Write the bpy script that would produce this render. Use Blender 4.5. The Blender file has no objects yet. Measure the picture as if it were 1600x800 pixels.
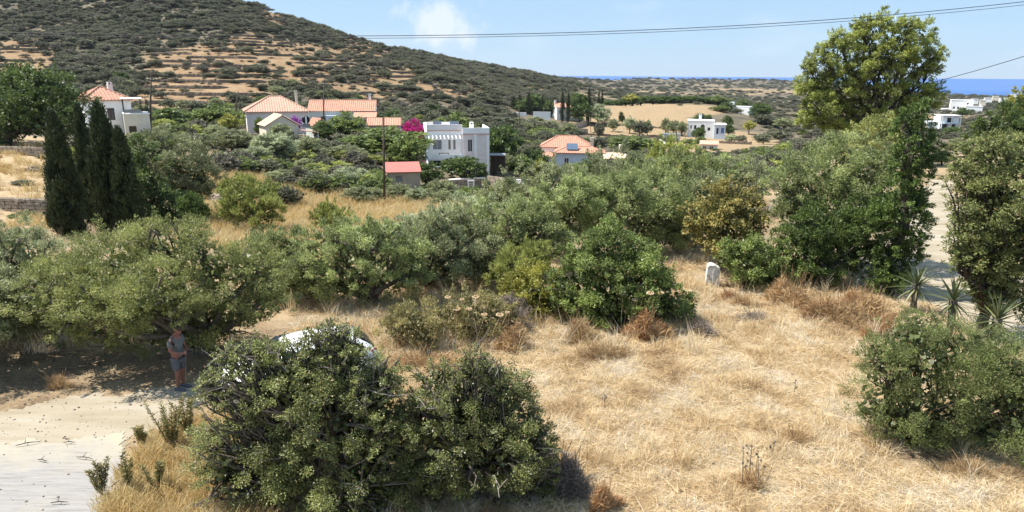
import bpy, math, random
import numpy as np
from mathutils import Vector, Matrix, Euler

sc = bpy.context.scene
COL = sc.collection
RNG = np.random.default_rng(11)
random.seed(5)

# ---------------------------------------------------------------- camera
F_PX = 1081.0                       # focal length in pixels of the 1600 px wide picture
PITCH = math.atan((400 - 117.7) / F_PX)
ROLL = math.radians(0.40)
CAM = np.array([0.0, 0.0, 8.0])
_F = np.array([0, math.cos(PITCH), -math.sin(PITCH)])
_U0 = np.array([0, math.sin(PITCH), math.cos(PITCH)])
_X0 = np.array([1.0, 0, 0])
_U = _U0 * math.cos(ROLL) - _X0 * math.sin(ROLL)
_R = _X0 * math.cos(ROLL) + _U0 * math.sin(ROLL)
cam = bpy.data.cameras.new('camera')
cam.sensor_width = 36.0
cam.lens = F_PX / 1600.0 * 36.0
cam.clip_start = 0.1
cam.clip_end = 600000.0
camo = bpy.data.objects.new('camera', cam)
COL.objects.link(camo)
M = Matrix.Identity(4)
for i in range(3):
    M[i][0], M[i][1], M[i][2], M[i][3] = _R[i], _U[i], -_F[i], CAM[i]
camo.matrix_world = M
sc.camera = camo

# ---------------------------------------------------------------- sun, sky, exposure
SUN_AZ = math.radians(-84)          # from +Y, clockwise; negative is to the left
SUN_EL = math.radians(58)
SUN_DIR = Vector((math.sin(SUN_AZ) * math.cos(SUN_EL), math.cos(SUN_AZ) * math.cos(SUN_EL), math.sin(SUN_EL)))
sl = bpy.data.lights.new('sun', 'SUN')
sl.energy = 4.6
sl.angle = math.radians(0.5)
sl.color = (1.0, 0.95, 0.87)
so = bpy.data.objects.new('sun', sl)
so.rotation_euler = SUN_DIR.to_track_quat('Z', 'Y').to_euler()
so.location = (-40, 40, 80)
COL.objects.link(so)
sc.view_settings.view_transform = 'Standard'
sc.view_settings.look = 'None'
sc.view_settings.exposure = 1.0
sc.view_settings.gamma = 1.0

world = bpy.data.worlds.new('World')
sc.world = world
world.use_nodes = True
wn, wl = world.node_tree.nodes, world.node_tree.links
wn.clear()
w_out = wn.new('ShaderNodeOutputWorld')
w_bg = wn.new('ShaderNodeBackground')
w_bg.inputs['Strength'].default_value = 0.065
sky = wn.new('ShaderNodeTexSky')
sky.sky_type = 'NISHITA'
sky.sun_disc = False
sky.sun_elevation = SUN_EL
sky.sun_rotation = SUN_AZ % (2 * math.pi)
sky.altitude = 100
sky.air_density = 1.0
sky.dust_density = 0.15
sky.ozone_density = 2.5


def at(px, py, Y):
    d = _F + (px - 800) / F_PX * _R + (400 - py) / F_PX * _U
    return CAM + d * (Y / d[1])


def mpp(px, py, Y):
    p = at(px, py, Y) - CAM
    return float(p @ _F) / F_PX


def proj(x, y, z):
    dx, dy, dz = x - CAM[0], y - CAM[1], z - CAM[2]
    f = dx * _F[0] + dy * _F[1] + dz * _F[2]
    return (800 + F_PX * (dx * _R[0] + dy * _R[1] + dz * _R[2]) / f,
            400 - F_PX * (dx * _U[0] + dy * _U[1] + dz * _U[2]) / f)


# clouds: one towering cloud low over the hill's flank and thin streaks of the same kind all round
def wnode(t, **kw):
    n = wn.new(t)
    for k, v in kw.items():
        setattr(n, k, v)
    return n


tc = wnode('ShaderNodeTexCoord')
cd = at(692, 38, 100.0) - CAM
cd = cd / np.linalg.norm(cd)
noi = wnode('ShaderNodeTexNoise')
noi.inputs['Scale'].default_value = 26.0
noi.inputs['Detail'].default_value = 8.0
noi.inputs['Roughness'].default_value = 0.62
wl.new(tc.outputs['Generated'], noi.inputs['Vector'])
sub = wnode('ShaderNodeVectorMath', operation='SUBTRACT')
wl.new(tc.outputs['Generated'], sub.inputs[0])
sub.inputs[1].default_value = cd
mul = wnode('ShaderNodeVectorMath', operation='MULTIPLY')
wl.new(sub.outputs[0], mul.inputs[0])
mul.inputs[1].default_value = (16.0, 16.0, 24.0)
ln = wnode('ShaderNodeVectorMath', operation='LENGTH')
wl.new(mul.outputs[0], ln.inputs[0])
m1 = wnode('ShaderNodeMath', operation='SUBTRACT')
m1.inputs[0].default_value = 1.0
wl.new(ln.outputs['Value'], m1.inputs[1])
m1b = wnode('ShaderNodeMath', operation='MAXIMUM')
wl.new(m1.outputs[0], m1b.inputs[0])
m1b.inputs[1].default_value = -0.85
m2 = wnode('ShaderNodeMath', operation='MULTIPLY_ADD')
wl.new(noi.outputs['Fac'], m2.inputs[0])
m2.inputs[1].default_value = 2.6
wl.new(m1b.outputs[0], m2.inputs[2])
mr = wnode('ShaderNodeMapRange')
mr.interpolation_type = 'SMOOTHSTEP'
wl.new(m2.outputs[0], mr.inputs['Value'])
mr.inputs['From Min'].default_value = 1.25
mr.inputs['From Max'].default_value = 2.15
# thin streaks
mp = wnode('ShaderNodeMapping')
mp.inputs['Scale'].default_value = (3.0, 3.0, 11.0)
wl.new(tc.outputs['Generated'], mp.inputs['Vector'])
noi2 = wnode('ShaderNodeTexNoise')
noi2.inputs['Scale'].default_value = 2.2
noi2.inputs['Detail'].default_value = 6.0
wl.new(mp.outputs[0], noi2.inputs['Vector'])
mr2 = wnode('ShaderNodeMapRange')
mr2.interpolation_type = 'SMOOTHSTEP'
wl.new(noi2.outputs['Fac'], mr2.inputs['Value'])
mr2.inputs['From Min'].default_value = 0.50
mr2.inputs['From Max'].default_value = 0.80
mr2.inputs['To Max'].default_value = 0.35
mx = wnode('ShaderNodeMath', operation='MAXIMUM')
wl.new(mr.outputs[0], mx.inputs[0])
wl.new(mr2.outputs[0], mx.inputs[1])
mxs = wnode('ShaderNodeMath', operation='MULTIPLY')
wl.new(mx.outputs[0], mxs.inputs[0])
mxs.inputs[1].default_value = 0.85
mix = wnode('ShaderNodeMix', data_type='RGBA')
wl.new(mxs.outputs[0], mix.inputs['Factor'])
sky_tint = wnode('ShaderNodeMix', data_type='RGBA')
sky_tint.inputs['Factor'].default_value = 0.72
wl.new(sky.outputs[0], sky_tint.inputs['A'])
sky_tint.inputs['B'].default_value = (3.75, 5.7, 8.1, 1)
wl.new(sky_tint.outputs['Result'], mix.inputs['A'])
mix.inputs['B'].default_value = (7.0, 7.6, 8.4, 1)
wl.new(mix.outputs['Result'], w_bg.inputs['Color'])
wl.new(w_bg.outputs[0], w_out.inputs['Surface'])


# ================================================================ helpers
def tag(o, label=None, cat=None, group=None, kind=None):
    if label:
        o['label'] = label
    if cat:
        o['category'] = cat
    if group:
        o['group'] = group
    if kind:
        o['kind'] = kind
    return o


def empty(name, loc, label, cat, group=None, rz=0.0):
    o = bpy.data.objects.new(name, None)
    o.empty_display_size = 0.3
    o.location = loc
    o.rotation_euler = (0, 0, rz)
    COL.objects.link(o)
    return tag(o, label, cat, group)


def np_mesh(name, V, Fq, mats=(), smooth=False, fattr=None):
    """V (n,3), Fq (m,k) faces of one size, or a list of lists."""
    me = bpy.data.meshes.new(name)
    V = np.asarray(V, dtype=np.float32)
    if isinstance(Fq, np.ndarray):
        n, k = Fq.shape
        me.vertices.add(len(V))
        me.vertices.foreach_set('co', V.ravel())
        me.loops.add(n * k)
        me.loops.foreach_set('vertex_index', Fq.astype(np.int32).ravel())
        me.polygons.add(n)
        me.polygons.foreach_set('loop_start', np.arange(0, n * k, k, dtype=np.int32))
        if smooth:
            me.polygons.foreach_set('use_smooth', np.ones(n, dtype=bool))
        me.update(calc_edges=True)
    else:
        me.from_pydata([tuple(map(float, v)) for v in V], [], Fq)
        if smooth:
            me.polygons.foreach_set('use_smooth', np.ones(len(me.polygons), dtype=bool))
        me.update()
    for m in mats:
        me.materials.append(m)
    if fattr:
        for k2, arr in fattr.items():
            a = me.attributes.new(k2, 'FLOAT', 'FACE')
            a.data.foreach_set('value', np.asarray(arr, dtype=np.float32))
    return me


def mesh_obj(name, me, parent=None, loc=(0, 0, 0)):
    o = bpy.data.objects.new(name, me)
    o.location = loc
    COL.objects.link(o)
    if parent is not None:
        o.parent = parent
    return o


class MB:
    """collects simple shapes and links them as one mesh"""

    def __init__(s):
        s.v, s.f = [], []

    def add(s, verts, faces):
        b = len(s.v)
        s.v.extend(verts)
        s.f.extend([[b + i for i in f] for f in faces])
        return s

    def box(s, x0, x1, y0, y1, z0, z1):
        v = [(x0, y0, z0), (x1, y0, z0), (x1, y1, z0), (x0, y1, z0), (x0, y0, z1), (x1, y0, z1), (x1, y1, z1), (x0, y1, z1)]
        return s.add(v, [(0, 3, 2, 1), (4, 5, 6, 7), (0, 1, 5, 4), (1, 2, 6, 5), (2, 3, 7, 6), (3, 0, 4, 7)])

    def tube(s, pts, radii, n=6, cap=True):
        pts = [Vector(p) for p in pts]
        b = len(s.v)
        for i, p in enumerate(pts):
            t = (pts[min(i + 1, len(pts) - 1)] - pts[max(i - 1, 0)])
            if t.length < 1e-9:
                t = Vector((0, 0, 1))
            t.normalize()
            a = t.cross(Vector((0.31, 0.77, 0.55)))
            if a.length < 1e-4:
                a = t.cross(Vector((1, 0, 0)))
            a.normalize()
            c = t.cross(a)
            r = radii[i] if hasattr(radii, '__len__') else radii
            for k in range(n):
                w = 2 * math.pi * k / n
                s.v.append(tuple(p + a * (r * math.cos(w)) + c * (r * math.sin(w))))
        for i in range(len(pts) - 1):
            for k in range(n):
                k2 = (k + 1) % n
                s.f.append([b + i * n + k, b + i * n + k2, b + (i + 1) * n + k2, b + (i + 1) * n + k])
        if cap:
            s.f.append([b + k for k in range(n)][::-1])
            s.f.append([b + (len(pts) - 1) * n + k for k in range(n)])
        return s

    def lathe(s, prof, n=16, cx=0, cy=0):
        b = len(s.v)
        for r, z in prof:
            for k in range(n):
                w = 2 * math.pi * k / n
                s.v.append((cx + r * math.cos(w), cy + r * math.sin(w), z))
        for i in range(len(prof) - 1):
            for k in range(n):
                k2 = (k + 1) % n
                s.f.append([b + i * n + k, b + i * n + k2, b + (i + 1) * n + k2, b + (i + 1) * n + k])
        return s

    def build(s, name, mat, parent=None, smooth=False, loc=(0, 0, 0), bevel=0.0):
        me = np_mesh(name, np.array(s.v), s.f, [mat], smooth)
        o = mesh_obj(name, me, parent, loc)
        if bevel:
            md = o.modifiers.new('bevel', 'BEVEL')
            md.width = bevel
            md.segments = 2
        return o


# ---------------------------------------------------------------- materials
def new_mat(name):
    m = bpy.data.materials.new(name)
    m.use_nodes = True
    nt = m.node_tree
    nt.nodes.clear()
    out = nt.nodes.new('ShaderNodeOutputMaterial')
    return m, nt, out


def N(nt, t, **kw):
    n = nt.nodes.new(t)
    for k, v in kw.items():
        setattr(n, k, v)
    return n


def noise(nt, scale, detail=5, rough=0.6, vec=None, dist=0.0):
    n = N(nt, 'ShaderNodeTexNoise')
    n.inputs['Scale'].default_value = scale
    n.inputs['Detail'].default_value = detail
    n.inputs['Roughness'].default_value = rough
    n.inputs['Distortion'].default_value = dist
    if vec is not None:
        nt.links.new(vec, n.inputs['Vector'])
    return n.outputs['Fac']


def ramp(nt, fac, stops, interp='LINEAR'):
    r = N(nt, 'ShaderNodeValToRGB')
    r.color_ramp.interpolation = interp
    e = r.color_ramp.elements
    while len(e) > 1:
        e.remove(e[-1])
    e[0].position = stops[0][0]
    c = stops[0][1]
    e[0].color = (*c, 1) if hasattr(c, '__len__') else (c, c, c, 1)
    for p, c in stops[1:]:
        x = e.new(p)
        x.color = (*c, 1) if hasattr(c, '__len__') else (c, c, c, 1)
    nt.links.new(fac, r.inputs['Fac'])
    return r.outputs['Color']


def mixc(nt, fac, a, b, blend='MIX'):
    m = N(nt, 'ShaderNodeMix', data_type='RGBA', blend_type=blend)
    for sock, v in (('Factor', fac), ('A', a), ('B', b)):
        if hasattr(v, 'is_linked') or hasattr(v, 'links'):
            nt.links.new(v, m.inputs[sock])
        elif sock == 'Factor':
            m.inputs[sock].default_value = v
        else:
            m.inputs[sock].default_value = (*v, 1)
    return m.outputs['Result']


def math_n(nt, op, a, b=0.0, clamp=False):
    m = N(nt, 'ShaderNodeMath', operation=op)
    m.use_clamp = clamp
    for i, v in enumerate((a, b)):
        if hasattr(v, 'links'):
            nt.links.new(v, m.inputs[i])
        else:
            m.inputs[i].default_value = v
    return m.outputs[0]


def attr(nt, name):
    a = N(nt, 'ShaderNodeAttribute')
    a.attribute_name = name
    return a.outputs['Fac']


def finish(nt, out, color, rough=0.85, bump=None, bump_s=0.3, bump_d=0.02, spec=0.3, trans=None, metallic=0.0):
    b = N(nt, 'ShaderNodeBsdfPrincipled')
    if hasattr(color, 'links'):
        nt.links.new(color, b.inputs['Base Color'])
    else:
        b.inputs['Base Color'].default_value = (*color, 1)
    b.inputs['Roughness'].default_value = rough
    b.inputs['Specular IOR Level'].default_value = spec
    b.inputs['Metallic'].default_value = metallic
    if bump is not None:
        bn = N(nt, 'ShaderNodeBump')
        bn.inputs['Strength'].default_value = bump_s
        bn.inputs['Distance'].default_value = bump_d
        nt.links.new(bump, bn.inputs['Height'])
        nt.links.new(bn.outputs[0], b.inputs['Normal'])
    sh = b.outputs[0]
    if trans:
        t = N(nt, 'ShaderNodeBsdfTranslucent')
        hs = N(nt, 'ShaderNodeHueSaturation')
        hs.inputs['Saturation'].default_value = 1.0
        hs.inputs['Value'].default_value = 1.25
        if hasattr(color, 'links'):
            nt.links.new(color, hs.inputs['Color'])
        else:
            hs.inputs['Color'].default_value = (*color, 1)
        nt.links.new(hs.outputs[0], t.inputs['Color'])
        mxs = N(nt, 'ShaderNodeMixShader')
        mxs.inputs[0].default_value = trans
        nt.links.new(sh, mxs.inputs[1])
        nt.links.new(t.outputs[0], mxs.inputs[2])
        sh = mxs.outputs[0]
    nt.links.new(sh, out.inputs['Surface'])


def plain(name, col, rough=0.8, var=0.12, scale=3.0, spec=0.3, metallic=0.0, bump=0.15, bd=0.02):
    """a surface with mottled colour, weathering and fine relief"""
    m, nt, out = new_mat(name)
    tcn = N(nt, 'ShaderNodeTexCoord').outputs['Object']
    f = noise(nt, scale, 7, 0.65, tcn)
    lo = tuple(c * (1 - var * 1.6) for c in col)
    hi = tuple(min(1, c * (1 + var)) for c in col)
    c = ramp(nt, f, [(0.3, lo), (0.68, hi)])
    finish(nt, out, c, rough, noise(nt, scale * 9, 4, 0.6, tcn), bump, bd, spec, metallic=metallic)
    return m


DARKLEAF = ('cypress_leaf', 'dark_green_leaf', 'conifer_leaf')


def leaf_mat(name, a, b, c=None, rough=0.5, trans=0.25, spec=0.35, var=0.35):
    ga, gb = (1.15, 1.1) if name in ('dry_twig_leaf', 'rust_dry_leaf', 'grey_twig', 'bougainvillea_flower', 'purple_flower') else (1.3, 1.6) if name in DARKLEAF else (1.25, 2.3)
    a, b = tuple(v * ga for v in a), tuple(v * gb for v in b)
    trans = min(0.36, trans * 1.45)
    spec = min(spec, 0.3)
    m, nt, out = new_mat(name)
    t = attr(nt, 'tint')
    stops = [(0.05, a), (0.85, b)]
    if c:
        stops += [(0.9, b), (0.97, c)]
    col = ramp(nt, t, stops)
    rnd = N(nt, 'ShaderNodeObjectInfo').outputs['Random']
    v = math_n(nt, 'MULTIPLY_ADD', rnd, var)
    v.node.inputs[2].default_value = 1 - var * 0.5
    hs = N(nt, 'ShaderNodeHueSaturation')
    nt.links.new(col, hs.inputs['Color'])
    nt.links.new(v, hs.inputs['Value'])
    finish(nt, out, hs.outputs[0], rough, None, spec=spec, trans=trans)
    return m


LEAF = {
    'olive': leaf_mat('olive_leaf', (0.066, 0.078, 0.034), (0.190, 0.200, 0.102), (0.34, 0.35, 0.25), 0.45, 0.22),
    'olive_yellow': leaf_mat('olive_leaf_yellowish', (0.080, 0.095, 0.028), (0.200, 0.205, 0.070), (0.30, 0.31, 0.16), 0.45, 0.22),
    'olive_fresh': leaf_mat('olive_leaf_fresh', (0.064, 0.078, 0.028), (0.186, 0.210, 0.082), (0.33, 0.35, 0.21), 0.45, 0.25),
    'olive_grey': leaf_mat('olive_leaf_silver', (0.11, 0.13, 0.07), (0.27, 0.29, 0.17), (0.42, 0.43, 0.31), 0.5, 0.2),
    'pear': leaf_mat('wild_pear_leaf', (0.020, 0.026, 0.009), (0.150, 0.162, 0.056), (0.34, 0.27, 0.13), 0.38, 0.18, 0.5),
    'lentisk': leaf_mat('lentisk_leaf', (0.040, 0.052, 0.018), (0.130, 0.150, 0.050), (0.22, 0.18, 0.09), 0.45, 0.2),
    'dark': leaf_mat('dark_green_leaf', (0.030, 0.048, 0.014), (0.095, 0.130, 0.035), None, 0.42, 0.2, 0.4),
    'green': leaf_mat('fresh_green_leaf', (0.034, 0.050, 0.014), (0.125, 0.155, 0.044), (0.22, 0.23, 0.08), 0.42, 0.25, 0.4),
    'citrus': leaf_mat('yellow_green_leaf', (0.085, 0.095, 0.02), (0.235, 0.222, 0.05), (0.38, 0.33, 0.06), 0.45, 0.3),
    'broom': leaf_mat('broom_leaf', (0.085, 0.105, 0.025), (0.215, 0.225, 0.065), None, 0.6, 0.2),
    'cypress': leaf_mat('cypress_leaf', (0.010, 0.017, 0.007), (0.056, 0.070, 0.028), (0.12, 0.125, 0.055), 0.6, 0.1),
    'pine': leaf_mat('conifer_leaf', (0.026, 0.044, 0.012), (0.092, 0.128, 0.030), None, 0.5, 0.15),
    'eucalyptus': leaf_mat('eucalyptus_leaf', (0.070, 0.086, 0.020), (0.195, 0.212, 0.052), (0.29, 0.30, 0.12), 0.42, 0.3),
    'russet': leaf_mat('pistachio_leaf', (0.050, 0.066, 0.020), (0.185, 0.200, 0.070), (0.32, 0.19, 0.09), 0.45, 0.22),
    'fig': leaf_mat('yellowing_leaf', (0.075, 0.080, 0.020), (0.210, 0.175, 0.055), (0.30, 0.19, 0.06), 0.5, 0.22),
    'scrub': leaf_mat('hill_scrub_leaf', (0.036, 0.041, 0.024), (0.108, 0.110, 0.066), (0.20, 0.16, 0.12), 0.6, 0.12, var=0.7),
    'scrub_grey': leaf_mat('grey_scrub_leaf', (0.05, 0.05, 0.036), (0.12, 0.108, 0.08), None, 0.7, 0.1, var=0.6),
    'magenta': leaf_mat('bougainvillea_flower', (0.30, 0.015, 0.13), (0.62, 0.035, 0.26), (0.10, 0.13, 0.03), 0.6, 0.35),
    'purple': leaf_mat('purple_flower', (0.20, 0.03, 0.24), (0.40, 0.08, 0.42), (0.08, 0.12, 0.03), 0.6, 0.35),
    'dry': leaf_mat('dry_twig_leaf', (0.28, 0.18, 0.09), (0.52, 0.37, 0.20), (0.62, 0.50, 0.32), 0.8, 0.15),
    'rust': leaf_mat('rust_dry_leaf', (0.27, 0.145, 0.070), (0.48, 0.30, 0.150), (0.58, 0.44, 0.26), 0.8, 0.15),
    'twig': leaf_mat('grey_twig', (0.15, 0.12, 0.10), (0.30, 0.25, 0.21), None, 0.8, 0.05),
    'weed': leaf_mat('thistle_leaf', (0.070, 0.070, 0.028), (0.185, 0.160, 0.070), (0.36, 0.26, 0.14), 0.6, 0.2),
}
BARK = plain('grey_bark', (0.15, 0.125, 0.10), 0.9, 0.35, 6, bump=0.5, bd=0.04)
TWIGM = plain('grey_dead_twig', (0.30, 0.26, 0.23), 0.9, 0.3, 8)
BARK_D = plain('dark_bark', (0.075, 0.058, 0.045), 0.9, 0.35, 6, bump=0.5, bd=0.04)
WHITE = plain('white_render', (0.88, 0.87, 0.85), 0.85, 0.05, 0.6)
WHITE_PINK = plain('pinkish_render', (0.79, 0.71, 0.69), 0.85, 0.05, 0.6)
PINK = plain('pink_render', (0.66, 0.42, 0.36), 0.85, 0.08, 0.8)
CREAM = plain('cream_render', (0.70, 0.64, 0.52), 0.85, 0.07, 0.8)
GREYW = plain('grey_and_shade_render', (0.55, 0.58, 0.54), 0.85, 0.07, 0.8)  # plain grey parts, and the painted shade of the long house front
BLUEGREY = plain('blue_and_shade_render', (0.56, 0.62, 0.70), 0.85, 0.06, 0.8)  # pale blue that also carries painted shade on white houses
TAN = plain('tan_plaster', (0.45, 0.36, 0.27), 0.9, 0.10, 1.2)
TILE = plain('terracotta_tile', (0.50, 0.262, 0.18), 0.8, 0.18, 2.2)
TILE_P = plain('pale_terracotta_tile', (0.55, 0.33, 0.24), 0.8, 0.16, 2.2)
TILE_C = plain('cream_tile', (0.66, 0.48, 0.34), 0.8, 0.14, 2.0)
REDROOF = plain('red_sheet_roof', (0.46, 0.155, 0.125), 0.6, 0.08, 1.0)
GLASS = plain('dark_window_glass', (0.03, 0.035, 0.045), 0.12, 0.2, 2.0, 0.6)
SHUTTER = plain('grey_shutter', (0.25, 0.25, 0.26), 0.6, 0.1, 3.0)
BLUEPAINT = plain('blue_paint', (0.10, 0.19, 0.45), 0.5, 0.1, 3.0)
WOOD = plain('pole_wood', (0.095, 0.070, 0.052), 0.9, 0.3, 5.0, bump=0.4)
METAL = plain('grey_metal', (0.30, 0.31, 0.32), 0.45, 0.1, 3.0, metallic=0.6)
BLACKP = plain('black_plastic', (0.015, 0.015, 0.017), 0.4, 0.2, 3.0)
STONE = plain('field_stone', (0.21, 0.165, 0.125), 0.95, 0.45, 2.2, bump=0.8, bd=0.15)
STONE_P = plain('pale_stone', (0.40, 0.33, 0.26), 0.95, 0.35, 2.5, bump=0.8, bd=0.1)
SOLAR = plain('solar_panel_glass', (0.10, 0.14, 0.20), 0.15, 0.15, 3.0, 0.6)
CABLE = plain('black_cable', (0.035, 0.035, 0.04), 0.6, 0.2, 3.0)

# ================================================================ terrain
# control points: (px, py, Y) = where a bit of ground shows in the picture and how far off it lies
CP = [(-200, 300, 55), (-300, 215, 80), (40, 292, 55), (40, 232, 72), (40, 212, 84), (60, 365, 40), (200, 362, 45),
      (330, 352, 52), (450, 372, 46), (450, 332, 60), (600, 322, 66), (450, 405, 36), (300, 255, 75), (400, 264, 78),
      (350, 226, 95), (250, 202, 105), (165, 224, 105), (430, 207, 125), (550, 200, 145), (600, 218, 125), (628, 293, 78),
      (700, 263, 105), (745, 296, 92), (680, 312, 80), (890, 264, 150), (850, 287, 115), (1000, 330, 46), (1000, 277, 100),
      (1050, 250, 150), (1100, 214, 258), (1180, 236, 180), (1050, 226, 210), (800, 216, 200), (800, 182, 280), (870, 187, 290),
      (940, 206, 265), (1000, 182, 320), (1000, 166, 360), (1120, 168, 350), (1000, 160, 430), (1000, 151, 800), (1000, 141, 1300),
      (1000, 131, 2200), (1000, 126.5, 3200), (1170, 206, 285), (1220, 190, 350), (1220, 166, 600), (1220, 147, 1200), (1220, 129, 3000),
      (1500, 212, 250), (1480, 201, 300), (1505, 177, 600), (1550, 162, 1200), (1550, 153, 3000), (1700, 162, 1200), (1700, 153, 3000),
      (1450, 290, 52), (1480, 252, 75), (1550, 232, 100), (1300, 252, 80), (1350, 226, 110), (1600, 270, 60), (1700, 230, 100),
      # the hill
      (100, 185, 160), (300, 190, 170), (500, 180, 190), (700, 182, 230), (-200, 180, 160),
      (0, 150, 225), (200, 150, 225), (400, 150, 230), (600, 155, 250), (750, 160, 280),
      (0, 100, 300), (200, 100, 300), (400, 100, 300), (600, 110, 340), (750, 128, 420),
      (0, 50, 400), (200, 50, 400), (400, 54, 400), (520, 74, 440), (620, 90, 460),
      (0, -10, 500), (200, -8, 500), (395, 14, 520), (500, 47, 540), (600, 72, 580), (700, 95, 640), (800, 110, 740), (860, 121, 900),
      (-300, 100, 300), (-300, -30, 520), (0, -60, 640), (200, -50, 620), (900, 124, 1600), (900, 150, 500), (880, 160, 380),
      (930, 140, 900)]
CZ = [(400, 900, 35), (200, 1000, 60), (0, 1000, 80), (600, 900, 20), (750, 1100, 10), (400, 2000, -20), (0, 2000, -20),
      (0, 6000, -150), (400, 6000, -150), (900, 4400, -130), (1000, 4200, -128), (1220, 4000, -126), (1550, 4800, -108), (1550, 5600, -130),
      (1800, 4800, -108), (900, 7000, -150), (1300, 7000, -150), (1700, 7000, -150), (600, 2000, -10)]
cu, cv, cg = [], [], []
for px, py, Y in CP:
    p = at(px, py, Y)
    cu.append(p[0] / Y); cv.append(math.log(Y)); cg.append(p[2] / Y)
for px, Y, z in CZ:
    cu.append((px - 800) / F_PX); cv.append(math.log(Y)); cg.append(z / Y)
for Y in (3.0, 7.0, 12.0, 18.0, 24.0, 30.0):
    for px in (-500, -100, 300, 700, 1100, 1500, 1900, 2300):
        cu.append((px - 800) / F_PX); cv.append(math.log(Y)); cg.append(0.0)
for Y in (38.0, 46.0):
    for px in (900, 1200, 1500, 1900):
        cu.append((px - 800) / F_PX); cv.append(math.log(Y)); cg.append(0.0)
cu, cv, cg = np.array(cu), np.array(cv), np.array(cg)
KU = 2.2


def rbf(r2):
    return np.sqrt(r2 + 0.02)


A = rbf(((cu[:, None] - cu[None]) * KU) ** 2 + (cv[:, None] - cv[None]) ** 2)
A[np.arange(len(cu)), np.arange(len(cu))] -= 0.004
n_c = len(cu)
Ab = np.zeros((n_c + 1, n_c + 1))
Ab[:n_c, :n_c] = A
Ab[:n_c, n_c] = 1
Ab[n_c, :n_c] = 1
CW = np.linalg.solve(Ab, np.concatenate([cg, [0]]))


class VN:
    """cheap value noise for shaping ground and masks"""

    def __init__(s, seed):
        s.t = np.random.default_rng(seed).random((256, 256))

    def __call__(s, x, y):
        xi, yi = np.floor(x).astype(int), np.floor(y).astype(int)
        fx, fy = x - xi, y - yi
        fx, fy = fx * fx * (3 - 2 * fx), fy * fy * (3 - 2 * fy)
        t = s.t
        a, b = t[xi % 256, yi % 256], t[(xi + 1) % 256, yi % 256]
        c, d = t[xi % 256, (yi + 1) % 256], t[(xi + 1) % 256, (yi + 1) % 256]
        return (a * (1 - fx) + b * fx) * (1 - fy) + (c * (1 - fx) + d * fx) * fy

    def fbm(s, x, y, o=4):
        r, a, t = 0, 1.0, 0
        for i in range(o):
            r = r + a * s(x * 2 ** i + 17 * i, y * 2 ** i - 9 * i)
            t += a
            a *= 0.5
        return r / t


vn1, vn2, vn3 = VN(1), VN(2), VN(3)
PATCH = [(335, 108, 105, 48), (35, 95, 60, 36), (470, 102, 90, 34), (565, 76, 60, 22), (610, 122, 60, 18), (700, 142, 70, 12),
         (838, 138, 26, 6), (390, 70, 70, 18), (270, 150, 70, 26), (560, 145, 80, 14), (370, 150, 60, 12), (425, 25, 20, 20)]
TER_P = 1.9


def sstep(a, b, x):
    t = np.clip((x - a) / (b - a), 0, 1)
    return t * t * (3 - 2 * t)


def base_ground(x, Y):
    x, Y = np.asarray(x, float), np.asarray(Y, float)
    Yc = np.maximum(Y, 3.0)
    u, v = (x / Yc), np.log(Yc)
    out = np.zeros(u.shape).ravel()
    uf, vf = u.ravel(), v.ravel()
    for s0 in range(0, len(uf), 20000):
        e = slice(s0, s0 + 20000)
        out[e] = rbf(((uf[e, None] - cu[None]) * KU) ** 2 + (vf[e, None] - cv[None]) ** 2) @ CW[:n_c] + CW[n_c]
    g = out.reshape(u.shape)
    z = g * Yc
    near = 1 - sstep(24, 34, Yc)
    z = z * (1 - near)
    amp = np.clip((Yc - 45) / 300, 0, 1.0)
    z = z + amp * ((vn1.fbm(x / 60, Y / 60) - 0.5) * 5 + (vn2.fbm(x / 14, Y / 14) - 0.5) * 1.2)
    return z


def open_mask(x, Y, z):
    """where the ground is bare ochre soil and stubble rather than scrub"""
    px, py = proj(x, np.maximum(Y, 3), z)
    nz = vn3.fbm(x / 18, Y / 18)
    m = np.zeros(px.shape)
    for cx, cy, rx, ry in PATCH:
        d = ((px - cx) / rx) ** 2 + ((py - cy) / ry) ** 2
        m = np.maximum(m, sstep(1.25, 0.55, d + (nz - 0.5) * 1.5))
    hill = (Y > 150) & (Y < 760)
    m = np.where(hill & (px < 900), m, 0)
    # stubble fields on the low ridge to the right and the meadow
    f = sstep(1.2, 0.8, ((px - 1030) / 110) ** 2 + ((py - 173) / 11) ** 2 + (nz - .5) * .4)
    f = np.maximum(f, sstep(1.2, 0.8, ((px - 985) / 100) ** 2 + ((py - 195) / 22) ** 2 + (nz - .5) * .8))
    f = np.maximum(f, sstep(1.2, 0.8, ((px - 1130) / 95) ** 2 + ((py - 226) / 22) ** 2 + (nz - .5) * .8))
    m = np.maximum(m, np.where((Y > 150) & (Y < 420), f, 0))
    mid = sstep(130, 90, Y) * np.where(Y < 34, 1.0, np.interp(nz, [.42, .62], [.25, 1.0]))
    mead = sstep(1.25, .7, ((px - 470) / 190) ** 2 + ((py - 350) / 40) ** 2) * (Y < 72)
    lft = ((px < 90) & (Y > 40) & (Y < 95)) * 1.0
    m = np.maximum(m, np.maximum(np.maximum(mid * .8, mead), lft))
    far = sstep(0.60, 0.72, vn1.fbm(x / 260 + 3, Y / 150)) * 0.9
    m = np.maximum(m, np.where(Y > 420, far * (px > 880), 0))
    return m


def terr_mask(x, Y, z, op):
    m = np.where((Y > 150) & (Y < 620) & (x / np.maximum(Y, 3) < 0.02), sstep(0.25, 0.6, op) * sstep(0.36, 0.48, vn1.fbm(x / 22, Y / 9 + 40)), 0)
    return m


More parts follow.
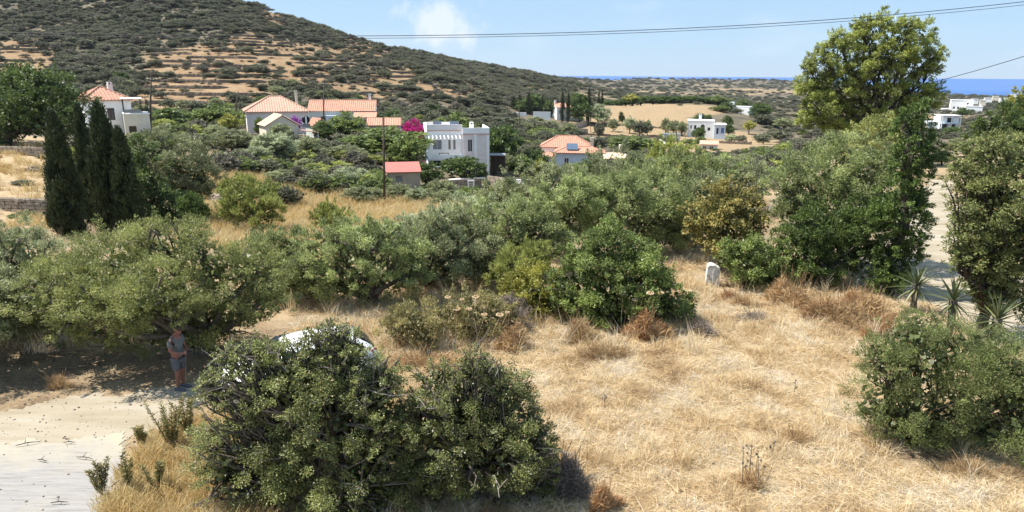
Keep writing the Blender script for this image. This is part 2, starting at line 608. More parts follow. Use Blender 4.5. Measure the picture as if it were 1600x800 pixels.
def ground_full(x, Y):
    z = base_ground(x, Y)
    op = open_mask(x, Y, z)
    tm = terr_mask(x, Y, z, op)
    P = TER_P
    n = np.floor(z / P)
    f = z / P - n
    T = (n + 0.55 * f + 0.45 * np.clip((f - 0.84) / 0.16, 0, 1)) * P
    return z * (1 - tm) + T * tm, z, op, tm


def gz(x, Y):
    return float(ground_full(np.array([x]), np.array([Y]))[0][0])


rows = np.concatenate([np.linspace(-10, 3, 14)[:-1], np.linspace(3, 34, 110)[:-1], np.geomspace(34, 150, 110)[:-1],
                       np.geomspace(150, 640, 300)[:-1], np.geomspace(640, 7000, 60)])
cols = np.linspace(-1.25, 1.25, 400)
GX = cols[None, :] * (rows[:, None] + 14.0)
GY = np.repeat(rows[:, None], len(cols), 1)
GZ, GZ0, GOP, GTM = ground_full(GX, GY)
nr, ncl = GX.shape
idx = np.arange(nr * ncl).reshape(nr, ncl)
quads = np.stack([idx[:-1, :-1], idx[:-1, 1:], idx[1:, 1:], idx[1:, :-1]], -1).reshape(-1, 4)
me = np_mesh('ground', np.stack([GX, GY, GZ], -1).reshape(-1, 3), quads, smooth=False)
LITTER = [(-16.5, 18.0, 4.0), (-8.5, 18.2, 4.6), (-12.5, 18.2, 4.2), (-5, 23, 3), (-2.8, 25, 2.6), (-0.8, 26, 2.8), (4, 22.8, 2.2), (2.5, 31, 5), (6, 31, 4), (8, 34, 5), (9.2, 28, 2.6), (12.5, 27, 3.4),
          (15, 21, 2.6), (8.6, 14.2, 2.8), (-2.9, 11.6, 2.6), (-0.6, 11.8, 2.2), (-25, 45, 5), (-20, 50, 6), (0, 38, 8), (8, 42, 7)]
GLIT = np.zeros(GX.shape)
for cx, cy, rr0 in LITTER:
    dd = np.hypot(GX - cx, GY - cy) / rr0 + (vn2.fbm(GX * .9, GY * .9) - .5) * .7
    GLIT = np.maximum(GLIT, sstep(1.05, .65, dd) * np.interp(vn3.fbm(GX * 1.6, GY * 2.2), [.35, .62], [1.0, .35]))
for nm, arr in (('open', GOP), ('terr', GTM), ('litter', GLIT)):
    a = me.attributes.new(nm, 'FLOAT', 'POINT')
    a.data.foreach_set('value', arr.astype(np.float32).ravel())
m, nt, out = new_mat('dry_hillside_soil')
pos = N(nt, 'ShaderNodeNewGeometry')
P0 = pos.outputs['Position']
n_big = noise(nt, 0.18, 6, 0.6, P0)
n_mid = noise(nt, 1.1, 7, 0.65, P0)
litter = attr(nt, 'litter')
n_fine = noise(nt, 9.0, 6, 0.7, P0)
straw = ramp(nt, n_mid, [(0.25, (0.21, 0.145, 0.085)), (0.45, (0.34, 0.25, 0.15)), (0.62, (0.41, 0.325, 0.205)), (0.8, (0.46, 0.40, 0.30))])
soil = ramp(nt, n_fine, [(0.25, (0.20, 0.12, 0.065)), (0.55, (0.40, 0.27, 0.15)), (0.8, (0.55, 0.43, 0.28))])
c1 = mixc(nt, ramp(nt, n_fine, [(0.42, 0.0), (0.62, 0.6)]), straw, soil)
ochre = ramp(nt, n_big, [(0.3, (0.16, 0.098, 0.054)), (0.5, (0.24, 0.157, 0.085)), (0.7, (0.30, 0.217, 0.128))])
sep = N(nt, 'ShaderNodeSeparateXYZ')
nt.links.new(P0, sep.inputs[0])
farf = N(nt, 'ShaderNodeMapRange')
nt.links.new(sep.outputs['Y'], farf.inputs['Value'])
farf.inputs['From Min'].default_value = 110
farf.inputs['From Max'].default_value = 150
c2 = mixc(nt, farf.outputs[0], c1, ochre)
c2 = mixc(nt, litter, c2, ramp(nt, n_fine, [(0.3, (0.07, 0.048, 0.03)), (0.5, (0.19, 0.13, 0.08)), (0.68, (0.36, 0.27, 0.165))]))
scr = ramp(nt, noise(nt, 0.09, 8, 0.7, P0), [(0.3, (0.065, 0.060, 0.042)), (0.5, (0.125, 0.105, 0.072)), (0.64, (0.19, 0.15, 0.10)), (0.78, (0.29, 0.22, 0.14))])
stub = N(nt, 'ShaderNodeMapRange')
nt.links.new(sep.outputs['X'], stub.inputs['Value'])
stub.inputs['From Min'].default_value = -5
stub.inputs['From Max'].default_value = 25
c2 = mixc(nt, math_n(nt, 'MULTIPLY', stub.outputs[0], farf.outputs[0], True), c2, ramp(nt, n_mid, [(0.3, (0.22, 0.150, 0.085)), (0.55, (0.31, 0.225, 0.130)), (0.75, (0.36, 0.275, 0.17))]))
opn = math_n(nt, 'MULTIPLY', attr(nt, 'open'), 1.0, True)
c3 = mixc(nt, opn, scr, c2)
sepn = N(nt, 'ShaderNodeSeparateXYZ')
nt.links.new(pos.outputs['Normal'], sepn.inputs[0])
steep = N(nt, 'ShaderNodeMapRange')
nt.links.new(sepn.outputs['Z'], steep.inputs['Value'])
steep.inputs['From Min'].default_value = 0.90
steep.inputs['From Max'].default_value = 0.72
c4 = mixc(nt, math_n(nt, 'MULTIPLY', steep.outputs[0], attr(nt, 'terr'), True), c3, (0.20, 0.145, 0.10))
finish(nt, out, c4, 0.95, n_fine, 0.6, 0.05, 0.15)
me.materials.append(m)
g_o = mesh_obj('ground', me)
g_o['kind'] = 'structure'

# sea
me = np_mesh('sea', np.array([(-300000, 2600, -112), (300000, 2600, -112), (300000, 420000, -112), (-300000, 420000, -112)], float),
             np.array([[0, 1, 2, 3]]))
m, nt, out = new_mat('sea_water')
tcn = N(nt, 'ShaderNodeNewGeometry').outputs['Position']
mpn = N(nt, 'ShaderNodeMapping')
mpn.inputs['Scale'].default_value = (0.0008, 0.0003, 1)
nt.links.new(tcn, mpn.inputs['Vector'])
cw = ramp(nt, noise(nt, 1.0, 5, 0.6, mpn.outputs[0]), [(0.3, (0.010, 0.085, 0.30)), (0.7, (0.018, 0.12, 0.38))])
finish(nt, out, cw, 0.55, None, spec=0.12)
me.materials.append(m)
o = mesh_obj('sea', me)
o['kind'] = 'structure'

# haze
USE_HAZE = True
if USE_HAZE:
    hb = MB().box(-9000, 9000, -30, 9000, -160, 150)
    m, nt, out = new_mat('haze_air')
    pv = N(nt, 'ShaderNodeVolumePrincipled')
    pv.inputs['Color'].default_value = (0.78, 0.86, 0.97, 1)
    pv.inputs['Density'].default_value = 0.00004
    pv.inputs['Anisotropy'].default_value = 0.2
    nt.links.new(pv.outputs[0], out.inputs['Volume'])
    o = hb.build('haze', m)
    o['kind'] = 'stuff'
    o['label'] = 'thin pale summer haze over the far slopes'


# ================================================================ roads
def drape(name, poly_px, mat, lift, step=0.35, ragged=0.25, Yr=None):
    """a sheet over the ground inside a polygon given by ground points (x, Y)"""
    P = np.array(poly_px)
    x0, y0 = P.min(0) - 0.5
    x1, y1 = P.max(0) + 0.5
    xs, ys = np.arange(x0, x1, step), np.arange(y0, y1, step)
    X, Yy = np.meshgrid(xs, ys)
    wj = np.random.default_rng(3)
    X = X + wj.uniform(-.3, .3, X.shape) * step
    Yy = Yy + wj.uniform(-.3, .3, Yy.shape) * step
    j = (vn2.fbm(X * 1.3, Yy * 1.3) - 0.5) * ragged * 4
    k = (vn1.fbm(X * 1.3 + 50, Yy * 1.3) - 0.5) * ragged * 4
    tx, ty = X + j, Yy + k
    ins = np.zeros(X.shape, bool)
    for i in range(len(P)):
        (ax, ay), (bx, by) = P[i], P[(i + 1) % len(P)]
        c = ((ay > ty) != (by > ty)) & (tx < (bx - ax) * (ty - ay) / (by - ay + 1e-12) + ax)
        ins ^= c
    Z = ground_full(X, Yy)[0] + lift
    id_ = np.arange(X.size).reshape(X.shape)
    q = np.stack([id_[:-1, :-1], id_[:-1, 1:], id_[1:, 1:], id_[1:, :-1]], -1).reshape(-1, 4)
    keep = ins.ravel()[q].sum(1) >= 3
    q = q[keep]
    used, inv = np.unique(q, return_inverse=True)
    V = np.stack([X, Yy, Z], -1).reshape(-1, 3)[used]
    me = np_mesh(name, V, inv.reshape(-1, 4), [mat], True)
    o = mesh_obj(name, me)
    o['kind'] = 'structure'
    return o


def gp(px, py):
    """ground point (x, Y) on the flat near ground"""
    d = _F + (px - 800) / F_PX * _R + (400 - py) / F_PX * _U
    t = (0.0 - CAM[2]) / d[2]
    return (float(d[0] * t), float(d[1] * t))


m, nt, out = new_mat('pale_sand_track')
tcn = N(nt, 'ShaderNodeNewGeometry').outputs['Position']
mpn = N(nt, 'ShaderNodeMapping')
mpn.inputs['Scale'].default_value = (0.25, 1.2, 1)
mpn.inputs['Rotation'].default_value = (0, 0, 0.2)
nt.links.new(tcn, mpn.inputs['Vector'])
cA = ramp(nt, noise(nt, 1.2, 6, 0.6, mpn.outputs[0]), [(0.3, (0.25, 0.205, 0.14)), (0.55, (0.34, 0.293, 0.22)), (0.75, (0.385, 0.355, 0.305))])
cA = mixc(nt, ramp(nt, noise(nt, 30, 4, 0.7, tcn), [(0.55, 0.0), (0.75, 0.35)]), cA, (0.33, 0.25, 0.15))
finish(nt, out, cA, 0.95, noise(nt, 14, 6, 0.7, tcn), 0.5, 0.03, 0.1)
SAND = m
m, nt, out = new_mat('brushed_concrete')
tcn = N(nt, 'ShaderNodeNewGeometry').outputs['Position']
mpn = N(nt, 'ShaderNodeMapping')
mpn.inputs['Scale'].default_value = (0.55, 5.0, 1)
mpn.inputs['Rotation'].default_value = (0, 0, -0.30)
nt.links.new(tcn, mpn.inputs['Vector'])
fl = noise(nt, 2.4, 7, 0.7, mpn.outputs[0], 0.4)
cA = ramp(nt, fl, [(0.28, (0.16, 0.145, 0.135)), (0.45, (0.265, 0.25, 0.235)), (0.7, (0.325, 0.31, 0.295))])
cA = mixc(nt, ramp(nt, noise(nt, 0.7, 6, 0.7, tcn), [(0.5, 0.0), (0.75, 0.45)]), cA, (0.38, 0.32, 0.235))
sepc = N(nt, 'ShaderNodeSeparateXYZ')
nt.links.new(tcn, sepc.inputs[0])
dn = math_n(nt, 'MULTIPLY_ADD', noise(nt, 0.9, 7, 0.7, tcn), 3.2)
nt.links.new(sepc.outputs['Y'], dn.node.inputs[2])
mrd = N(nt, 'ShaderNodeMapRange')
nt.links.new(dn, mrd.inputs['Value'])
mrd.inputs['From Min'].default_value = 14.2
mrd.inputs['From Max'].default_value = 15.9
cA = mixc(nt, mrd.outputs[0], cA, (0.40, 0.35, 0.26))
cA = mixc(nt, ramp(nt, noise(nt, 22, 4, 0.75, tcn), [(0.62, 0.0), (0.74, 0.5)]), cA, (0.15, 0.13, 0.11))
finish(nt, out, cA, 0.9, fl, 0.5, 0.03, 0.2)
CONC = m
drape('dirt_road', [gp(-500, 668), gp(-100, 640), (gp(140, 618)), gp(280, 603), gp(330, 596), gp(480, 560), gp(560, 566), gp(430, 612), gp(300, 640), gp(235, 672),
                    gp(190, 720), gp(-500, 790)], SAND, 0.010, 0.14, 0.30)
drape('concrete_driveway', [gp(-700, 760), gp(-60, 700), gp(120, 684), gp(205, 674), gp(190, 715), gp(165, 770), gp(120, 900), gp(-500, 960)], CONC, 0.020, 0.09, 0.22)
drape('dirt_track', [gp(1760, 560), gp(1560, 545), gp(1470, 480), gp(1320, 452), gp(1330, 410), gp(1385, 372), gp(1418, 330), gp(1438, 300), gp(1452, 283),
                     gp(1490, 283), gp(1498, 330), gp(1520, 360), gp(1600, 400), gp(1800, 470)], SAND, 0.035, 0.25, 0.3)

# dry stone terrace walls along the risers
def trace_walls():
    walls = []
    n_level = np.floor(GZ0 / TER_P + 0.16)
    lev_lo, lev_hi = int(n_level.min()), int(n_level.max())
    r0 = np.searchsorted(rows, 45)
    r1 = np.searchsorted(rows, 560)
    for L in range(lev_lo, lev_hi + 1):
        zc = (L - 0.16) * TER_P
        a = GZ0[r0:r1 - 1] < zc
        b = GZ0[r0 + 1:r1] >= zc
        cr = a & b & (GTM[r0:r1 - 1] > 0.75)
        seg, last = [], None
        for c in range(ncl):
            rr = np.nonzero(cr[:, c])[0]
            pick = None
            if len(rr):
                pick = rr[0] if last is None else rr[np.argmin(abs(rr - last))]
                if last is not None and abs(pick - last) > 8:
                    if len(seg) >= 3:
                        walls.append((L, seg))
                    seg = []
            if pick is None:
                if len(seg) >= 3:
                    walls.append((L, seg))
                seg, last = [], None
            else:
                i = pick + r0
                f = (zc - GZ0[i, c]) / max(1e-6, GZ0[i + 1, c] - GZ0[i, c])
                seg.append((cols[c] * (rows[i] + (rows[i + 1] - rows[i]) * f + 14), rows[i] + (rows[i + 1] - rows[i]) * f))
                last = pick
        if len(seg) >= 3:
            walls.append((L, seg))
    return walls


walls = trace_walls()
walls.sort(key=lambda w: -len(w[1]) / np.mean([p[1] for p in w[1]]))
wall_n = 0
for L, seg in walls[:230]:
    Ym = float(np.mean([p[1] for p in seg]))
    near = Ym < 100
    pxm = 800 + F_PX * float(np.mean([p[0] / p[1] for p in seg]))
    if near and pxm < -60:
        continue
    rr = random.Random(len(seg) * 7 + int(Ym))
    # resample so that the courses of stone are rough
    pts = []
    for i in range(len(seg) - 1):
        k = 6 if near else 3
        for j in range(k):
            t = j / k
            pts.append((seg[i][0] * (1 - t) + seg[i + 1][0] * t, seg[i][1] * (1 - t) + seg[i + 1][1] * t))
    pts.append(seg[-1])
    V, Fc = [], []
    zt0, zb0 = (L + 0.02) * TER_P, (L - 0.54) * TER_P
    for i, (x, y) in enumerate(pts):
        e = min(i, len(pts) - 1 - i)
        hh = 0.55 + 0.45 * min(1, e / 3)
        zt = zb0 + (zt0 - zb0) * hh * (0.86 + 0.2 * rr.random()) + 0.08
        jj = lambda: (rr.random() - .5) * 0.16
        V += [(x, y - 0.42 + jj(), zb0 - 0.3), (x, y - 0.36 + jj(), (zb0 + zt) * .5), (x, y - 0.28 + jj(), zt + jj() * .5), (x, y + 0.5, zt + jj()), (x, y + 0.7, zb0 - .3)]
    for i in range(len(pts) - 1):
        for k in range(4):
            Fc.append([i * 5 + k, (i + 1) * 5 + k, (i + 1) * 5 + k + 1, i * 5 + k + 1])
    Fc += [[0, 1, 2, 3, 4], [(len(pts) - 1) * 5 + k for k in (4, 3, 2, 1, 0)]]
    o = mesh_obj('stone_wall', np_mesh('stone_wall', np.array(V), Fc, [STONE]))
    if near:
        tag(o, 'near dry stone terrace wall beside the cypresses, %s step' % ('upper' if Ym > 62 else 'lower'), 'stone wall', 'terrace walls beside the cypresses')
    else:
        tag(o, 'brown dry stone wall holding a terrace on the hillside', 'stone wall', 'dry stone terrace walls on the hillside')
    wall_n += 1


# ================================================================ foliage
def unit(a):
    return a / np.maximum(np.linalg.norm(a, axis=-1, keepdims=True), 1e-9)


def leaf_quads(pos, dirs, L, asp, rng, pref=None):
    n = len(pos)
    dirs = unit(dirs)
    q = rng.normal(size=(n, 3))
    if pref is not None:
        q = q * 0.42 + pref
    s = unit(np.cross(dirs, q))
    Ls = L * rng.uniform(0.65, 1.3, (n, 1))
    w = Ls * asp * 0.5
    nrm = np.cross(dirs, s)
    V = np.empty((n, 4, 3), np.float32)
    V[:, 0] = pos - dirs * Ls * 0.5
    V[:, 1] = pos + s * w + nrm * w * 0.35
    V[:, 2] = pos + dirs * Ls * 0.5
    V[:, 3] = pos - s * w + nrm * w * 0.35
    return V


def sub_clumps(lobes, rng, sub=0.30, dens=1.0, under=0.45, clump_tint=True):
    """clump centres spread through the outer part of a set of ellipsoid lobes"""
    C, O, R, T = [], [], [], []
    lob = np.array(lobes, float)
    for i, (x, y, z, rx, ry, rz) in enumerate(lob):
        n = max(6, int(dens * 0.66 * 4 / (sub * sub)))
        d = unit(rng.normal(size=(n, 3)))
        d = d[(d[:, 2] > -0.35) | (rng.random(n) < under)]
        n = len(d)
        rad = 0.58 + 0.46 * rng.random(n) ** 0.7
        rad *= 1 + 0.16 * np.sin(d[:, 0] * 5 + i) * np.sin(d[:, 1] * 4 + 2 * i) + 0.10 * np.sin(d[:, 2] * 7 + i * 3)
        c = np.stack([x + d[:, 0] * rx * rad, y + d[:, 1] * ry * rad, z + d[:, 2] * rz * rad], -1)
        keep = np.ones(n, bool)
        for j, (X, Y, Z, RX, RY, RZ) in enumerate(lob):
            if j != i:
                q = ((c[:, 0] - X) / RX) ** 2 + ((c[:, 1] - Y) / RY) ** 2 + ((c[:, 2] - Z) / RZ) ** 2
                keep &= q > 0.36
        c, d = c[keep], d[keep]
        C.append(c); O.append(d)
        R.append(np.full(len(c), sub * (rx + ry + rz) / 3) * rng.uniform(0.45, 1.35, len(c)))
        # shoots that break the outline
        ns = max(4, int(0.30 * len(c)))
        ds = unit(rng.normal(size=(ns, 3)) + np.array([0, 0, .5]))
        for q in (1.02, 1.12, 1.21):
            cs = np.stack([x + ds[:, 0] * rx * q, y + ds[:, 1] * ry * q, z + ds[:, 2] * rz * q + (q - 1) * .3 * rz], -1)
            ks = np.ones(ns, bool)
            for j, (X, Y, Z, RX, RY, RZ) in enumerate(lob):
                if j != i:
                    ks &= ((cs[:, 0] - X) / RX) ** 2 + ((cs[:, 1] - Y) / RY) ** 2 + ((cs[:, 2] - Z) / RZ) ** 2 > 0.8
            C.append(cs[ks]); O.append(ds[ks])
            R.append(np.full(int(ks.sum()), sub * rx * (0.52 - (q - 1) * 1.3)))
    C, O, R = np.concatenate(C), np.concatenate(O), np.concatenate(R)
    return C, O, R


def crown_mesh(name, lobes, L, asp, mat, rng, sub=0.30, dens=1.0, lai=2.6, up=0.25, under=0.45, cap=110000, spread=0.5, drift=0.8, core=True, rnd=0.5):
    C, O, R = sub_clumps(lobes, rng, sub, dens, under)
    la = L * L * asp * 0.5
    m = lai * math.pi * R ** 2 / la * 0.5
    tot = m.sum()
    if tot > cap:
        m *= cap / tot
    m = np.maximum(3, m).astype(int)
    ci = np.repeat(np.arange(len(C)), m)
    n = len(ci)
    off = rng.normal(size=(n, 3))
    off = unit(off) * (rng.random((n, 1)) ** 0.55)
    off[:, 2] *= 0.75
    pos = C[ci] + off * R[ci, None] * 2 * spread
    dirs = O[ci] * 0.55 + off * drift + np.array([0, 0, up]) + rng.normal(size=(n, 3)) * rnd
    V = leaf_quads(pos, dirs, L, asp, rng, O[ci] * 0.6 + off * 0.35 + np.array([0, 0, 0.55]))
    ct = rng.random(len(C))
    tint = np.clip(0.62 * ct[ci] + 0.62 * rng.random(n) - 0.10, 0, 1)
    # occasional accent leaves
    acc = rng.random(n) < 0.05
    tint = np.where(acc, 0.96, tint * 0.88)
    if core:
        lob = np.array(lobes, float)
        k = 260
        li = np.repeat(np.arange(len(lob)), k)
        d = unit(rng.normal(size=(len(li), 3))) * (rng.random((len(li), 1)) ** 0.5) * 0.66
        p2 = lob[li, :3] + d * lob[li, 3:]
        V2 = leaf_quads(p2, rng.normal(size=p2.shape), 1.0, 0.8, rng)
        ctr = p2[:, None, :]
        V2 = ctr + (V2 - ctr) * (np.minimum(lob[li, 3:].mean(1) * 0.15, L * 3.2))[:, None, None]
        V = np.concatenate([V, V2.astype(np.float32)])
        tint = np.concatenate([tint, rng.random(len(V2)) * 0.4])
    n = len(V)
    return np_mesh(name, V.reshape(-1, 3), np.arange(n * 4).reshape(n, 4), [mat], False, {'tint': tint}), C


def limb(mb, a, b, r0, r1, rr, n=5, seg=4, sag=0.12):
    a, b = np.array(a, float), np.array(b, float)
    L = np.linalg.norm(b - a)
    pts, rad = [], []
    for i in range(seg + 1):
        t = i / seg
        p = a + (b - a) * t
        if 0 < i < seg:
            p = p + np.array([rr.uniform(-1, 1), rr.uniform(-1, 1), rr.uniform(-0.3, 1.0)]) * L * sag
        pts.append(tuple(p)); rad.append(r0 + (r1 - r0) * t)
    mb.tube(pts, rad, n)
    return pts


TREES = 0
FACES = 0
KIND = {  # leaf aspect, up, sub size, lai, leaf px
    'olive': (0.30, 0.35, 0.26, 2.6, 4.0), 'olive_yellow': (0.30, 0.35, 0.26, 2.4, 4.0), 'olive_fresh': (0.32, 0.35, 0.26, 2.6, 4.0), 'olive_grey': (0.30, 0.35, 0.27, 2.4, 4.0),
    'pear': (0.50, 0.15, 0.19, 1.55, 3.6), 'lentisk': (0.30, 0.6, 0.22, 2.6, 3.3), 'dark': (0.5, 0.1, 0.26, 2.8, 4.0),
    'green': (0.5, 0.1, 0.25, 2.8, 4.0), 'citrus': (0.5, 0.2, 0.28, 2.6, 4.0), 'broom': (0.16, 0.8, 0.26, 3.0, 6.5),
    'cypress': (0.4, 0.8, 0.2, 3.0, 4.0), 'pine': (0.34, 0.35, 0.24, 2.6, 4.5), 'eucalyptus': (0.34, -0.25, 0.24, 2.4, 4.5),
    'russet': (0.45, 0.1, 0.24, 1.9, 4.0), 'fig': (0.6, -0.1, 0.25, 2.5, 5.0), 'magenta': (0.7, 0, 0.3, 2.6, 4.0),
    'dry': (0.12, 0.9, 0.32, 1.5, 7.0), 'rust': (0.14, 0.7, 0.32, 1.8, 6.0), 'twig': (0.10, 0.6, 0.35, 1.4, 7.0), 'weed': (0.25, 0.8, 0.3, 1.6, 5.0),
    'scrub': (0.5, 0.3, 0.3, 2.5, 4.0),
}


def tree(name, label, cat, kind, Y, base_px, lobes, seed=0, group=None, trunk_r=0.13, base_dx=None, thick=1.0, stems=1, bark=None, zbase=None, lai=None, leafpx=None, twigs=5, sub=None, cap=110000, squash=1.0, grow=1.22, spine=False, dead=0):
    """lobes: (px, py, radius px[, extra distance]) - each becomes an ellipsoid of real size at its own distance"""
    global FACES
    rng = np.random.default_rng(1000 + seed)
    rr = random.Random(seed)
    W = []
    for i, lb in enumerate(lobes):
        px, py, rp = lb[:3]
        k = mpp(px, py, Y)
        r = rp * k
        dy = lb[3] if len(lb) > 3 else (rr.uniform(-0.55, 0.75) * r * thick)
        p = at(px, py, Y + dy)
        r = rp * mpp(px, py, Y + dy)
        r *= grow
        W.append([p[0], p[1], p[2], r, r * 1.05 * thick, r * squash])
    W = np.array(W)
    bp = at(base_px, 400, Y)
    bz = gz(bp[0], Y)
    base = np.array([bp[0], Y, bz])
    W[:, :3] -= base
    # nothing below ground
    lo = W[:, 2] - W[:, 5]
    W[:, 2] += np.maximum(0, 0.05 - lo) * 0.6
    asp, up, sb, la, lp = KIND[kind]
    L = (leafpx or lp) * mpp(base_px, 400, Y)
    root = empty(name, tuple(base), label, cat, group)
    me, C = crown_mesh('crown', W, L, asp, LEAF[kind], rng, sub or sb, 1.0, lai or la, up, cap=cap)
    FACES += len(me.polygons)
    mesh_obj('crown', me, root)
    mb = MB()
    B = bark or BARK
    order = sorted(range(len(W)), key=lambda i: W[i][2])
    if stems == 1:
        fork = np.array([0, 0, max(0.25, float((W[:, 2] - W[:, 5] * 0.6).min()) * 0.9)])
        fork += np.array([rr.uniform(-.15, .15), rr.uniform(-.15, .15), 0])
        limb(mb, (0, 0, -0.25), fork, trunk_r * 1.3, trunk_r, rr, 8, 4, 0.08)
        starts = [(fork, trunk_r * 0.7)]
    else:
        starts = []
        for s in range(stems):
            a = rr.uniform(0, 6.28)
            starts.append((np.array([math.cos(a) * .25, math.sin(a) * .2, -0.1]), trunk_r * 0.8))
    if spine:
        top = W[np.argmax(W[:, 2]), :3]
        sp = limb(mb, starts[0][0], top, trunk_r, trunk_r * .2, rr, 7, 6, .03)
    for i in order:
        st, r0 = starts[i % len(starts)]
        c = W[i, :3]
        if spine:
            dz = [abs(q[2] - (c[2] * .8)) for q in sp]
            st = np.array(sp[int(np.argmin(dz))]); r0 = trunk_r * .4
        pts = limb(mb, st, c, r0, r0 * 0.35, rr, 5, 4, 0.10)
        d = np.linalg.norm((C - c) / W[i, 3:], axis=1)
        near = np.nonzero(d < 1.3)[0]
        rr2 = np.random.default_rng(seed * 31 + i)
        if len(near):
            for j in rr2.choice(near, min(twigs, len(near)), replace=False):
                limb(mb, pts[rr.choice([2, 3, 4])], C[j], r0 * 0.30, 0.006 + r0 * 0.05, rr, 4, 3, 0.10)
    mb.build('trunk', B, root, True)
    if dead:
        dm = MB()
        dr = np.random.default_rng(seed + 900)
        for j in dr.choice(len(C), dead, replace=False):
            c = C[j]
            o_ = unit((c - W[:, :3].mean(0))[None])[0] + np.array([0, -.25, .25]) + dr.normal(size=3) * .35
            p1 = c + o_ * dr.uniform(.12, .30)
            pts = limb(dm, c - o_ * .25, p1, .011, .004, rr, 4, 3, .12)
            for k in range(3):
                limb(dm, pts[1 + k % 2], np.array(pts[2]) + dr.normal(size=3) * .16, .006, .003, rr, 3, 2, .1)
        dm.build('dead_twig', TWIGM, root)['kind'] = 'stuff'
    return root


# ---------------------------------------------------------------- foreground and grove trees, one by one
tree('wild_pear_bush', 'large dark thorny bush at the bottom edge of the picture, left of its twin', 'bush', 'pear', 11.6, 500,
     [(455, 585, 52), (535, 565, 48), (425, 640, 62), (515, 655, 72), (590, 640, 52), (395, 720, 70), (500, 750, 80), (590, 735, 62), (345, 625, 30),
      (365, 570, 26), (345, 690, 34), (500, 545, 26), (420, 790, 70), (560, 810, 60), (360, 760, 44), (460, 690, 60), (560, 700, 64), (620, 680, 44), (640, 780, 54), (480, 620, 48), (400, 600, 36), (560, 610, 44), (522, 540, 26), (545, 552, 30), (470, 578, 28), (522, 522, 18), (335, 600, 22), (390, 560, 30), (428, 556, 26), (600, 600, 34)], 1, 'two thorny bushes in the foreground', 0.11, stems=5, bark=BARK, twigs=24, dead=30)
tree('wild_pear_bush', 'dark thorny bush at the bottom edge beside the straw field, right of its twin', 'bush', 'pear', 11.8, 745,
     [(735, 610, 52), (790, 650, 55), (700, 680, 60), (815, 710, 48), (755, 740, 70), (685, 605, 34), (845, 735, 26), (680, 760, 50), (810, 780, 48), (740, 575, 30), (655, 650, 34), (770, 700, 60), (720, 650, 48), (840, 690, 30), (780, 610, 36), (760, 790, 70), (850, 770, 26), (690, 720, 50)],
     2, 'two thorny bushes in the foreground', 0.11, stems=5, bark=BARK, twigs=24, dead=30)
tree('lentisk_bush', 'big rounded evergreen bush on the right, in front of the yuccas', 'bush', 'lentisk', 14.2, 1480,
     [(1430, 550, 54), (1495, 560, 56), (1570, 585, 56), (1395, 610, 52), (1470, 625, 78), (1560, 645, 70), (1425, 675, 52), (1505, 690, 55),
      (1600, 640, 60), (1378, 560, 32), (1430, 515, 28), (1370, 640, 32), (1545, 555, 36), (1640, 600, 56), (1400, 540, 34), (1450, 705, 36), (1525, 715, 40), (1590, 700, 50), (1400, 665, 34)], 3, None, 0.06, stems=6, bark=BARK_D, twigs=8)
tree('olive_tree', 'wide low olive tree that the person in grey stands in front of', 'tree', 'olive_yellow', 19.0, 300,
     [(112, 465, 56), (190, 420, 58), (268, 398, 50), (330, 425, 52), (240, 470, 66), (395, 425, 42), (150, 425, 44), (325, 480, 50), (95, 495, 38),
      (415, 470, 34), (70, 470, 34), (300, 380, 30), (200, 500, 44), (140, 510, 36), (260, 530, 40), (60, 440, 30), (340, 520, 36), (385, 490, 34), (120, 430, 34), (225, 400, 34), (150, 468, 46, -2.0), (235, 462, 46, -2.2), (75, 466, 40, -1.8), (200, 495, 30, -2.4), (110, 505, 26, -2.0), (280, 470, 34, -1.8)], 4, None, 0.2, twigs=7)
tree('olive_tree', 'olive tree cut off by the left edge in front of the cypresses', 'tree', 'olive', 20.0, -15,
     [(30, 395, 44), (62, 420, 34), (-20, 440, 62), (15, 480, 46), (50, 460, 34), (-60, 420, 60), (-90, 470, 60), (0, 510, 36), (60, 495, 26), (-40, 480, 60, -2.2), (10, 470, 40, -2.0), (-110, 470, 70, -2.5), (-60, 500, 50, -3.0), (40, 480, 26, -1.8)], 5, None, 0.2, twigs=7)
tree('olive_tree', 'small olive tree with a thin bare trunk behind the wide olive', 'tree', 'olive_fresh', 24.0, 436,
     [(435, 420, 42), (405, 405, 32), (455, 395, 30), (425, 455, 28), (460, 430, 28), (395, 435, 24), (420, 385, 26)], 6, None, 0.1, twigs=6)
tree('olive_tree', 'pale olive tree with leaning dark limbs near the parked car', 'tree', 'olive_fresh', 23.5, 585,
     [(500, 410, 44), (560, 392, 48), (612, 425, 44), (535, 445, 40), (487, 450, 36), (640, 395, 36), (590, 370, 30), (520, 375, 32), (465, 420, 30), (640, 430, 30), (560, 445, 24)], 7, None, 0.17, twigs=9, grow=1.1)
tree('olive_tree', 'olive tree showing a dark open trunk above the dry brush', 'tree', 'olive', 25.5, 660,
     [(680, 392, 50), (728, 385, 46), (700, 425, 40), (655, 425, 34), (745, 420, 34), (690, 355, 30), (650, 390, 34), (765, 400, 26)], 8, None, 0.17, twigs=9, grow=1.08)
tree('olive_tree', 'olive tree with pale shoots behind the yellow bush', 'tree', 'olive_fresh', 27.0, 765,
     [(790, 385, 46), (830, 365, 40), (765, 425, 32), (748, 355, 40), (810, 340, 32), (860, 375, 34), (740, 410, 26), (835, 405, 26)], 9, None, 0.15, twigs=9, grow=1.1)
tree('broom_bush', 'soft green broom bush behind the yellow bush', 'bush', 'broom', 24.0, 812,
     [(815, 420, 34), (790, 432, 22), (838, 400, 22)], 10, None, 0.04, stems=4, lai=3.2)
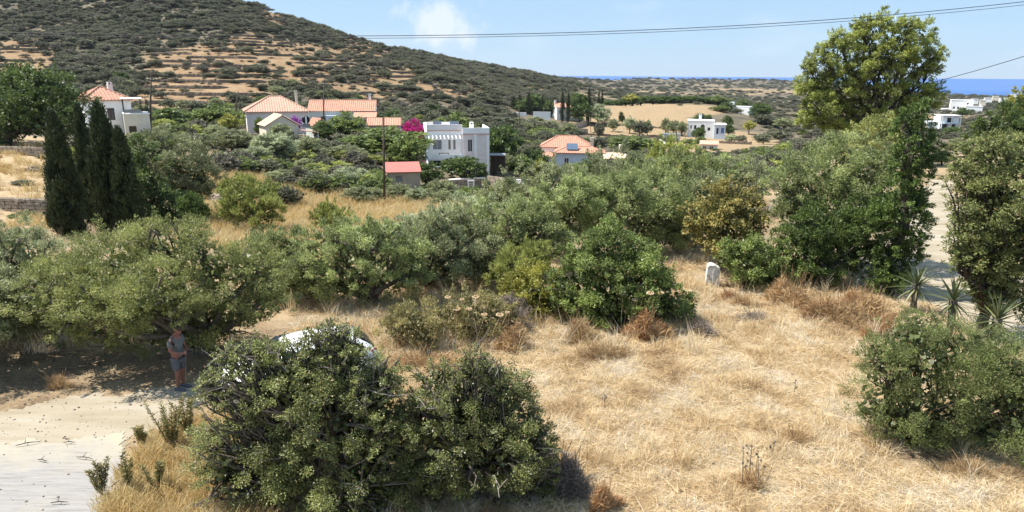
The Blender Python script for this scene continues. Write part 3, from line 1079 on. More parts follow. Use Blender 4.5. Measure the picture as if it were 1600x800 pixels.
tree('spurge_bush', 'yellow green rounded bush left of the dark green bush', 'bush', 'citrus', 22.4, 840,
     [(832, 450, 34), (850, 480, 32), (812, 475, 24), (838, 505, 26), (865, 500, 22)], 11, None, 0.04, stems=4)
tree('carob_bush', 'dense dark green bush in the middle of the picture above the straw', 'bush', 'green', 22.0, 965,
     [(950, 405, 46), (915, 445, 46), (978, 455, 52), (1030, 480, 40), (955, 490, 44), (1045, 505, 28), (895, 480, 30), (990, 400, 34), (905, 400, 28), (1010, 430, 32), (920, 505, 30), (1010, 510, 30), (975, 515, 30), (880, 450, 26)],
     12, None, 0.1, stems=3)
tree('cistus_shrub', 'low dry green shrub left of the yellow bush', 'shrub', 'weed', 20.3, 740,
     [(742, 490, 34), (700, 515, 34), (775, 500, 28), (720, 545, 26), (760, 535, 26)], 13, None, 0.025, stems=6, lai=2.2)
tree('cistus_shrub', 'low dry green shrub right of the parked car', 'shrub', 'weed', 19.4, 640,
     [(650, 510, 32), (622, 525, 26), (670, 535, 26), (640, 500, 22)], 14, None, 0.025, stems=6, lai=2.2)
tree('thorn_shrub', 'grey bare thorny shrub between the yellow bush and the dry brush', 'shrub', 'twig', 21.2, 800,
     [(798, 485, 20), (806, 510, 20), (790, 520, 16)], 15, None, 0.02, stems=5)
GRV = [
    ('olive tree of the grove with the palest crown, in front of its middle', 30.0, 885, [(880, 345, 48), (928, 330, 44), (852, 325, 36), (905, 300, 34)], 'olive_fresh'),
    ('olive tree of the grove above the shaded hollow behind the dark green bush', 31.0, 1010, [(1000, 350, 48), (1040, 322, 44), (980, 315, 40), (1025, 375, 34), (1055, 360, 34)], 'olive_fresh'),
    ('olive tree at the left end of the grove below the stone garden wall', 37.0, 815, [(818, 300, 38), (862, 292, 38), (785, 318, 34), (840, 325, 30)], 'olive'),
    ('olive tree at the back of the grove in front of the orange roofed house', 40.0, 945, [(930, 282, 38), (985, 272, 38), (955, 300, 38), (900, 300, 30)], 'olive'),
    ('olive tree at the back of the grove below the round broom', 41.0, 1060, [(1060, 283, 42), (1105, 277, 38), (1032, 275, 32), (1085, 305, 34)], 'olive_fresh'),
    ('olive tree at the right end of the grove beside the dry field', 42.0, 1160, [(1150, 285, 36), (1180, 280, 28), (1165, 305, 26)], 'olive'),
    ('small olive tree in front of the meadow at the left of the grove', 33.0, 720, [(722, 348, 34), (760, 340, 30), (690, 360, 28)], 'olive_grey'),
    ('olive tree of the grove between the pale tree and the yellowing fig', 33.0, 1085, [(1075, 325, 38), (1110, 310, 34), (1060, 350, 30)], 'olive'),
    ('olive tree in the thick middle of the grove, half hidden all round', 35.5, 965, [(960, 318, 42), (1000, 300, 36), (925, 310, 34)], 'olive_fresh'),
    ('low olive tree in front of the meadow with silvery shoots', 30.0, 600, [(610, 372, 32), (570, 378, 28), (640, 365, 28)], 'olive_grey'),
]
for i, (lab, Y, bx, lb, k) in enumerate(GRV):
    tree('olive_tree', lab, 'tree', k, Y, bx, lb, 40 + i, None, 0.15, twigs=4, grow=1.12)
tree('fig_tree', 'bushy tree with yellowing leaves above the white block', 'tree', 'fig', 28.0, 1130,
     [(1128, 335, 40), (1142, 365, 38), (1098, 345, 26), (1168, 335, 28), (1115, 375, 26), (1150, 305, 24)], 16, None, 0.1)
tree('broom_bush', 'rounded pale broom rising behind the olive grove below the distant white villa', 'bush', 'broom', 62.0, 1052,
     [(1050, 245, 26), (1075, 248, 20), (1025, 250, 20)], 17, None, 0.06, stems=4)
tree('pistachio_bush', 'low leafy bush just right of the white block', 'bush', 'green', 26.0, 1175,
     [(1165, 415, 34), (1208, 425, 34), (1145, 400, 22), (1190, 450, 24), (1225, 440, 22), (1200, 400, 24)], 18, None, 0.05, stems=5)
tree('olive_tree', 'tall fresh green olive tree left of the sandy track', 'tree', 'olive_fresh', 29.0, 1290,
     [(1258, 285, 44), (1318, 262, 44), (1375, 268, 40), (1245, 335, 38), (1305, 330, 50), (1375, 330, 42), (1230, 295, 26), (1350, 290, 40)], 19, None, 0.2)
tree('conifer', 'short branching conifer whose boughs reach over the sandy track', 'tree', 'pine', 26.0, 1285,
     [(1310, 385, 42), (1268, 425, 28), (1250, 385, 32), (1352, 355, 34), (1330, 400, 30), (1275, 455, 18), (1345, 395, 26), (1280, 360, 34)], 20, None, 0.14, grow=1.3)
tree('conifer', 'tall dark conifer with a bare patch of track on each side', 'tree', 'pine', 25.2, 1408,
     [(1440, 172, 13), (1425, 205, 22), (1440, 230, 22), (1415, 250, 20), (1428, 285, 20), (1405, 320, 30), (1412, 355, 28), (1398, 385, 26), (1415, 400, 22),
      (1400, 430, 24), (1382, 452, 20), (1380, 340, 22), (1450, 255, 16), (1430, 320, 16), (1385, 410, 22), (1424, 375, 18), (1420, 185, 14)], 21, None, 0.16, grow=1.32, spine=True, lai=3.2)
tree('broom_bush', 'tall feathery grey green bush behind the fresh green olive on the right', 'bush', 'olive_yellow', 58.0, 1360,
     [(1350, 222, 28), (1392, 212, 28), (1312, 238, 22), (1420, 222, 22)], 22, None, 0.06, stems=5)
tree('pistachio_tree', 'broad tree with reddish leaf tips at the right edge above the yuccas', 'tree', 'russet', 20.5, 1560,
     [(1548, 272, 42), (1597, 252, 38), (1522, 245, 30), (1568, 320, 54), (1534, 350, 38), (1592, 395, 52), (1520, 392, 26), (1542, 405, 38), (1600, 310, 56),
      (1552, 236, 26), (1497, 375, 20), (1512, 310, 26), (1500, 405, 18), (1640, 350, 60), (1580, 440, 28), (1505, 270, 24), (1545, 440, 26), (1522, 420, 22), (1600, 470, 30), (1555, 465, 24), (1530, 445, 18), (1575, 410, 40), (1550, 350, 40)], 23, None, 0.16, bark=BARK_D, twigs=6)
tree('eucalyptus_tree', 'tall airy eucalyptus standing against the sky', 'tree', 'eucalyptus', 70.0, 1345,
     [(1378, 40, 20), (1350, 62, 26), (1400, 68, 30), (1435, 60, 24), (1315, 72, 22), (1285, 92, 18), (1370, 95, 28), (1420, 100, 24), (1330, 105, 26), (1265, 105, 12),
      (1275, 135, 26), (1310, 145, 30), (1365, 135, 30), (1415, 140, 28), (1450, 110, 16), (1460, 90, 14), (1285, 170, 26), (1265, 185, 18), (1330, 175, 26), (1365, 175, 24), (1440, 155, 20), (1465, 145, 14),
      (1410, 180, 22), (1345, 40, 12), (1310, 195, 22), (1420, 45, 14)], 24, None, 0.25, bark=BARK_D, twigs=8, lai=3.3, sub=0.26, grow=1.22, leafpx=3.7, spine=False)
tree('olive_tree', 'rounded evergreen at the right edge below the far white houses', 'tree', 'dark', 60.0, 1565,
     [(1562, 200, 26), (1592, 192, 30), (1535, 208, 20), (1580, 222, 26), (1620, 200, 30)], 25, None, 0.15)
tree('mimosa_tree', 'bright yellow green tree touching the right edge', 'tree', 'citrus', 66.0, 1590,
     [(1590, 162, 14), (1600, 150, 14), (1585, 178, 14), (1612, 165, 18)], 26, None, 0.12)
tree('carob_tree', 'big dark round tree at the left edge beside the red roofed house', 'tree', 'dark', 74.0, 45,
     [(38, 158, 40), (88, 158, 38), (5, 150, 38), (60, 195, 42), (112, 182, 24), (-20, 190, 46), (25, 200, 32), (95, 200, 26), (60, 135, 24)], 27, None, 0.3, bark=BARK_D)
tree('oak_tree', 'very dark dense tree right of the cypresses', 'tree', 'dark', 46.0, 255,
     [(222, 285, 36), (215, 240, 22), (228, 330, 36), (255, 345, 36), (285, 340, 28), (205, 355, 30)], 28, None, 0.18, bark=BARK_D)
tree('olive_tree', 'big rounded olive behind the very dark tree', 'tree', 'olive', 52.0, 285,
     [(262, 250, 38), (300, 262, 36), (240, 280, 34), (285, 295, 34), (318, 285, 26), (250, 235, 26)], 29, None, 0.18, bark=BARK_D)
tree('almond_tree', 'rounded yellowish tree alone in the golden meadow', 'tree', 'broom', 47.0, 408,
     [(392, 322, 34), (365, 320, 24), (412, 335, 24), (380, 305, 24), (355, 332, 16)], 30, None, 0.09)
tree('broom_bush', 'upright green broom in the golden meadow', 'bush', 'broom', 47.0, 517,
     [(515, 335, 20), (525, 352, 22), (505, 352, 18)], 31, None, 0.04, stems=4)


# ---------------------------------------------------------------- cypresses near
def cypress(label, px, py_top, wpx, Y, seed, base_py=None, group=None):
    global FACES
    rng = np.random.default_rng(300 + seed)
    bp = at(px, 290, Y)
    bz = gz(bp[0], Y)
    H = at(px, py_top, Y)[2] - bz
    R = wpx * 0.5 * mpp(px, 400, Y)
    n = 300
    t = rng.random(n) ** 0.9
    prof = np.interp(t, [0, .08, .3, .6, .85, 1], [.75, .95, 1, .74, .40, .04])
    a = rng.random(n) * 6.283
    wob = 1 + 0.14 * np.sin(a * 3 + t * 16) + 0.1 * np.sin(a * 5 - t * 25)
    C = np.stack([np.cos(a) * R * prof * .86 * wob, np.sin(a) * R * prof * .86 * wob, 0.15 + t * H * 0.97], -1)
    O = np.stack([np.cos(a), np.sin(a), np.full(n, .9)], -1)
    ml = 4.5 * mpp(px, 400, Y)
    m = 85
    ci = np.repeat(np.arange(n), m)
    off = rng.normal(size=(n * m, 3)) * np.array([.12, .12, .24]) * R
    V = leaf_quads(C[ci] + off, O[ci] * .6 + np.array([0, 0, .9]) + rng.normal(size=(n * m, 3)) * .4, ml, 0.38, rng)
    tint = np.clip(0.6 * rng.random(n)[ci] + .4 * rng.random(n * m), 0, 1) * .9
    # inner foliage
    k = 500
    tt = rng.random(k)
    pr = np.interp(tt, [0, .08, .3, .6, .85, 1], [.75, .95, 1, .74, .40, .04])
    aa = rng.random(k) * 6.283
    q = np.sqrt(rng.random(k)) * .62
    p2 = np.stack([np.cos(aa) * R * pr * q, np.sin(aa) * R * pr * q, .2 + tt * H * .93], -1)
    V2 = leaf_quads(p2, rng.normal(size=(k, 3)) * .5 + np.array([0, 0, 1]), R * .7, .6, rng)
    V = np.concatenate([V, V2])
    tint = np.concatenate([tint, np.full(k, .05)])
    root = empty('cypress_tree', (bp[0], Y, bz), label, 'tree', group)
    n4 = len(V)
    FACES += n4
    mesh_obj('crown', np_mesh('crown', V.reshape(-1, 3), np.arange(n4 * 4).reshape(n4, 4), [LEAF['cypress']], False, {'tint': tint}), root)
    MB().tube([(0, 0, -.3), (0, 0, H * .5), (0, 0, H * .9)], [R * .22, R * .12, .02], 7).build('trunk', BARK_D, root, True)
    return root


cypress('tall dark cypress standing apart on the left, with a pointed top', 99, 180, 46, 39.5, 1)
cypress('slim cypress between the lone cypress and the broad one', 139, 166, 26, 46.0, 2)
cypress('broad cypress in front of the red roofed white house', 170, 164, 50, 42.5, 3)
cypress('short cypress joined to the right side of the broad one', 196, 205, 38, 42.0, 4)

# ---------------------------------------------------------------- repeated trees: one of each kind, then copies
PROTO = {}


def proto(kind, leafkind, lobes, L, seed, trunk=True, lai=2.4, sub=0.32, tw=0.03, cap=9000):
    rng = np.random.default_rng(seed)
    asp, up, sb, la, lp = KIND[leafkind]
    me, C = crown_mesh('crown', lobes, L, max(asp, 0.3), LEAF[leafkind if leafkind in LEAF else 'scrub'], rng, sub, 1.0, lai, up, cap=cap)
    rr = random.Random(seed)
    mb = MB()
    fork = (0, 0, min(l[2] - l[5] for l in lobes) + .05)
    limb(mb, (0, 0, -0.12), fork, tw * 1.4, tw, rr, 6, 3, .06)
    for l in lobes:
        limb(mb, fork, l[:3], tw * .7, tw * .2, rr, 4, 3, .08)
    PROTO[kind] = (me, np_mesh('trunk', np.array(mb.v), mb.f, [BARK_D], True))


def rl(seed, n, h0, h1, r, spread=.26, sq=.8):
    q = random.Random(seed)
    o = []
    for i in range(n):
        a = i * 2.4 + q.uniform(-.4, .4)
        d = spread * math.sqrt((i + .3) / n)
        z = h1 - (h1 - h0) * (d / spread) * q.uniform(.5, 1)
        R = r * q.uniform(.8, 1.15)
        o.append((math.cos(a) * d, math.sin(a) * d, z, R, R, R * sq))
    return o


for s_ in range(3):
    proto('olive%d' % s_, 'olive', rl(s_, 10, .26, .72, .27, .29), .055, 60 + s_)
    proto('olive_grey%d' % s_, 'olive_grey', rl(s_ + 5, 10, .26, .72, .27, .29), .055, 64 + s_)
    proto('dark%d' % s_, 'dark', rl(s_ + 9, 10, .22, .70, .29, .29), .06, 68 + s_)
    proto('green%d' % s_, 'green', rl(s_ + 14, 10, .22, .70, .29, .29), .06, 72 + s_)
    proto('scrub%d' % s_, 'scrub', rl(s_ + 18, 8, .28, .68, .30, .28, .9), .075, 76 + s_, tw=.02, cap=3500)
proto('broom0', 'broom', rl(21, 7, .30, .68, .28), .10, 80, cap=7000)
proto('broom1', 'broom', rl(22, 7, .30, .68, .28), .10, 81, cap=7000)
proto('citrus0', 'citrus', rl(23, 7, .34, .72, .26), .07, 82)
proto('magenta0', 'magenta', rl(24, 10, .34, .68, .26, .36, .9), .06, 83, lai=3)
proto('purple0', 'magenta', rl(25, 8, .25, .76, .24, .3, 1), .06, 84)
PROTO['purple0'][0].materials[0] = LEAF['purple']
proto('twig0', 'twig', rl(26, 7, .3, .66, .3), .11, 85, cap=3000)
proto('russet0', 'russet', rl(27, 9, .32, .74, .26), .06, 86)
# column form for far cypresses
cyl = [(0, 0, z, r, r, .13) for z, r in ((.10, .30), (.22, .42), (.36, .46), (.5, .44), (.64, .38), (.77, .30), (.88, .2), (.95, .1))]
proto('cypress0', 'cypress', cyl, .05, 87, sub=.34, cap=5000)
proto('pine0', 'pine', rl(28, 9, .26, .74, .26), .06, 88)
PROTO['cypressclump0'] = PROTO['cypress0']
_pc = {}


def plant_copy(kind, name, label, cat, group, px, top, Y, wpx, wz=None, sink=.08, parts=True, py_base=None):
    vs = sorted(k for k in PROTO if k.rstrip('0123456789') == kind)
    _pc[kind] = _pc.get(kind, -1) + 1
    crown, trunk = PROTO[vs[_pc[kind] % len(vs)]]
    bp = at(px, 200, Y)
    bz = gz(bp[0], Y)
    H = max(0.5, at(px, top, Y)[2] - bz)
    w = wpx * mpp(px, 200, Y)
    q = random.Random(px * 13 + Y)
    root = empty(name, (bp[0], Y, bz - sink), label, cat, group, q.uniform(0, 6.28))
    root.scale = (w * (1.25 if kind != 'cypress' else 1.0), w * (1.25 if kind != 'cypress' else 1.0), H * 1.02)
    mesh_obj('crown', crown, root)
    if parts:
        mesh_obj('trunk', trunk, root)
    return root


MID = [
    # kind, name, category, px, top, Y, width, label
    ('dark', 'fig_tree', 'tree', 268, 163, 122, 58, 'dark leafy tree right of the leaning pole beside the flat roofed annex'),
    ('broom', 'bush', 'bush', 258, 183, 112, 30, 'yellowish bush at the foot of the leaning pole'),
    ('green', 'mastic_tree', 'tree', 336, 158, 118, 70, 'dome shaped light green tree left of the pink eaved house'),
    ('citrus', 'reed_clump', 'plant', 357, 174, 108, 36, 'bright green reeds beside the thin pole left of the pink eaved house'),
    ('broom', 'bush', 'bush', 298, 190, 96, 44, 'yellowish rounded bush in front of the dome shaped tree'),
    ('olive', 'olive_tree', 'tree', 336, 190, 97, 38, 'olive tree just below the dome shaped tree'),
    ('dark', 'bush', 'bush', 320, 206, 90, 36, 'small very dark bush among the olives below the dome shaped tree'),
    ('olive', 'olive_tree', 'tree', 360, 194, 88, 58, 'olive tree with brown lower branches above the pale boulder'),
    ('olive_grey', 'olive_tree', 'tree', 425, 200, 86, 62, 'palest broad olive tree below the pink eaved house'),
    ('olive_grey', 'olive_tree', 'tree', 398, 224, 82, 40, 'pale olive bush at the lower left of the palest olive'),
    ('olive', 'olive_tree', 'tree', 480, 207, 92, 38, 'round olive tree right of the palest olive'),
    ('olive', 'olive_tree', 'tree', 438, 187, 108, 36, 'dull olive tree against the wall of the cream gabled annex'),
    ('twig', 'thorn_shrub', 'shrub', 352, 240, 74, 34, 'bare brownish thorn shrub above the pale boulder'),
    ('broom', 'bush', 'bush', 372, 268, 66, 40, 'yellowish bush right of the pale boulder'),
    ('green', 'bush', 'bush', 412, 276, 64, 42, 'green bush at the back of the golden meadow'),
    ('scrub', 'bush', 'bush', 440, 284, 62, 40, 'brownish scrub at the back of the golden meadow'),
    ('green', 'citrus_tree', 'tree', 490, 266, 70, 48, 'dark leafy round tree at the back of the golden meadow'),
    ('olive_grey', 'olive_tree', 'tree', 543, 254, 74, 58, 'silvery olive tree left of the tall dark pole'),
    ('green', 'bush', 'bush', 583, 260, 78, 28, 'light green bush between the silvery olive and the tall dark pole'),
    ('olive', 'olive_tree', 'tree', 533, 222, 92, 66, 'wide olive tree below the big leafy fig'),
    ('green', 'fig_tree', 'tree', 543, 172, 122, 58, 'big fresh green fig in front of the long orange roof'),
    ('dark', 'bush', 'bush', 505, 186, 118, 32, 'dark bush in front of the little orange roof'),
    ('green', 'carob_tree', 'tree', 600, 190, 104, 112, 'large spreading green tree behind the tall dark pole'),
    ('green', 'carob_tree', 'tree', 636, 205, 98, 52, 'green tree between the tall dark pole and the white house'),
    ('dark', 'bush', 'bush', 664, 246, 86, 42, 'very dark clipped bush right of the red roofed shed'),
    ('magenta', 'bougainvillea', 'flowering plant', 643, 180, 110, 40, 'bright magenta bougainvillea left of the white house'),
    ('green', 'pepper_tree', 'tree', 706, 172, 150, 60, 'yellowish green tree behind the roof of the white house'),
    ('dark', 'mastic_bush', 'bush', 722, 237, 97, 58, 'clipped dome shaped bush in front of the white house'),
    ('russet', 'bush', 'bush', 754, 252, 98, 16, 'small reddish bush at the corner of the white house'),
    ('olive', 'olive_tree', 'tree', 555, 285, 66, 46, 'dark olive tree left of the foot of the tall dark pole'),
    ('olive', 'olive_tree', 'tree', 580, 288, 68, 34, 'narrow olive tree just left of the tall dark pole'),
    ('olive', 'olive_tree', 'tree', 618, 282, 70, 42, 'olive tree right of the tall dark pole in front of the shed'),
    ('olive_grey', 'bush', 'bush', 648, 288, 68, 30, 'grey leaved bush in front of the shed'),
    ('olive', 'olive_tree', 'tree', 685, 272, 72, 52, 'round olive tree right of the shed at the meadow edge'),
    ('olive', 'olive_tree', 'tree', 690, 292, 64, 36, 'low olive bush at the right end of the meadow'),
    ('green', 'bush', 'bush', 735, 284, 70, 44, 'green bush below the small white gate'),
    ('broom', 'bush', 'bush', 768, 285, 66, 48, 'pale green bush below the dark stone garden wall'),
    ('olive', 'olive_tree', 'tree', 812, 290, 62, 40, 'small olive tree below the grey garden steps'),
    ('dark', 'pine_tree', 'tree', 782, 188, 132, 62, 'tall dark tree with a bare trunk right of the white house'),
    ('olive', 'olive_tree', 'tree', 796, 234, 122, 32, 'small garden tree between the white house and the orange roofed house'),
    ('green', 'citrus_tree', 'tree', 815, 236, 122, 36, 'green garden tree left of the orange roofed house'),
    ('dark', 'citrus_tree', 'tree', 838, 226, 132, 36, 'dark garden tree at the left wall of the orange roofed house'),
    ('citrus', 'citrus_tree', 'tree', 846, 244, 122, 30, 'yellowish citrus tree in front of the orange roofed house'),
    ('green', 'citrus_tree', 'tree', 866, 250, 118, 26, 'low green tree at the front corner of the orange roofed house'),
    ('green', 'citrus_tree', 'tree', 925, 242, 130, 44, 'fresh green tree at the right wall of the orange roofed house'),
    ('olive', 'olive_tree', 'tree', 893, 250, 128, 28, 'small olive tree below the window of the orange roofed house'),
    ('dark', 'bush', 'bush', 915, 211, 185, 24, 'small dark bush behind the orange roof'),
    ('scrub', 'bush', 'bush', 935, 211, 186, 24, 'second dark bush behind the orange roof, its right neighbour'),
    ('green', 'mastic_bush', 'bush', 988, 209, 190, 66, 'wide green mastic thicket in the dry field'),
    ('olive', 'olive_tree', 'tree', 890, 187, 240, 22, 'round olive tree below the wall of the cypress house'),
    ('olive', 'olive_tree', 'tree', 876, 204, 215, 34, 'olive tree above the left end of the orange roof'),
    ('green', 'olive_tree', 'tree', 848, 196, 230, 36, 'olive tree on the bank below the cypress house'),
    ('olive', 'olive_tree', 'tree', 828, 205, 210, 42, 'wide olive tree above the roof of the white house'),
    ('olive', 'olive_tree', 'tree', 800, 196, 225, 40, 'olive tree left of the pole on the slope'),
    ('scrub', 'olive_tree', 'tree', 770, 180, 235, 46, 'dull olive tree behind the chimney of the white house'),
    ('olive', 'olive_tree', 'tree', 838, 180, 265, 30, 'olive tree below the left cypresses of the cypress house'),
    ('olive', 'olive_tree', 'tree', 862, 186, 258, 22, 'small olive tree at the gate of the cypress house'),
    ('olive_grey', 'olive_tree', 'tree', 935, 158, 285, 30, 'pale olive tree beside the pair of thin cypresses'),
    ('scrub', 'bush', 'bush', 936, 188, 245, 15, 'lone round bush on the dry terrace below the cypress house'),
    ('olive', 'olive_tree', 'tree', 958, 182, 265, 15, 'thin young tree on the stubble, nearest the cypress house'),
    ('olive_grey', 'olive_tree', 'tree', 984, 178, 262, 18, 'spindly pale tree on the stubble field'),
    ('dark', 'bush', 'bush', 970, 172, 290, 8, 'tiny round bush on the stubble field'),
    ('scrub', 'bush', 'bush', 1000, 186, 255, 26, 'dark bush in the middle of the dry terraces'),
    ('olive', 'olive_tree', 'tree', 1012, 183, 258, 14, 'small tree right of the dark bush on the dry terraces'),
    ('olive', 'olive_tree', 'tree', 1040, 180, 268, 14, 'small round tree on the stubble nearest the distant villa'),
    ('olive', 'olive_tree', 'tree', 1053, 184, 262, 20, 'wider tree on the stubble left of the distant villa'),
    ('olive', 'olive_tree', 'tree', 1066, 186, 258, 18, 'tree touching the left wall of the distant villa'),
    ('dark', 'bush', 'bush', 1093, 174, 292, 18, 'dark round tree just behind the distant villa'),
    ('dark', 'bush', 'bush', 1105, 176, 290, 12, 'small dark tree behind the right part of the distant villa'),
    ('dark', 'bush', 'bush', 1093, 196, 240, 18, 'dark bush in front of the arched door of the distant villa'),
    ('dark', 'bush', 'bush', 1082, 215, 205, 24, 'round dark tree left of the red roofed outbuilding'),
    ('green', 'bush', 'bush', 1097, 211, 222, 14, 'light bush between the distant villa and the outbuilding'),
    ('dark', 'bush', 'bush', 1120, 231, 186, 12, 'little dark bush right of the red roofed outbuilding'),
    ('olive_grey', 'bush', 'bush', 1144, 208, 232, 18, 'grey bush below the terrace of the distant villa'),
    ('scrub', 'bush', 'bush', 1160, 210, 230, 14, 'dull bush beside the drive of the distant villa'),
    ('dark', 'stone_pine', 'tree', 1136, 178, 285, 16, 'lollipop shaped tree behind the drive of the distant villa'),
    ('dark', 'stone_pine', 'tree', 1139, 190, 262, 16, 'flat topped tree right of the blue shaded veranda'),
    ('citrus', 'stone_pine', 'tree', 1171, 186, 272, 20, 'light green umbrella shaped tree beside the pale drive'),
    ('dark', 'bush', 'bush', 1187, 157, 330, 28, 'dark round tree right of the long white wall'),
    ('dark', 'bush', 'bush', 1132, 158, 345, 24, 'dark tree in front of the long white wall'),
    ('green', 'bush', 'bush', 1124, 164, 335, 26, 'green bush left of the long white wall'),
    ('dark', 'bush', 'bush', 1158, 152, 355, 24, 'dark tree behind the long white wall'),
    ('olive', 'olive_tree', 'tree', 1180, 227, 188, 14, 'small olive at the lower end of the pale drive'),
    ('olive', 'olive_tree', 'tree', 1196, 226, 188, 18, 'second small olive at the lower end of the pale drive, its right neighbour'),
    ('scrub', 'bush', 'bush', 1195, 206, 225, 26, 'dark scrub bush right of the pale drive'),
    ('scrub', 'bush', 'bush', 1222, 202, 240, 34, 'wide grey scrub on the slope left of the eucalyptus'),
    ('scrub', 'bush', 'bush', 1235, 218, 205, 30, 'green scrub below the grey scrub left of the eucalyptus'),
    ('scrub', 'bush', 'bush', 1205, 240, 165, 26, 'dark scrub at the edge of the grove below the pale drive'),
    ('scrub', 'bush', 'bush', 1180, 243, 160, 20, 'low scrub at the near end of the dry field'),
    ('olive', 'bush', 'bush', 1225, 180, 300, 30, 'olive bush on the far slope left of the eucalyptus'),
    ('scrub', 'bush', 'bush', 1195, 178, 310, 30, 'grey scrub above the pale drive'),
    ('russet', 'bush', 'bush', 1480, 232, 70, 34, 'reddish bush left of the rounded evergreen on the right'),
    ('olive', 'bush', 'bush', 1500, 210, 90, 30, 'olive bush below the far blue shaded house'),
    ('dark', 'bush', 'bush', 1490, 195, 230, 22, 'dark bush right of the far blue shaded house'),
    ('dark', 'bush', 'bush', 1500, 166, 480, 16, 'dark tree in front of the far white villa'),
    ('green', 'olive_tree', 'tree', 1230, 335, 40, 30, 'green bush at the edge of the dry field behind the fresh green olive'),
    ('green', 'bush', 'bush', 1205, 345, 38, 26, 'soft green bush right of the yellowing fig'),
    ('citrus', 'spurge_bush', 'bush', 207, 206, 100, 30, 'yellow flowered bush below the annex of the red roofed house'),
    ('purple', 'bougainvillea', 'flowering plant', 462, 176, 124, 16, 'purple bougainvillea against the pink wall'),
    ('green', 'vine', 'plant', 406, 178, 123, 14, 'green climber on the shaded wall of the pink eaved house'),
    ('broom', 'bush', 'bush', 110, 222, 62, 26, 'pale bush between the two tallest cypresses'),
    ('olive', 'bush', 'bush', 70, 290, 55, 26, 'green bush at the left foot of the lone cypress'),
    ('twig', 'thorn_shrub', 'shrub', 46, 266, 62, 36, 'low brown thorn shrub between the two terrace walls on the left'),
    ('dark', 'bush', 'bush', 12, 338, 45, 34, 'dark bush below the lower terrace wall at the left edge'),
    ('dark', 'bush', 'bush', 52, 344, 43, 26, 'small dark bush at the foot of the lower terrace wall near the lone cypress'),
    ('scrub', 'bush', 'bush', 18, 288, 56, 30, 'grey scrub on the middle step of the left terraces'),
    ('scrub', 'bush', 'bush', 62, 252, 68, 22, 'grey scrub on the upper step beside the lone cypress'),
    ('olive', 'bush', 'bush', 0, 200, 84, 40, 'olive bush at the left edge above the terraces'),
    ('pine', 'pine_tree', 'tree', 283, 292, 44, 46, 'small conifer with light green sprays in front of the very dark tree'),
]
for i, (k, nm, cat, px, top, Y, w, lab) in enumerate(MID):
    plant_copy(k, nm, lab, cat, None, px, top, Y, w)
# cypress house garden
for px, top, w, Y, lab in [(802, 150, 9, 300, 'thin cypress at the far left of the cypress house garden'), (812, 148, 8, 302, 'second thin cypress from the left of the cypress house garden'),
                           (826, 146, 12, 296, 'thick cypress in the left group of the cypress house garden'), (847, 150, 10, 298, 'cypress just left of the white wing of the cypress house'),
                           (878, 142, 8, 284, 'cypress standing before the white gable, left of a pair'), (887, 146, 8, 283, 'cypress standing before the white gable, right of a pair'),
                           (919, 138, 9, 286, 'cypress at the right edge of the dense dark tree'),
                           (934, 143, 7, 292, 'thin cypress of the pair on the right of the garden, left one'), (939, 142, 7, 293, 'thin cypress of the pair on the right of the garden, right one'),
                           (222, 64, 12, 375, 'lone dark cypress high on the hillside')]:
    plant_copy('cypress', 'cypress_tree', lab, 'tree', 'cypresses of the white gabled house' if px > 300 else None, px, top, Y, w)
for px, top, w, Y, lab in [(905, 140, 36, 288, 'dense dark round tree right of the white gable'), (835, 142, 30, 306, 'dark tree behind the left group of cypresses'),
                           (860, 152, 20, 296, 'dark low tree in front of the cypress house roof'), (815, 155, 26, 300, 'dark tree among the thin cypresses on the left of the garden')]:
    plant_copy('dark', 'garden_tree', lab, 'tree', None, px, top, Y, w)
# windbreak behind the stubble field
for i, (px, top, w) in enumerate([(948, 156, 20), (962, 155, 18), (976, 152, 22), (986, 145, 22), (999, 148, 24), (1018, 147, 26), (1035, 148, 24), (1050, 148, 28), (1075, 148, 28),
                                  (1098, 150, 22), (1116, 148, 26)]):
    plant_copy('citrus' if i == 3 else ('green' if i == 10 else 'dark'), 'windbreak_tree',
               'yellow green tree standing out in the dark tree row' if i == 3 else ('lighter green tree at the right end of the dark tree row' if i == 10 else '%s tree from the left in the dark row behind the stubble field' % ['first', 'second', 'third', 'fourth', 'fifth', 'sixth', 'seventh', 'eighth', 'ninth', 'tenth', 'last'][i]),
               'tree', 'windbreak row behind the stubble field' if i not in (3, 10) else None, px, top, 385, w * 1.2)

# hillside bushes: the nearest ones as things, the rest as one mass
cand = []
hr = np.random.default_rng(77)
xs = hr.uniform(-0.80, 0.10, 60000)
ys = np.exp(hr.uniform(math.log(150), math.log(760), 60000))
X = xs * ys
ZZ, Z0, OP, TM = ground_full(X, ys)
px_, py_ = proj(X, ys, ZZ)
keep = hr.random(60000) < np.clip(0.92 - OP * 0.74, 0, 1) * np.clip(0.05 + 1.5 * vn1.fbm(X / 25, ys / 25), 0, 1)
keep &= (px_ > -60) & (px_ < 900) & (py_ > -60)
keep &= ~((px_ > 795) & (px_ < 945) & (ys > 255) & (ys < 300))
ok = np.nonzero(keep)[0]
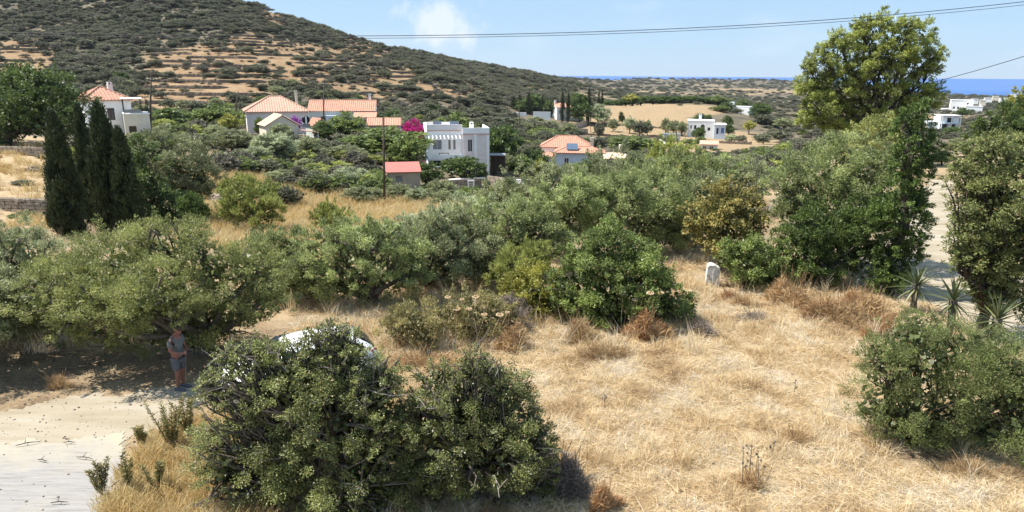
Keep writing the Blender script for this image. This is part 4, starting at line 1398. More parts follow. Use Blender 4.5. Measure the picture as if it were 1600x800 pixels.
# thin out by area so that density per square metre is even
wgt = (ys[ok] ** 2)
wgt = wgt / wgt.max()
ok = ok[hr.random(len(ok)) < np.clip(wgt * 2.2, 0, 1)]
ok = ok[:19000]
sizes = (1.1 + 3.8 * hr.random(len(ok)) ** 2.6)
sizes *= np.interp(ys[ok], [150, 300, 700], [0.9, 1.0, 1.25])
order = np.argsort(-(sizes / ys[ok]))
ind = order[:220]
for j in ind:
    i = ok[j]
    kind = ['scrub', 'scrub', 'dark', 'olive', 'scrub'][int(hr.integers(0, 5))]
    vs = sorted(k for k in PROTO if k.rstrip('0123456789') == kind)
    crown, trunk = PROTO[vs[int(hr.integers(0, len(vs)))]]
    s = sizes[j]
    adj = {'scrub': 'grey green', 'dark': 'dark green', 'olive': 'olive green'}[kind]
    siz = 'very large' if s > 4.6 else ('large' if s > 4.1 else 'rounded')
    bx, by = float(px_[i]), float(py_[i])
    spot = ('above the left carob tree' if bx < 130 else 'above the red roofed white house' if bx < 240 else 'above the dome shaped tree' if bx < 380 else 'above the pink eaved house' if bx < 480
            else 'above the long orange roof' if bx < 590 else 'above the magenta bougainvillea' if bx < 660 else 'above the white cubic house' if bx < 770 else 'near the cypress house')
    lvl = 'high up' if by < 70 else ('half way up' if by < 115 else ('low' if by < 150 else 'at the foot'))
    root = empty('hillside_bush', (X[i], ys[i], ZZ[i] - .15), '%s %s bush %s on the hillside %s' % (siz, adj, lvl, spot), 'bush', 'bushes scattered over the hillside', hr.uniform(0, 6.28))
    root.scale = (s * 1.3, s * 1.3, s * hr.uniform(.75, 1.05))
    mesh_obj('crown', crown, root)
rest = order[220:]

# ---------------------------------------------------------------- scattering of uncountable small growth
hidden = {}


def inst_stuff(name, pts, rots, scls, ids, meshes, label):
    """one object that sets small meshes out on given points"""
    coll = bpy.data.collections.new(name + '_kinds')
    for i, me_ in enumerate(meshes):
        coll.objects.link(bpy.data.objects.new('%s_kind_%02d' % (name, i), me_))
    me_ = bpy.data.meshes.new(name)
    n = len(pts)
    me_.vertices.add(n)
    me_.vertices.foreach_set('co', np.asarray(pts, np.float32).ravel())
    a = me_.attributes.new('rot', 'FLOAT_VECTOR', 'POINT'); a.data.foreach_set('vector', np.asarray(rots, np.float32).ravel())
    a = me_.attributes.new('scl', 'FLOAT_VECTOR', 'POINT'); a.data.foreach_set('vector', np.asarray(scls, np.float32).ravel())
    a = me_.attributes.new('kindno', 'INT', 'POINT'); a.data.foreach_set('value', np.asarray(ids, np.int32))
    o = mesh_obj(name, me_)
    ng = bpy.data.node_groups.new(name + '_scatter', 'GeometryNodeTree')
    ng.interface.new_socket('Geometry', in_out='INPUT', socket_type='NodeSocketGeometry')
    ng.interface.new_socket('Geometry', in_out='OUTPUT', socket_type='NodeSocketGeometry')
    gi, go = ng.nodes.new('NodeGroupInput'), ng.nodes.new('NodeGroupOutput')
    ci = ng.nodes.new('GeometryNodeCollectionInfo')
    ci.inputs['Collection'].default_value = coll
    ci.inputs['Separate Children'].default_value = True
    ci.inputs['Reset Children'].default_value = True
    ip = ng.nodes.new('GeometryNodeInstanceOnPoints')
    ip.inputs['Pick Instance'].default_value = True

    def na(nm, t):
        x = ng.nodes.new('GeometryNodeInputNamedAttribute')
        x.data_type = t
        x.inputs['Name'].default_value = nm
        return x.outputs['Attribute']
    ng.links.new(gi.outputs[0], ip.inputs['Points'])
    ng.links.new(ci.outputs[0], ip.inputs['Instance'])
    ng.links.new(na('kindno', 'INT'), ip.inputs['Instance Index'])
    er = ng.nodes.new('FunctionNodeEulerToRotation')
    ng.links.new(na('rot', 'FLOAT_VECTOR'), er.inputs[0])
    ng.links.new(er.outputs[0], ip.inputs['Rotation'])
    ng.links.new(na('scl', 'FLOAT_VECTOR'), ip.inputs['Scale'])
    ng.links.new(ip.outputs[0], go.inputs[0])
    md = o.modifiers.new('scatter', 'NODES')
    md.node_group = ng
    return tag(o, label, None, None, 'stuff')


scrub_meshes = [PROTO['scrub0'][0], PROTO['scrub1'][0], PROTO['scrub2'][0]]
proto('scrubg0', 'twig', rl(31, 7, .28, .66, .3), .10, 91, cap=1600)
PROTO['scrubg0'][0].materials[0] = LEAF['scrub_grey']
scrub_meshes.append(PROTO['scrubg0'][0])
ri = ok[rest]
rs = sizes[rest]
n = len(ri)
inst_stuff('hillside_scrub', np.stack([X[ri], ys[ri], ZZ[ri] - .15], -1), np.stack([np.zeros(n), np.zeros(n), hr.uniform(0, 6.28, n)], -1),
           np.stack([rs * hr.uniform(1.2, 2.3, n), rs * hr.uniform(1.1, 1.7, n), rs * hr.uniform(.45, .95, n)], -1), hr.choice([0, 1, 2, 0, 1, 3, 3], n), scrub_meshes,
           'mass of grey green scrub covering the hillside')
# scrub of the low plateau towards the sea
n = 9000
u_ = hr.uniform(-0.05, 0.80, n)
y_ = np.exp(hr.uniform(math.log(190), math.log(3600), n))
x_ = u_ * y_
z_, _, op_, _ = ground_full(x_, y_)
pxx, pyy = proj(x_, y_, z_)
kk = (hr.random(n) < (1 - op_ * .97) * np.clip(.15 + 1.4 * vn2.fbm(x_ / 120, y_ / 120), 0, 1)) & (z_ > -106)
kk &= ~((pxx > 1060) & (pxx < 1180) & (pyy > 178) & (pyy < 245)) & ~((pxx > 800) & (pxx < 945) & (y_ < 320)) & ~((pxx > 830) & (pxx < 1060) & (y_ < 225))
x_, y_, z_ = x_[kk], y_[kk], z_[kk]
n = len(x_)
s_ = np.interp(y_, [190, 600, 3000], [2.6, 4.5, 13]) * hr.uniform(.5, 1.3, n)
inst_stuff('plateau_scrub', np.stack([x_, y_, z_ - .2], -1), np.stack([np.zeros(n), np.zeros(n), hr.uniform(0, 6.28, n)], -1),
           np.stack([s_ * 1.5, s_ * 1.5, s_ * hr.uniform(.4, .75, n)], -1), hr.choice([0, 1, 2, 3], n), scrub_meshes,
           'far scrub covering the low land towards the sea')


# ---------------------------------------------------------------- dry grass
def straw_mat(name, stops, obj_noise=True):
    m, nt, out = new_mat(name)
    oi = N(nt, 'ShaderNodeObjectInfo')
    f1 = noise(nt, 0.8, 7, 0.7, oi.outputs['Location'])
    f1 = math_n(nt, 'MULTIPLY_ADD', f1, 2.0)
    f1.node.inputs[2].default_value = -0.60
    v = math_n(nt, 'MULTIPLY_ADD', attr(nt, 'tint'), 0.35)
    nt.links.new(f1, v.node.inputs[2])
    v2 = math_n(nt, 'MULTIPLY_ADD', oi.outputs['Random'], 0.22)
    nt.links.new(v, v2.node.inputs[2])
    c = ramp(nt, v2, stops)
    finish(nt, out, c, 0.7, None, spec=0.25, trans=0.3)
    return m


STRAW = straw_mat('dry_straw', [(0.36, (0.28, 0.18, 0.11)), (0.50, (0.51, 0.365, 0.195)), (0.62, (0.63, 0.487, 0.272)), (0.78, (0.67, 0.56, 0.375)), (0.98, (0.65, 0.585, 0.48))])
GOLD = straw_mat('golden_grass', [(0.42, (0.38, 0.255, 0.10)), (0.6, (0.53, 0.39, 0.17)), (0.85, (0.60, 0.48, 0.25)), (1.0, (0.56, 0.48, 0.31))])


def tuft(name, n, h, spread, lean, width, mat, seed, curl=0.5, flat=False):
    rng = np.random.default_rng(seed)
    V = np.empty((n, 5, 3))
    for i in range(n):
        a, r = rng.random() * 6.283, spread * math.sqrt(rng.random())
        p = np.array([math.cos(a) * r, math.sin(a) * r, 0.0])
        b = rng.random() * 6.283
        le = lean * rng.uniform(.4, 1.4)
        d = np.array([math.cos(b) * le, math.sin(b) * le, 1.0])
        d /= np.linalg.norm(d)
        H = h * rng.uniform(.5, 1.25)
        mid = p + d * H * .55
        tip = mid + (d + np.array([math.cos(b), math.sin(b), 0]) * curl * rng.uniform(.2, 1.3) + np.array([0, 0, -curl * .4])) * H * .5
        if flat:
            p[2] += rng.uniform(0, .10)
            mid[2] = p[2] + rng.uniform(-.01, .08)
            tip[2] = rng.uniform(0, .16)
        s = np.cross(d, rng.normal(size=3))
        s = s / np.linalg.norm(s) * width * .5
        V[i] = [p - s, p + s, mid + s * .8, mid - s * .8, tip]
    F4 = []
    for i in range(n):
        F4 += [[i * 5, i * 5 + 1, i * 5 + 2, i * 5 + 3], [i * 5 + 3, i * 5 + 2, i * 5 + 4]]
    me_ = np_mesh(name, V.reshape(-1, 3), F4, [mat])
    a = me_.attributes.new('tint', 'FLOAT', 'FACE')
    a.data.foreach_set('value', np.repeat(rng.random(n), 2).astype(np.float32))
    return me_


t_up = [tuft('straw_tuft', 50, .34, .22, .55, .0095, STRAW, i, .7) for i in range(3)]
t_flat = [tuft('straw_lodged', 56, .42, .30, 1.8, .0095, STRAW, 10 + i, .5, True) for i in range(3)]
t_tall = [tuft('straw_tall', 22, .62, .14, .30, .010, STRAW, 20 + i, .4) for i in range(2)]
g_tall = [tuft('golden_tuft', 40, .75, .40, .35, .028, GOLD, 30 + i, .5) for i in range(3)]


def inside(poly, x, y):
    P = np.array(poly)
    ins = np.zeros(x.shape, bool)
    for i in range(len(P)):
        (ax, ay), (bx, by) = P[i], P[(i + 1) % len(P)]
        c = ((ay > y) != (by > y)) & (x < (bx - ax) * (y - ay) / (by - ay + 1e-12) + ax)
        ins ^= c
    return ins


gr = np.random.default_rng(5)
road_l = [gp(-500, 640), gp(140, 618), gp(280, 603), gp(460, 562), gp(540, 566), gp(430, 612), gp(300, 640), gp(235, 672), gp(200, 700), gp(165, 770), gp(120, 900), gp(-500, 960)]
road_r = [gp(1800, 560), gp(1560, 545), gp(1470, 480), gp(1320, 452), gp(1330, 410), gp(1385, 372), gp(1418, 330), gp(1438, 300), gp(1452, 283), gp(1490, 283), gp(1498, 330), gp(1520, 360), gp(1600, 400), gp(1800, 470)]


def scatter(n, x0, x1, y0, y1, bias=1.0):
    x = gr.uniform(x0, x1, n)
    y = y0 + (y1 - y0) * gr.random(n) ** bias
    jx = (vn1.fbm(x * 1.2, y * 1.2) - .5) * 1.0
    k = ~inside(road_l, x + jx, y + jx) & ~inside(road_r, x + jx, y + jx)
    return x[k], y[k]


x, y = scatter(21000, -7, 15, 8.5, 30, 1.25)
u = x / y
kk = (np.abs(u) < 0.85) & (vn3.fbm(x * .9, y * .9) > gr.uniform(.30, .52, len(x))) & ~((u < -0.30) & (y > 16.2) & (y < 19.5) & (gr.random(len(x)) < .8))
x, y = x[kk], y[kk]
n = len(x)
z = ground_full(x, y)[0]
dens = vn2.fbm(x * .5, y * .5)
kinds = np.where(gr.random(n) < .10, 6 + gr.integers(0, 2, n), np.where(gr.random(n) < np.clip(1.3 - 2.2 * dens, .08, .6), gr.integers(0, 3, n), 3 + gr.integers(0, 3, n)))
s = gr.uniform(.55, 1.15, n) * np.interp(y, [8, 30], [1, 1.25])
inst_stuff('straw_grass', np.stack([x, y, z], -1), np.stack([gr.normal(0, .08, n), gr.normal(0, .08, n), gr.uniform(0, 6.28, n)], -1),
           np.stack([s, s, s * gr.uniform(.4, .9, n)], -1), kinds, t_up + t_flat + t_tall, 'dry tangled straw grass over the near field')
# golden verge beside the driveway
x, y = scatter(1700, -8, -2.5, 9.0, 15.5)
k = inside([gp(235, 672), gp(190, 720), gp(120, 900), gp(420, 900), gp(430, 640)], x, y)
x, y = x[k], y[k]
n = len(x)
s = gr.uniform(.30, .62, n)
inst_stuff('verge_grass', np.stack([x, y, x * 0], -1), np.stack([gr.normal(0, .1, n), gr.normal(0, .1, n), gr.uniform(0, 6.28, n)], -1),
           np.stack([s, s, s], -1), gr.integers(0, 3, n), g_tall, 'golden dry grass on the verge beside the concrete')
# meadow
n = 9000
u = gr.uniform(-.80, .12, n)
y = 34 + 40 * gr.random(n)
x = u * y
z, _, _, _ = ground_full(x, y)
pxm, pym = proj(x, y, z)
k = (((pxm > 285) & (pxm < 760)) | ((pxm < 120) & (y > 40) & (gr.random(n) < .16))) & (vn3.fbm(x * .2, y * .2) > .33)
x, y, z = x[k], y[k], z[k]
n = len(x)
s = gr.uniform(.7, 1.5, n)
inst_stuff('meadow_grass', np.stack([x, y, z], -1), np.stack([gr.normal(0, .1, n), gr.normal(0, .1, n), gr.uniform(0, 6.28, n)], -1),
           np.stack([s, s, s * gr.uniform(.6, 1.1, n)], -1), gr.integers(0, 3, n), g_tall, 'tall golden grass of the meadow behind the olives')
# leftover grass below the trees and beyond
n = 6000
u = gr.uniform(-.85, .95, n)
y = 19 + 40 * gr.random(n)
x = u * y
z = ground_full(x, y)[0]
jx = (vn1.fbm(x, y) - .5)
k = ~inside(road_r, x + jx, y + jx) & (vn1.fbm(x * .3, y * .3) > .42)
x, y, z = x[k], y[k], z[k]
n = len(x)
s = gr.uniform(.8, 1.7, n)
inst_stuff('grove_grass', np.stack([x, y, z], -1), np.stack([gr.normal(0, .1, n), gr.normal(0, .1, n), gr.uniform(0, 6.28, n)], -1),
           np.stack([s, s, s], -1), gr.integers(0, 8, n), t_up + t_flat + t_tall, 'thin dry grass under and between the olive trees')

# undergrowth between the middle distance trees
n = 5200
u = gr.uniform(-.62, .42, n)
y = np.exp(gr.uniform(math.log(62), math.log(235), n))
x = u * y
z, _, op_, _ = ground_full(x, y)
pxm, pym = proj(x, y, z)
BLK = [(120, 245, 95, 135), (375, 530, 104, 135), (470, 640, 120, 165), (640, 775, 84, 122), (595, 665, 70, 86), (830, 960, 100, 172), (690, 860, 84, 100), (285, 720, 40, 70), (0, 95, 40, 92),
       (1065, 1150, 150, 300), (1035, 1130, 150, 240)]
k = vn1.fbm(x / 9, y / 9) > .44
for a_, b_, c_, d_ in BLK:
    k &= ~((pxm > a_) & (pxm < b_) & (y > c_) & (y < d_))
k &= ~((op_ > .5) & (y > 150))
x, y, z = x[k], y[k], z[k]
n = len(x)
s = gr.uniform(.5, 1.0, n) ** 2 * 2.6 + .4
und = [PROTO['scrub0'][0], PROTO['scrub1'][0], PROTO['olive0'][0], PROTO['broom0'][0], PROTO['green1'][0], PROTO['scrubg0'][0]]
inst_stuff('undergrowth', np.stack([x, y, z - .15], -1), np.stack([x * 0, x * 0, gr.uniform(0, 6.28, n)], -1), np.stack([s * 1.3, s * 1.3, s * gr.uniform(.5, .9, n)], -1),
           gr.choice([0, 1, 2, 3, 4, 5, 5], n), und, 'low mixed undergrowth between the trees around the houses')

# pebbles and clods on the tracks
def pebble(seed, mat):
    import bmesh
    q = np.random.default_rng(seed)
    bm = bmesh.new()
    bmesh.ops.create_icosphere(bm, subdivisions=1, radius=1)
    for v in bm.verts:
        v.co = Vector((v.co.x * 1.2, v.co.y, v.co.z * .65)) * float(q.uniform(.75, 1.15))
    me_ = bpy.data.meshes.new('pebble')
    bm.to_mesh(me_)
    bm.free()
    me_.materials.append(mat)
    return me_


x = np.concatenate([gr.uniform(-16, -3, 5200), gr.uniform(11, 21, 2500), gr.uniform(-7, 15, 1500)])
y = np.concatenate([gr.uniform(9, 19, 5200), gr.uniform(17, 40, 2500), gr.uniform(9, 27, 1500)])
near_road = inside(road_l, x, y) | inside(road_r, x, y)
k = (near_road & (gr.random(len(x)) < .55)) | (~near_road & (gr.random(len(x)) < .8))
x, y = x[k], y[k]
n = len(x)
s = .008 + .030 * gr.random(n) ** 4
z = ground_full(x, y)[0] + .012
inst_stuff('gravel', np.stack([x, y, z], -1), gr.uniform(0, 6.28, (n, 3)) * np.array([.1, .1, 1]), np.stack([s, s, s], -1), gr.integers(0, 4, n),
           [pebble(1, STONE_P), pebble(2, STONE_P), pebble(3, STONE), pebble(4, BARK)], 'loose gravel and clods on the dusty tracks and field')

# ================================================================ houses
def house_at(label, px, py, Y, rot_deg, cat='house', name='house', group=None):
    """an Empty at the front left foot of a building; x runs along the front, y to the back"""
    p = at(px, py, Y)
    return empty(name, tuple(p), label, cat, group, math.radians(rot_deg))


def face(px):
    return math.degrees(math.atan((800 - px) / F_PX))


def shell(root, x0, x1, y0, y1, z0, z1, mat, openings=(), name='wall', t=.3):
    """four walls; openings on the front: (x0, x1, z0, z1)"""
    mb = MB()
    xs = sorted({x0, x1, *[o[0] for o in openings], *[o[1] for o in openings]})
    zs = sorted({z0, z1, *[o[2] for o in openings], *[o[3] for o in openings]})
    for i in range(len(xs) - 1):
        for j in range(len(zs) - 1):
            cx, cz = (xs[i] + xs[i + 1]) / 2, (zs[j] + zs[j + 1]) / 2
            if any(o[0] < cx < o[1] and o[2] < cz < o[3] for o in openings):
                continue
            mb.box(xs[i], xs[i + 1], y0, y0 + t, zs[j], zs[j + 1])
    mb.box(x0, x0 + t, y0 + t, y1, z0, z1)
    mb.box(x1 - t, x1, y0 + t, y1, z0, z1)
    mb.box(x0 + t, x1 - t, y1 - t, y1, z0, z1)
    return mb.build(name, mat, root)


def window(root, x0, x1, y0, z0, z1, frame=WHITE, glass=GLASS, name='window', bars=1):
    """frame standing in its opening, pane set back behind it"""
    f = MB()
    w = .07
    ya, yb = y0 + .10, y0 + .18
    f.box(x0, x0 + w, ya, yb, z0, z1).box(x1 - w, x1, ya, yb, z0, z1).box(x0 + w, x1 - w, ya, yb, z0, z0 + w).box(x0 + w, x1 - w, ya, yb, z1 - w, z1)
    for i in range(bars):
        c = x0 + (x1 - x0) * (i + 1) / (bars + 1)
        f.box(c - .025, c + .025, ya, yb, z0 + w, z1 - w)
    fo = f.build(name, frame, root)
    MB().box(x0 + .01, x1 - .01, y0 + .20, y0 + .23, z0 + .01, z1 - .01).build('pane', glass, fo)
    return fo


def roof_plane(mb, quad, n_rib, rib=.09):
    """tiled slope: quad = eave left, eave right, ridge right, ridge left; ribs of cover tiles run up it"""
    a, b, c, d = [Vector(q) for q in quad]
    mb.add([tuple(a), tuple(b), tuple(c), tuple(d)] if (c - d).length > 1e-4 else [tuple(a), tuple(b), tuple(c)],
           [(0, 1, 2, 3)] if (c - d).length > 1e-4 else [(0, 1, 2)])
    nrm = (b - a).cross(d - a)
    nrm.normalize()
    W = (b - a).length
    ex = (b - a) / W
    for i in range(n_rib):
        t = (i + .5) / n_rib
        x = t * W
        e = a + ex * x
        # height to which a straight rib reaches
        xl, xr = (d - a).dot(ex), (c - a).dot(ex)
        up = (d - a) - ex * xl
        if x < xl:
            k = x / max(xl, 1e-6)
        elif x > xr:
            k = (W - x) / max(W - xr, 1e-6)
        else:
            k = 1
        p0, p1 = e, e + up * k
        w = ex * (W / n_rib * .30)
        h = nrm * rib
        mb.add([tuple(p0 - w), tuple(p0 + h), tuple(p0 + w), tuple(p1 - w), tuple(p1 + h), tuple(p1 + w)], [(0, 1, 4, 3), (1, 2, 5, 4), (0, 2, 1)])


def hip_roof(root, x0, x1, y0, y1, z, h, mat, rib=.42, ridge=None, ov=.35, name='roof'):
    x0, x1, y0, y1 = x0 - ov, x1 + ov, y0 - ov, y1 + ov
    W, D = x1 - x0, y1 - y0
    if ridge is None:
        ridge = max(0, W - D)
    cx, cy = (x0 + x1) / 2, (y0 + y1) / 2
    r0, r1 = (cx - ridge / 2, cy, z + h), (cx + ridge / 2, cy, z + h)
    A, B, Cc, Dd = (x0, y0, z), (x1, y0, z), (x1, y1, z), (x0, y1, z)
    mb = MB()
    roof_plane(mb, (A, B, r1, r0), int(W / rib))
    roof_plane(mb, (Cc, Dd, r0, r1), int(W / rib))
    roof_plane(mb, (B, Cc, r1, r1), int(D / rib))
    roof_plane(mb, (Dd, A, r0, r0), int(D / rib))
    mb.box(x0 + .02, x1 - .02, y0 + .02, y1 - .02, z - .14, z - .01)
    o = mb.build(name, mat, root)
    c = MB()
    for p, q in ((A, r0), (Dd, r0), (B, r1), (Cc, r1), (r0, r1)):
        if (Vector(p) - Vector(q)).length > .1:
            c.tube([Vector(p) + Vector((0, 0, .06)), Vector(q) + Vector((0, 0, .06))], .11, 6)
    c.build('ridge_tile', mat, o)
    return o


def gable_roof(root, x0, x1, y0, y1, z, h, mat, rib=.42, ov=.3, along='x', name='roof', peak=.5):
    mb = MB()
    if along == 'x':
        yr = y0 + (y1 - y0) * peak
        a, b = (x0 - ov, y0 - ov, z), (x1 + ov, y0 - ov, z)
        c, d = (x1 + ov, y1 + ov, z), (x0 - ov, y1 + ov, z)
        r0, r1 = (x0 - ov, yr, z + h), (x1 + ov, yr, z + h)
        roof_plane(mb, (a, b, r1, r0), int((x1 - x0) / rib))
        roof_plane(mb, (c, d, r0, r1), int((x1 - x0) / rib))
        g = [((x0, y0, z), (x0, y1, z), (x0, yr, z + h - .12)), ((x1, y1, z), (x1, y0, z), (x1, yr, z + h - .12))]
    else:
        xr = x0 + (x1 - x0) * peak
        a, b = (x0 - ov, y0 - ov, z), (x0 - ov, y1 + ov, z)
        c, d = (x1 + ov, y1 + ov, z), (x1 + ov, y0 - ov, z)
        r0, r1 = (xr, y0 - ov, z + h), (xr, y1 + ov, z + h)
        roof_plane(mb, (b, a, r0, r1), int((y1 - y0) / rib))
        roof_plane(mb, (d, c, r1, r0), int((y1 - y0) / rib))
        g = [((x0, y0, z), (x1, y0, z), (xr, y0, z + h - .12)), ((x1, y1, z), (x0, y1, z), (xr, y1, z + h - .12))]
    o = mb.build(name, mat, root)
    MB().tube([r0, r1], .12, 6).build('ridge_tile', mat, o)
    return o, g


def gable_wall(root, g, mat):
    for tri in g:
        a, b, c = [Vector(v) for v in tri]
        n = (b - a).cross(c - a).normalized() * .12
        MB().add([tuple(v) for v in (a, b, c)] + [tuple(v - n) for v in (a, b, c)], [(0, 1, 2), (5, 4, 3), (0, 3, 4, 1), (1, 4, 5, 2), (2, 5, 3, 0)]).build('gable', mat, root)


def chimney(root, x, y, z0, z1, mat, r=.3):
    mb = MB().box(x - r, x + r, y - r, y + r, z0, z1)
    mb.box(x - r - .06, x + r + .06, y - r - .06, y + r + .06, z1 + .002, z1 + .10)
    for a in (-1, 1):
        mb.box(x + a * r * .7 - .06, x + a * r * .7 + .06, y - r * .8, y + r * .8, z1 + .102, z1 + .40)
    mb.box(x - r, x + r, y - r, y + r, z1 + .402, z1 + .50)
    return mb.build('chimney', mat, root)


# --- red roofed white house on the left, with a flat roofed annex and pergola
h = house_at('white house with a ribbed red hip roof and one dark window beside the cypresses', 140, 226, 105, 44)
shell(h, 0, 6.4, 0, 6.0, -2.5, 6.5, WHITE, [(3.0, 4.0, 3.5, 5.3)])
window(h, 3.0, 4.0, 0, 3.5, 5.3, WOOD)
hip_roof(h, 0, 6.4, 0, 6.0, 6.52, 1.8, TILE, .44, .5, .3)
chimney(h, 4.8, 3.9, 6.8, 8.6, WHITE_PINK, .34)
h = house_at('flat roofed grey white annex with a dark doorway beside the red roofed white house', 199, 226, 104, 30, 'annex', 'annex')
shell(h, 0, 3.4, 0, 5.0, -2.5, 4.4, CREAM, [(0.5, 1.5, 0.6, 2.7)])
MB().box(-.05, 3.5, -.06, 5.05, 4.402, 4.55).build('roof_slab', WHITE, h)
MB().box(.52, 1.48, .2, .25, .6, 2.7).build('door', WOOD, h)
p = MB()
for x_ in (0.15, 2.5, 3.3):
    for y_ in (.2, 4.5):
        p.box(x_ - .05, x_ + .05, y_ - .05, y_ + .05, 4.552, 6.6)
p.build('pergola_post', BLACKP, h)
MB().box(-.1, 2.7, -.1, 4.8, 6.602, 6.72).build('pergola_roof', WHITE, h)
MB().box(0.1, 2.4, .08, .12, 4.6, 5.1).build('railing', METAL, h)
h = empty('garden_stair', tuple(at(233, 222, 103)), 'short white outside stair right of the flat roofed annex', 'stairs', None, math.radians(30))
st = MB()
for i in range(5):
    st.box(0, 1.3, i * .3, i * .3 + .299, -1.5, .2 + i * .26)
st.build('step', WHITE, h)
MB().box(-.2, -.01, -.1, 1.7, -1.5, 1.6).build('parapet', WHITE, h)

# --- pink eaved house with a big hip roof
h = house_at('wide house with a pale ribbed hip roof and shaded pinkish front', 388, 213, 126, face(430) + 3)
shell(h, 0, 10.6, 0, 8.5, -1.5, 4.3, WHITE_PINK, [(1.2, 2.2, 0.2, 2.4), (6.6, 7.6, .4, 2.4)])
window(h, 1.2, 2.2, 0, .2, 2.4)
window(h, 6.6, 7.6, 0, .4, 2.4)
hip_roof(h, 0, 10.6, 0, 8.5, 4.32, 2.6, TILE_P, .42, 1.9, .45)
chimney(h, 9.2, 5.0, 4.8, 7.4, CREAM, .22)
MB().box(-.6, 2.8, -2.2, -.01, -1.5, -.1).build('terrace_wall', WHITE, h)
h = house_at('small cream gabled annex with a veranda in front of the pink eaved house', 417, 216, 113, face(440) + 14, 'annex', 'annex')
shell(h, 0, 5.2, 0, 4.8, -2.6, 1.9, CREAM, [(3.4, 4.5, -1.2, .9)])
window(h, 3.4, 4.5, 0, -1.2, .9, WHITE, GLASS)
_, g = gable_roof(h, 0, 5.2, 0, 4.8, 1.92, 1.7, TILE_C, .42, .3, 'y', peak=.5)
gable_wall(h, g, CREAM)
MB().add([(5.3, -1.4, 1.2), (8.2, -1.4, .75), (8.2, 2.5, .75), (5.3, 2.5, 1.2), (5.3, -1.4, 1.08), (8.2, -1.4, .63), (8.2, 2.5, .63), (5.3, 2.5, 1.08)],
         [(0, 1, 2, 3), (7, 6, 5, 4), (0, 4, 5, 1), (1, 5, 6, 2), (2, 6, 7, 3), (3, 7, 4, 0)]).build('veranda_roof', TILE_P, h)
v = MB()
for x_ in (5.6, 8.0):
    v.box(x_ - .07, x_ + .07, -1.3, -1.16, -2.4, .65)
v.build('veranda_post', WHITE, h)
h = empty('water_heater', tuple(at(478, 190, 112)), 'black round water tank with a white strap between the two houses', 'water tank', None, math.radians(20))
MB().tube([(0, -.5, .3), (0, -.48, .3), (0, .8, .3), (0, .82, .3)], [.3, .62, .62, .3], 18).build('tank', BLACKP, h, True)
MB().box(-.12, .12, -.56, -.50, -.35, .85).build('strap', WHITE, h)
MB().box(-.6, .6, -.3, .7, -.9, -.34).build('stand', METAL, h)

# --- long orange roofed house
h = house_at('long low house with an orange gable roof and white end wall', 484, 199, 146, face(540) - 6)
shell(h, 0, 13.4, 0, 7.5, -2, 3.3, GREYW, [(2.2, 3.4, .6, 2.3), (6.5, 7.6, .6, 2.3)])  # the shade on this front is put into the grey-green colour
window(h, 2.2, 3.4, 0, .6, 2.3)
window(h, 6.5, 7.6, 0, .6, 2.3)
_, g = gable_roof(h, 0, 13.4, 0, 7.5, 3.32, 2.1, TILE, .40, .3)
gable_wall(h, g, WHITE)
MB().box(-.16, -.002, -.1, 7.6, -2, 3.3).build('end_wall', WHITE, h)
chimney(h, 12.2, 5.2, 3.9, 6.2, WHITE, .24)
shell(h, 9.4, 13.6, -2.9, -.02, -2, 2.2, CREAM, [(11.2, 12.2, 1.0, 1.8)], 'annex_wall')
window(h, 11.2, 12.2, -2.9, 1.0, 1.8)
MB().add([(9.2, -3.2, 2.25), (13.9, -3.2, 2.25), (13.9, -.05, 3.2), (9.2, -.05, 3.2), (9.2, -3.2, 2.1), (13.9, -3.2, 2.1), (13.9, -.05, 3.05), (9.2, -.05, 3.05)],
         [(0, 1, 2, 3), (7, 6, 5, 4), (0, 4, 5, 1), (1, 5, 6, 2), (2, 6, 7, 3), (3, 7, 4, 0)]).build('annex_roof', TILE, h)
MB().box(3.6, 5.8, -1.8, -.02, -2, 2.5).build('sun_room', BLUEGREY, h)
h = house_at('small outbuilding with a little orange roof in front of the long orange roof', 490, 206, 120, face(500) + 24, 'outbuilding', 'outbuilding')
shell(h, 0, 2.9, 0, 3.2, -2, 1.0, GREYW, [(1.9, 2.5, -.5, .4)])
window(h, 1.9, 2.5, 0, -.5, .4)
_, g = gable_roof(h, 0, 2.9, 0, 3.2, 1.02, 1.1, TILE, .40, .25, 'y')
gable_wall(h, g, GREYW)
h = house_at('long narrow tiled shelter roof left of the magenta bougainvillea', 573, 207, 122, face(600) - 2, 'shelter', 'shelter')
shell(h, 0.2, 5.6, .5, 2.6, -2, 1.2, CREAM, [(1, 2.2, -1.2, .6), (3.2, 4.6, -1.2, .6)])
mb = MB()
roof_plane(mb, ((0, -.2, 1.22), (6.0, -.2, 1.22), (6.0, 2.9, 2.35), (0, 2.9, 2.35)), 15)
mb.box(0.02, 5.98, -.15, 2.85, 1.08, 1.2)
mb.build('roof', TILE, h)
c = MB()
for x_ in (.1, 2.9, 5.8):
    c.box(x_ - .08, x_ + .08, -.1, .06, -2, 1.06)
c.build('post', WHITE, h)

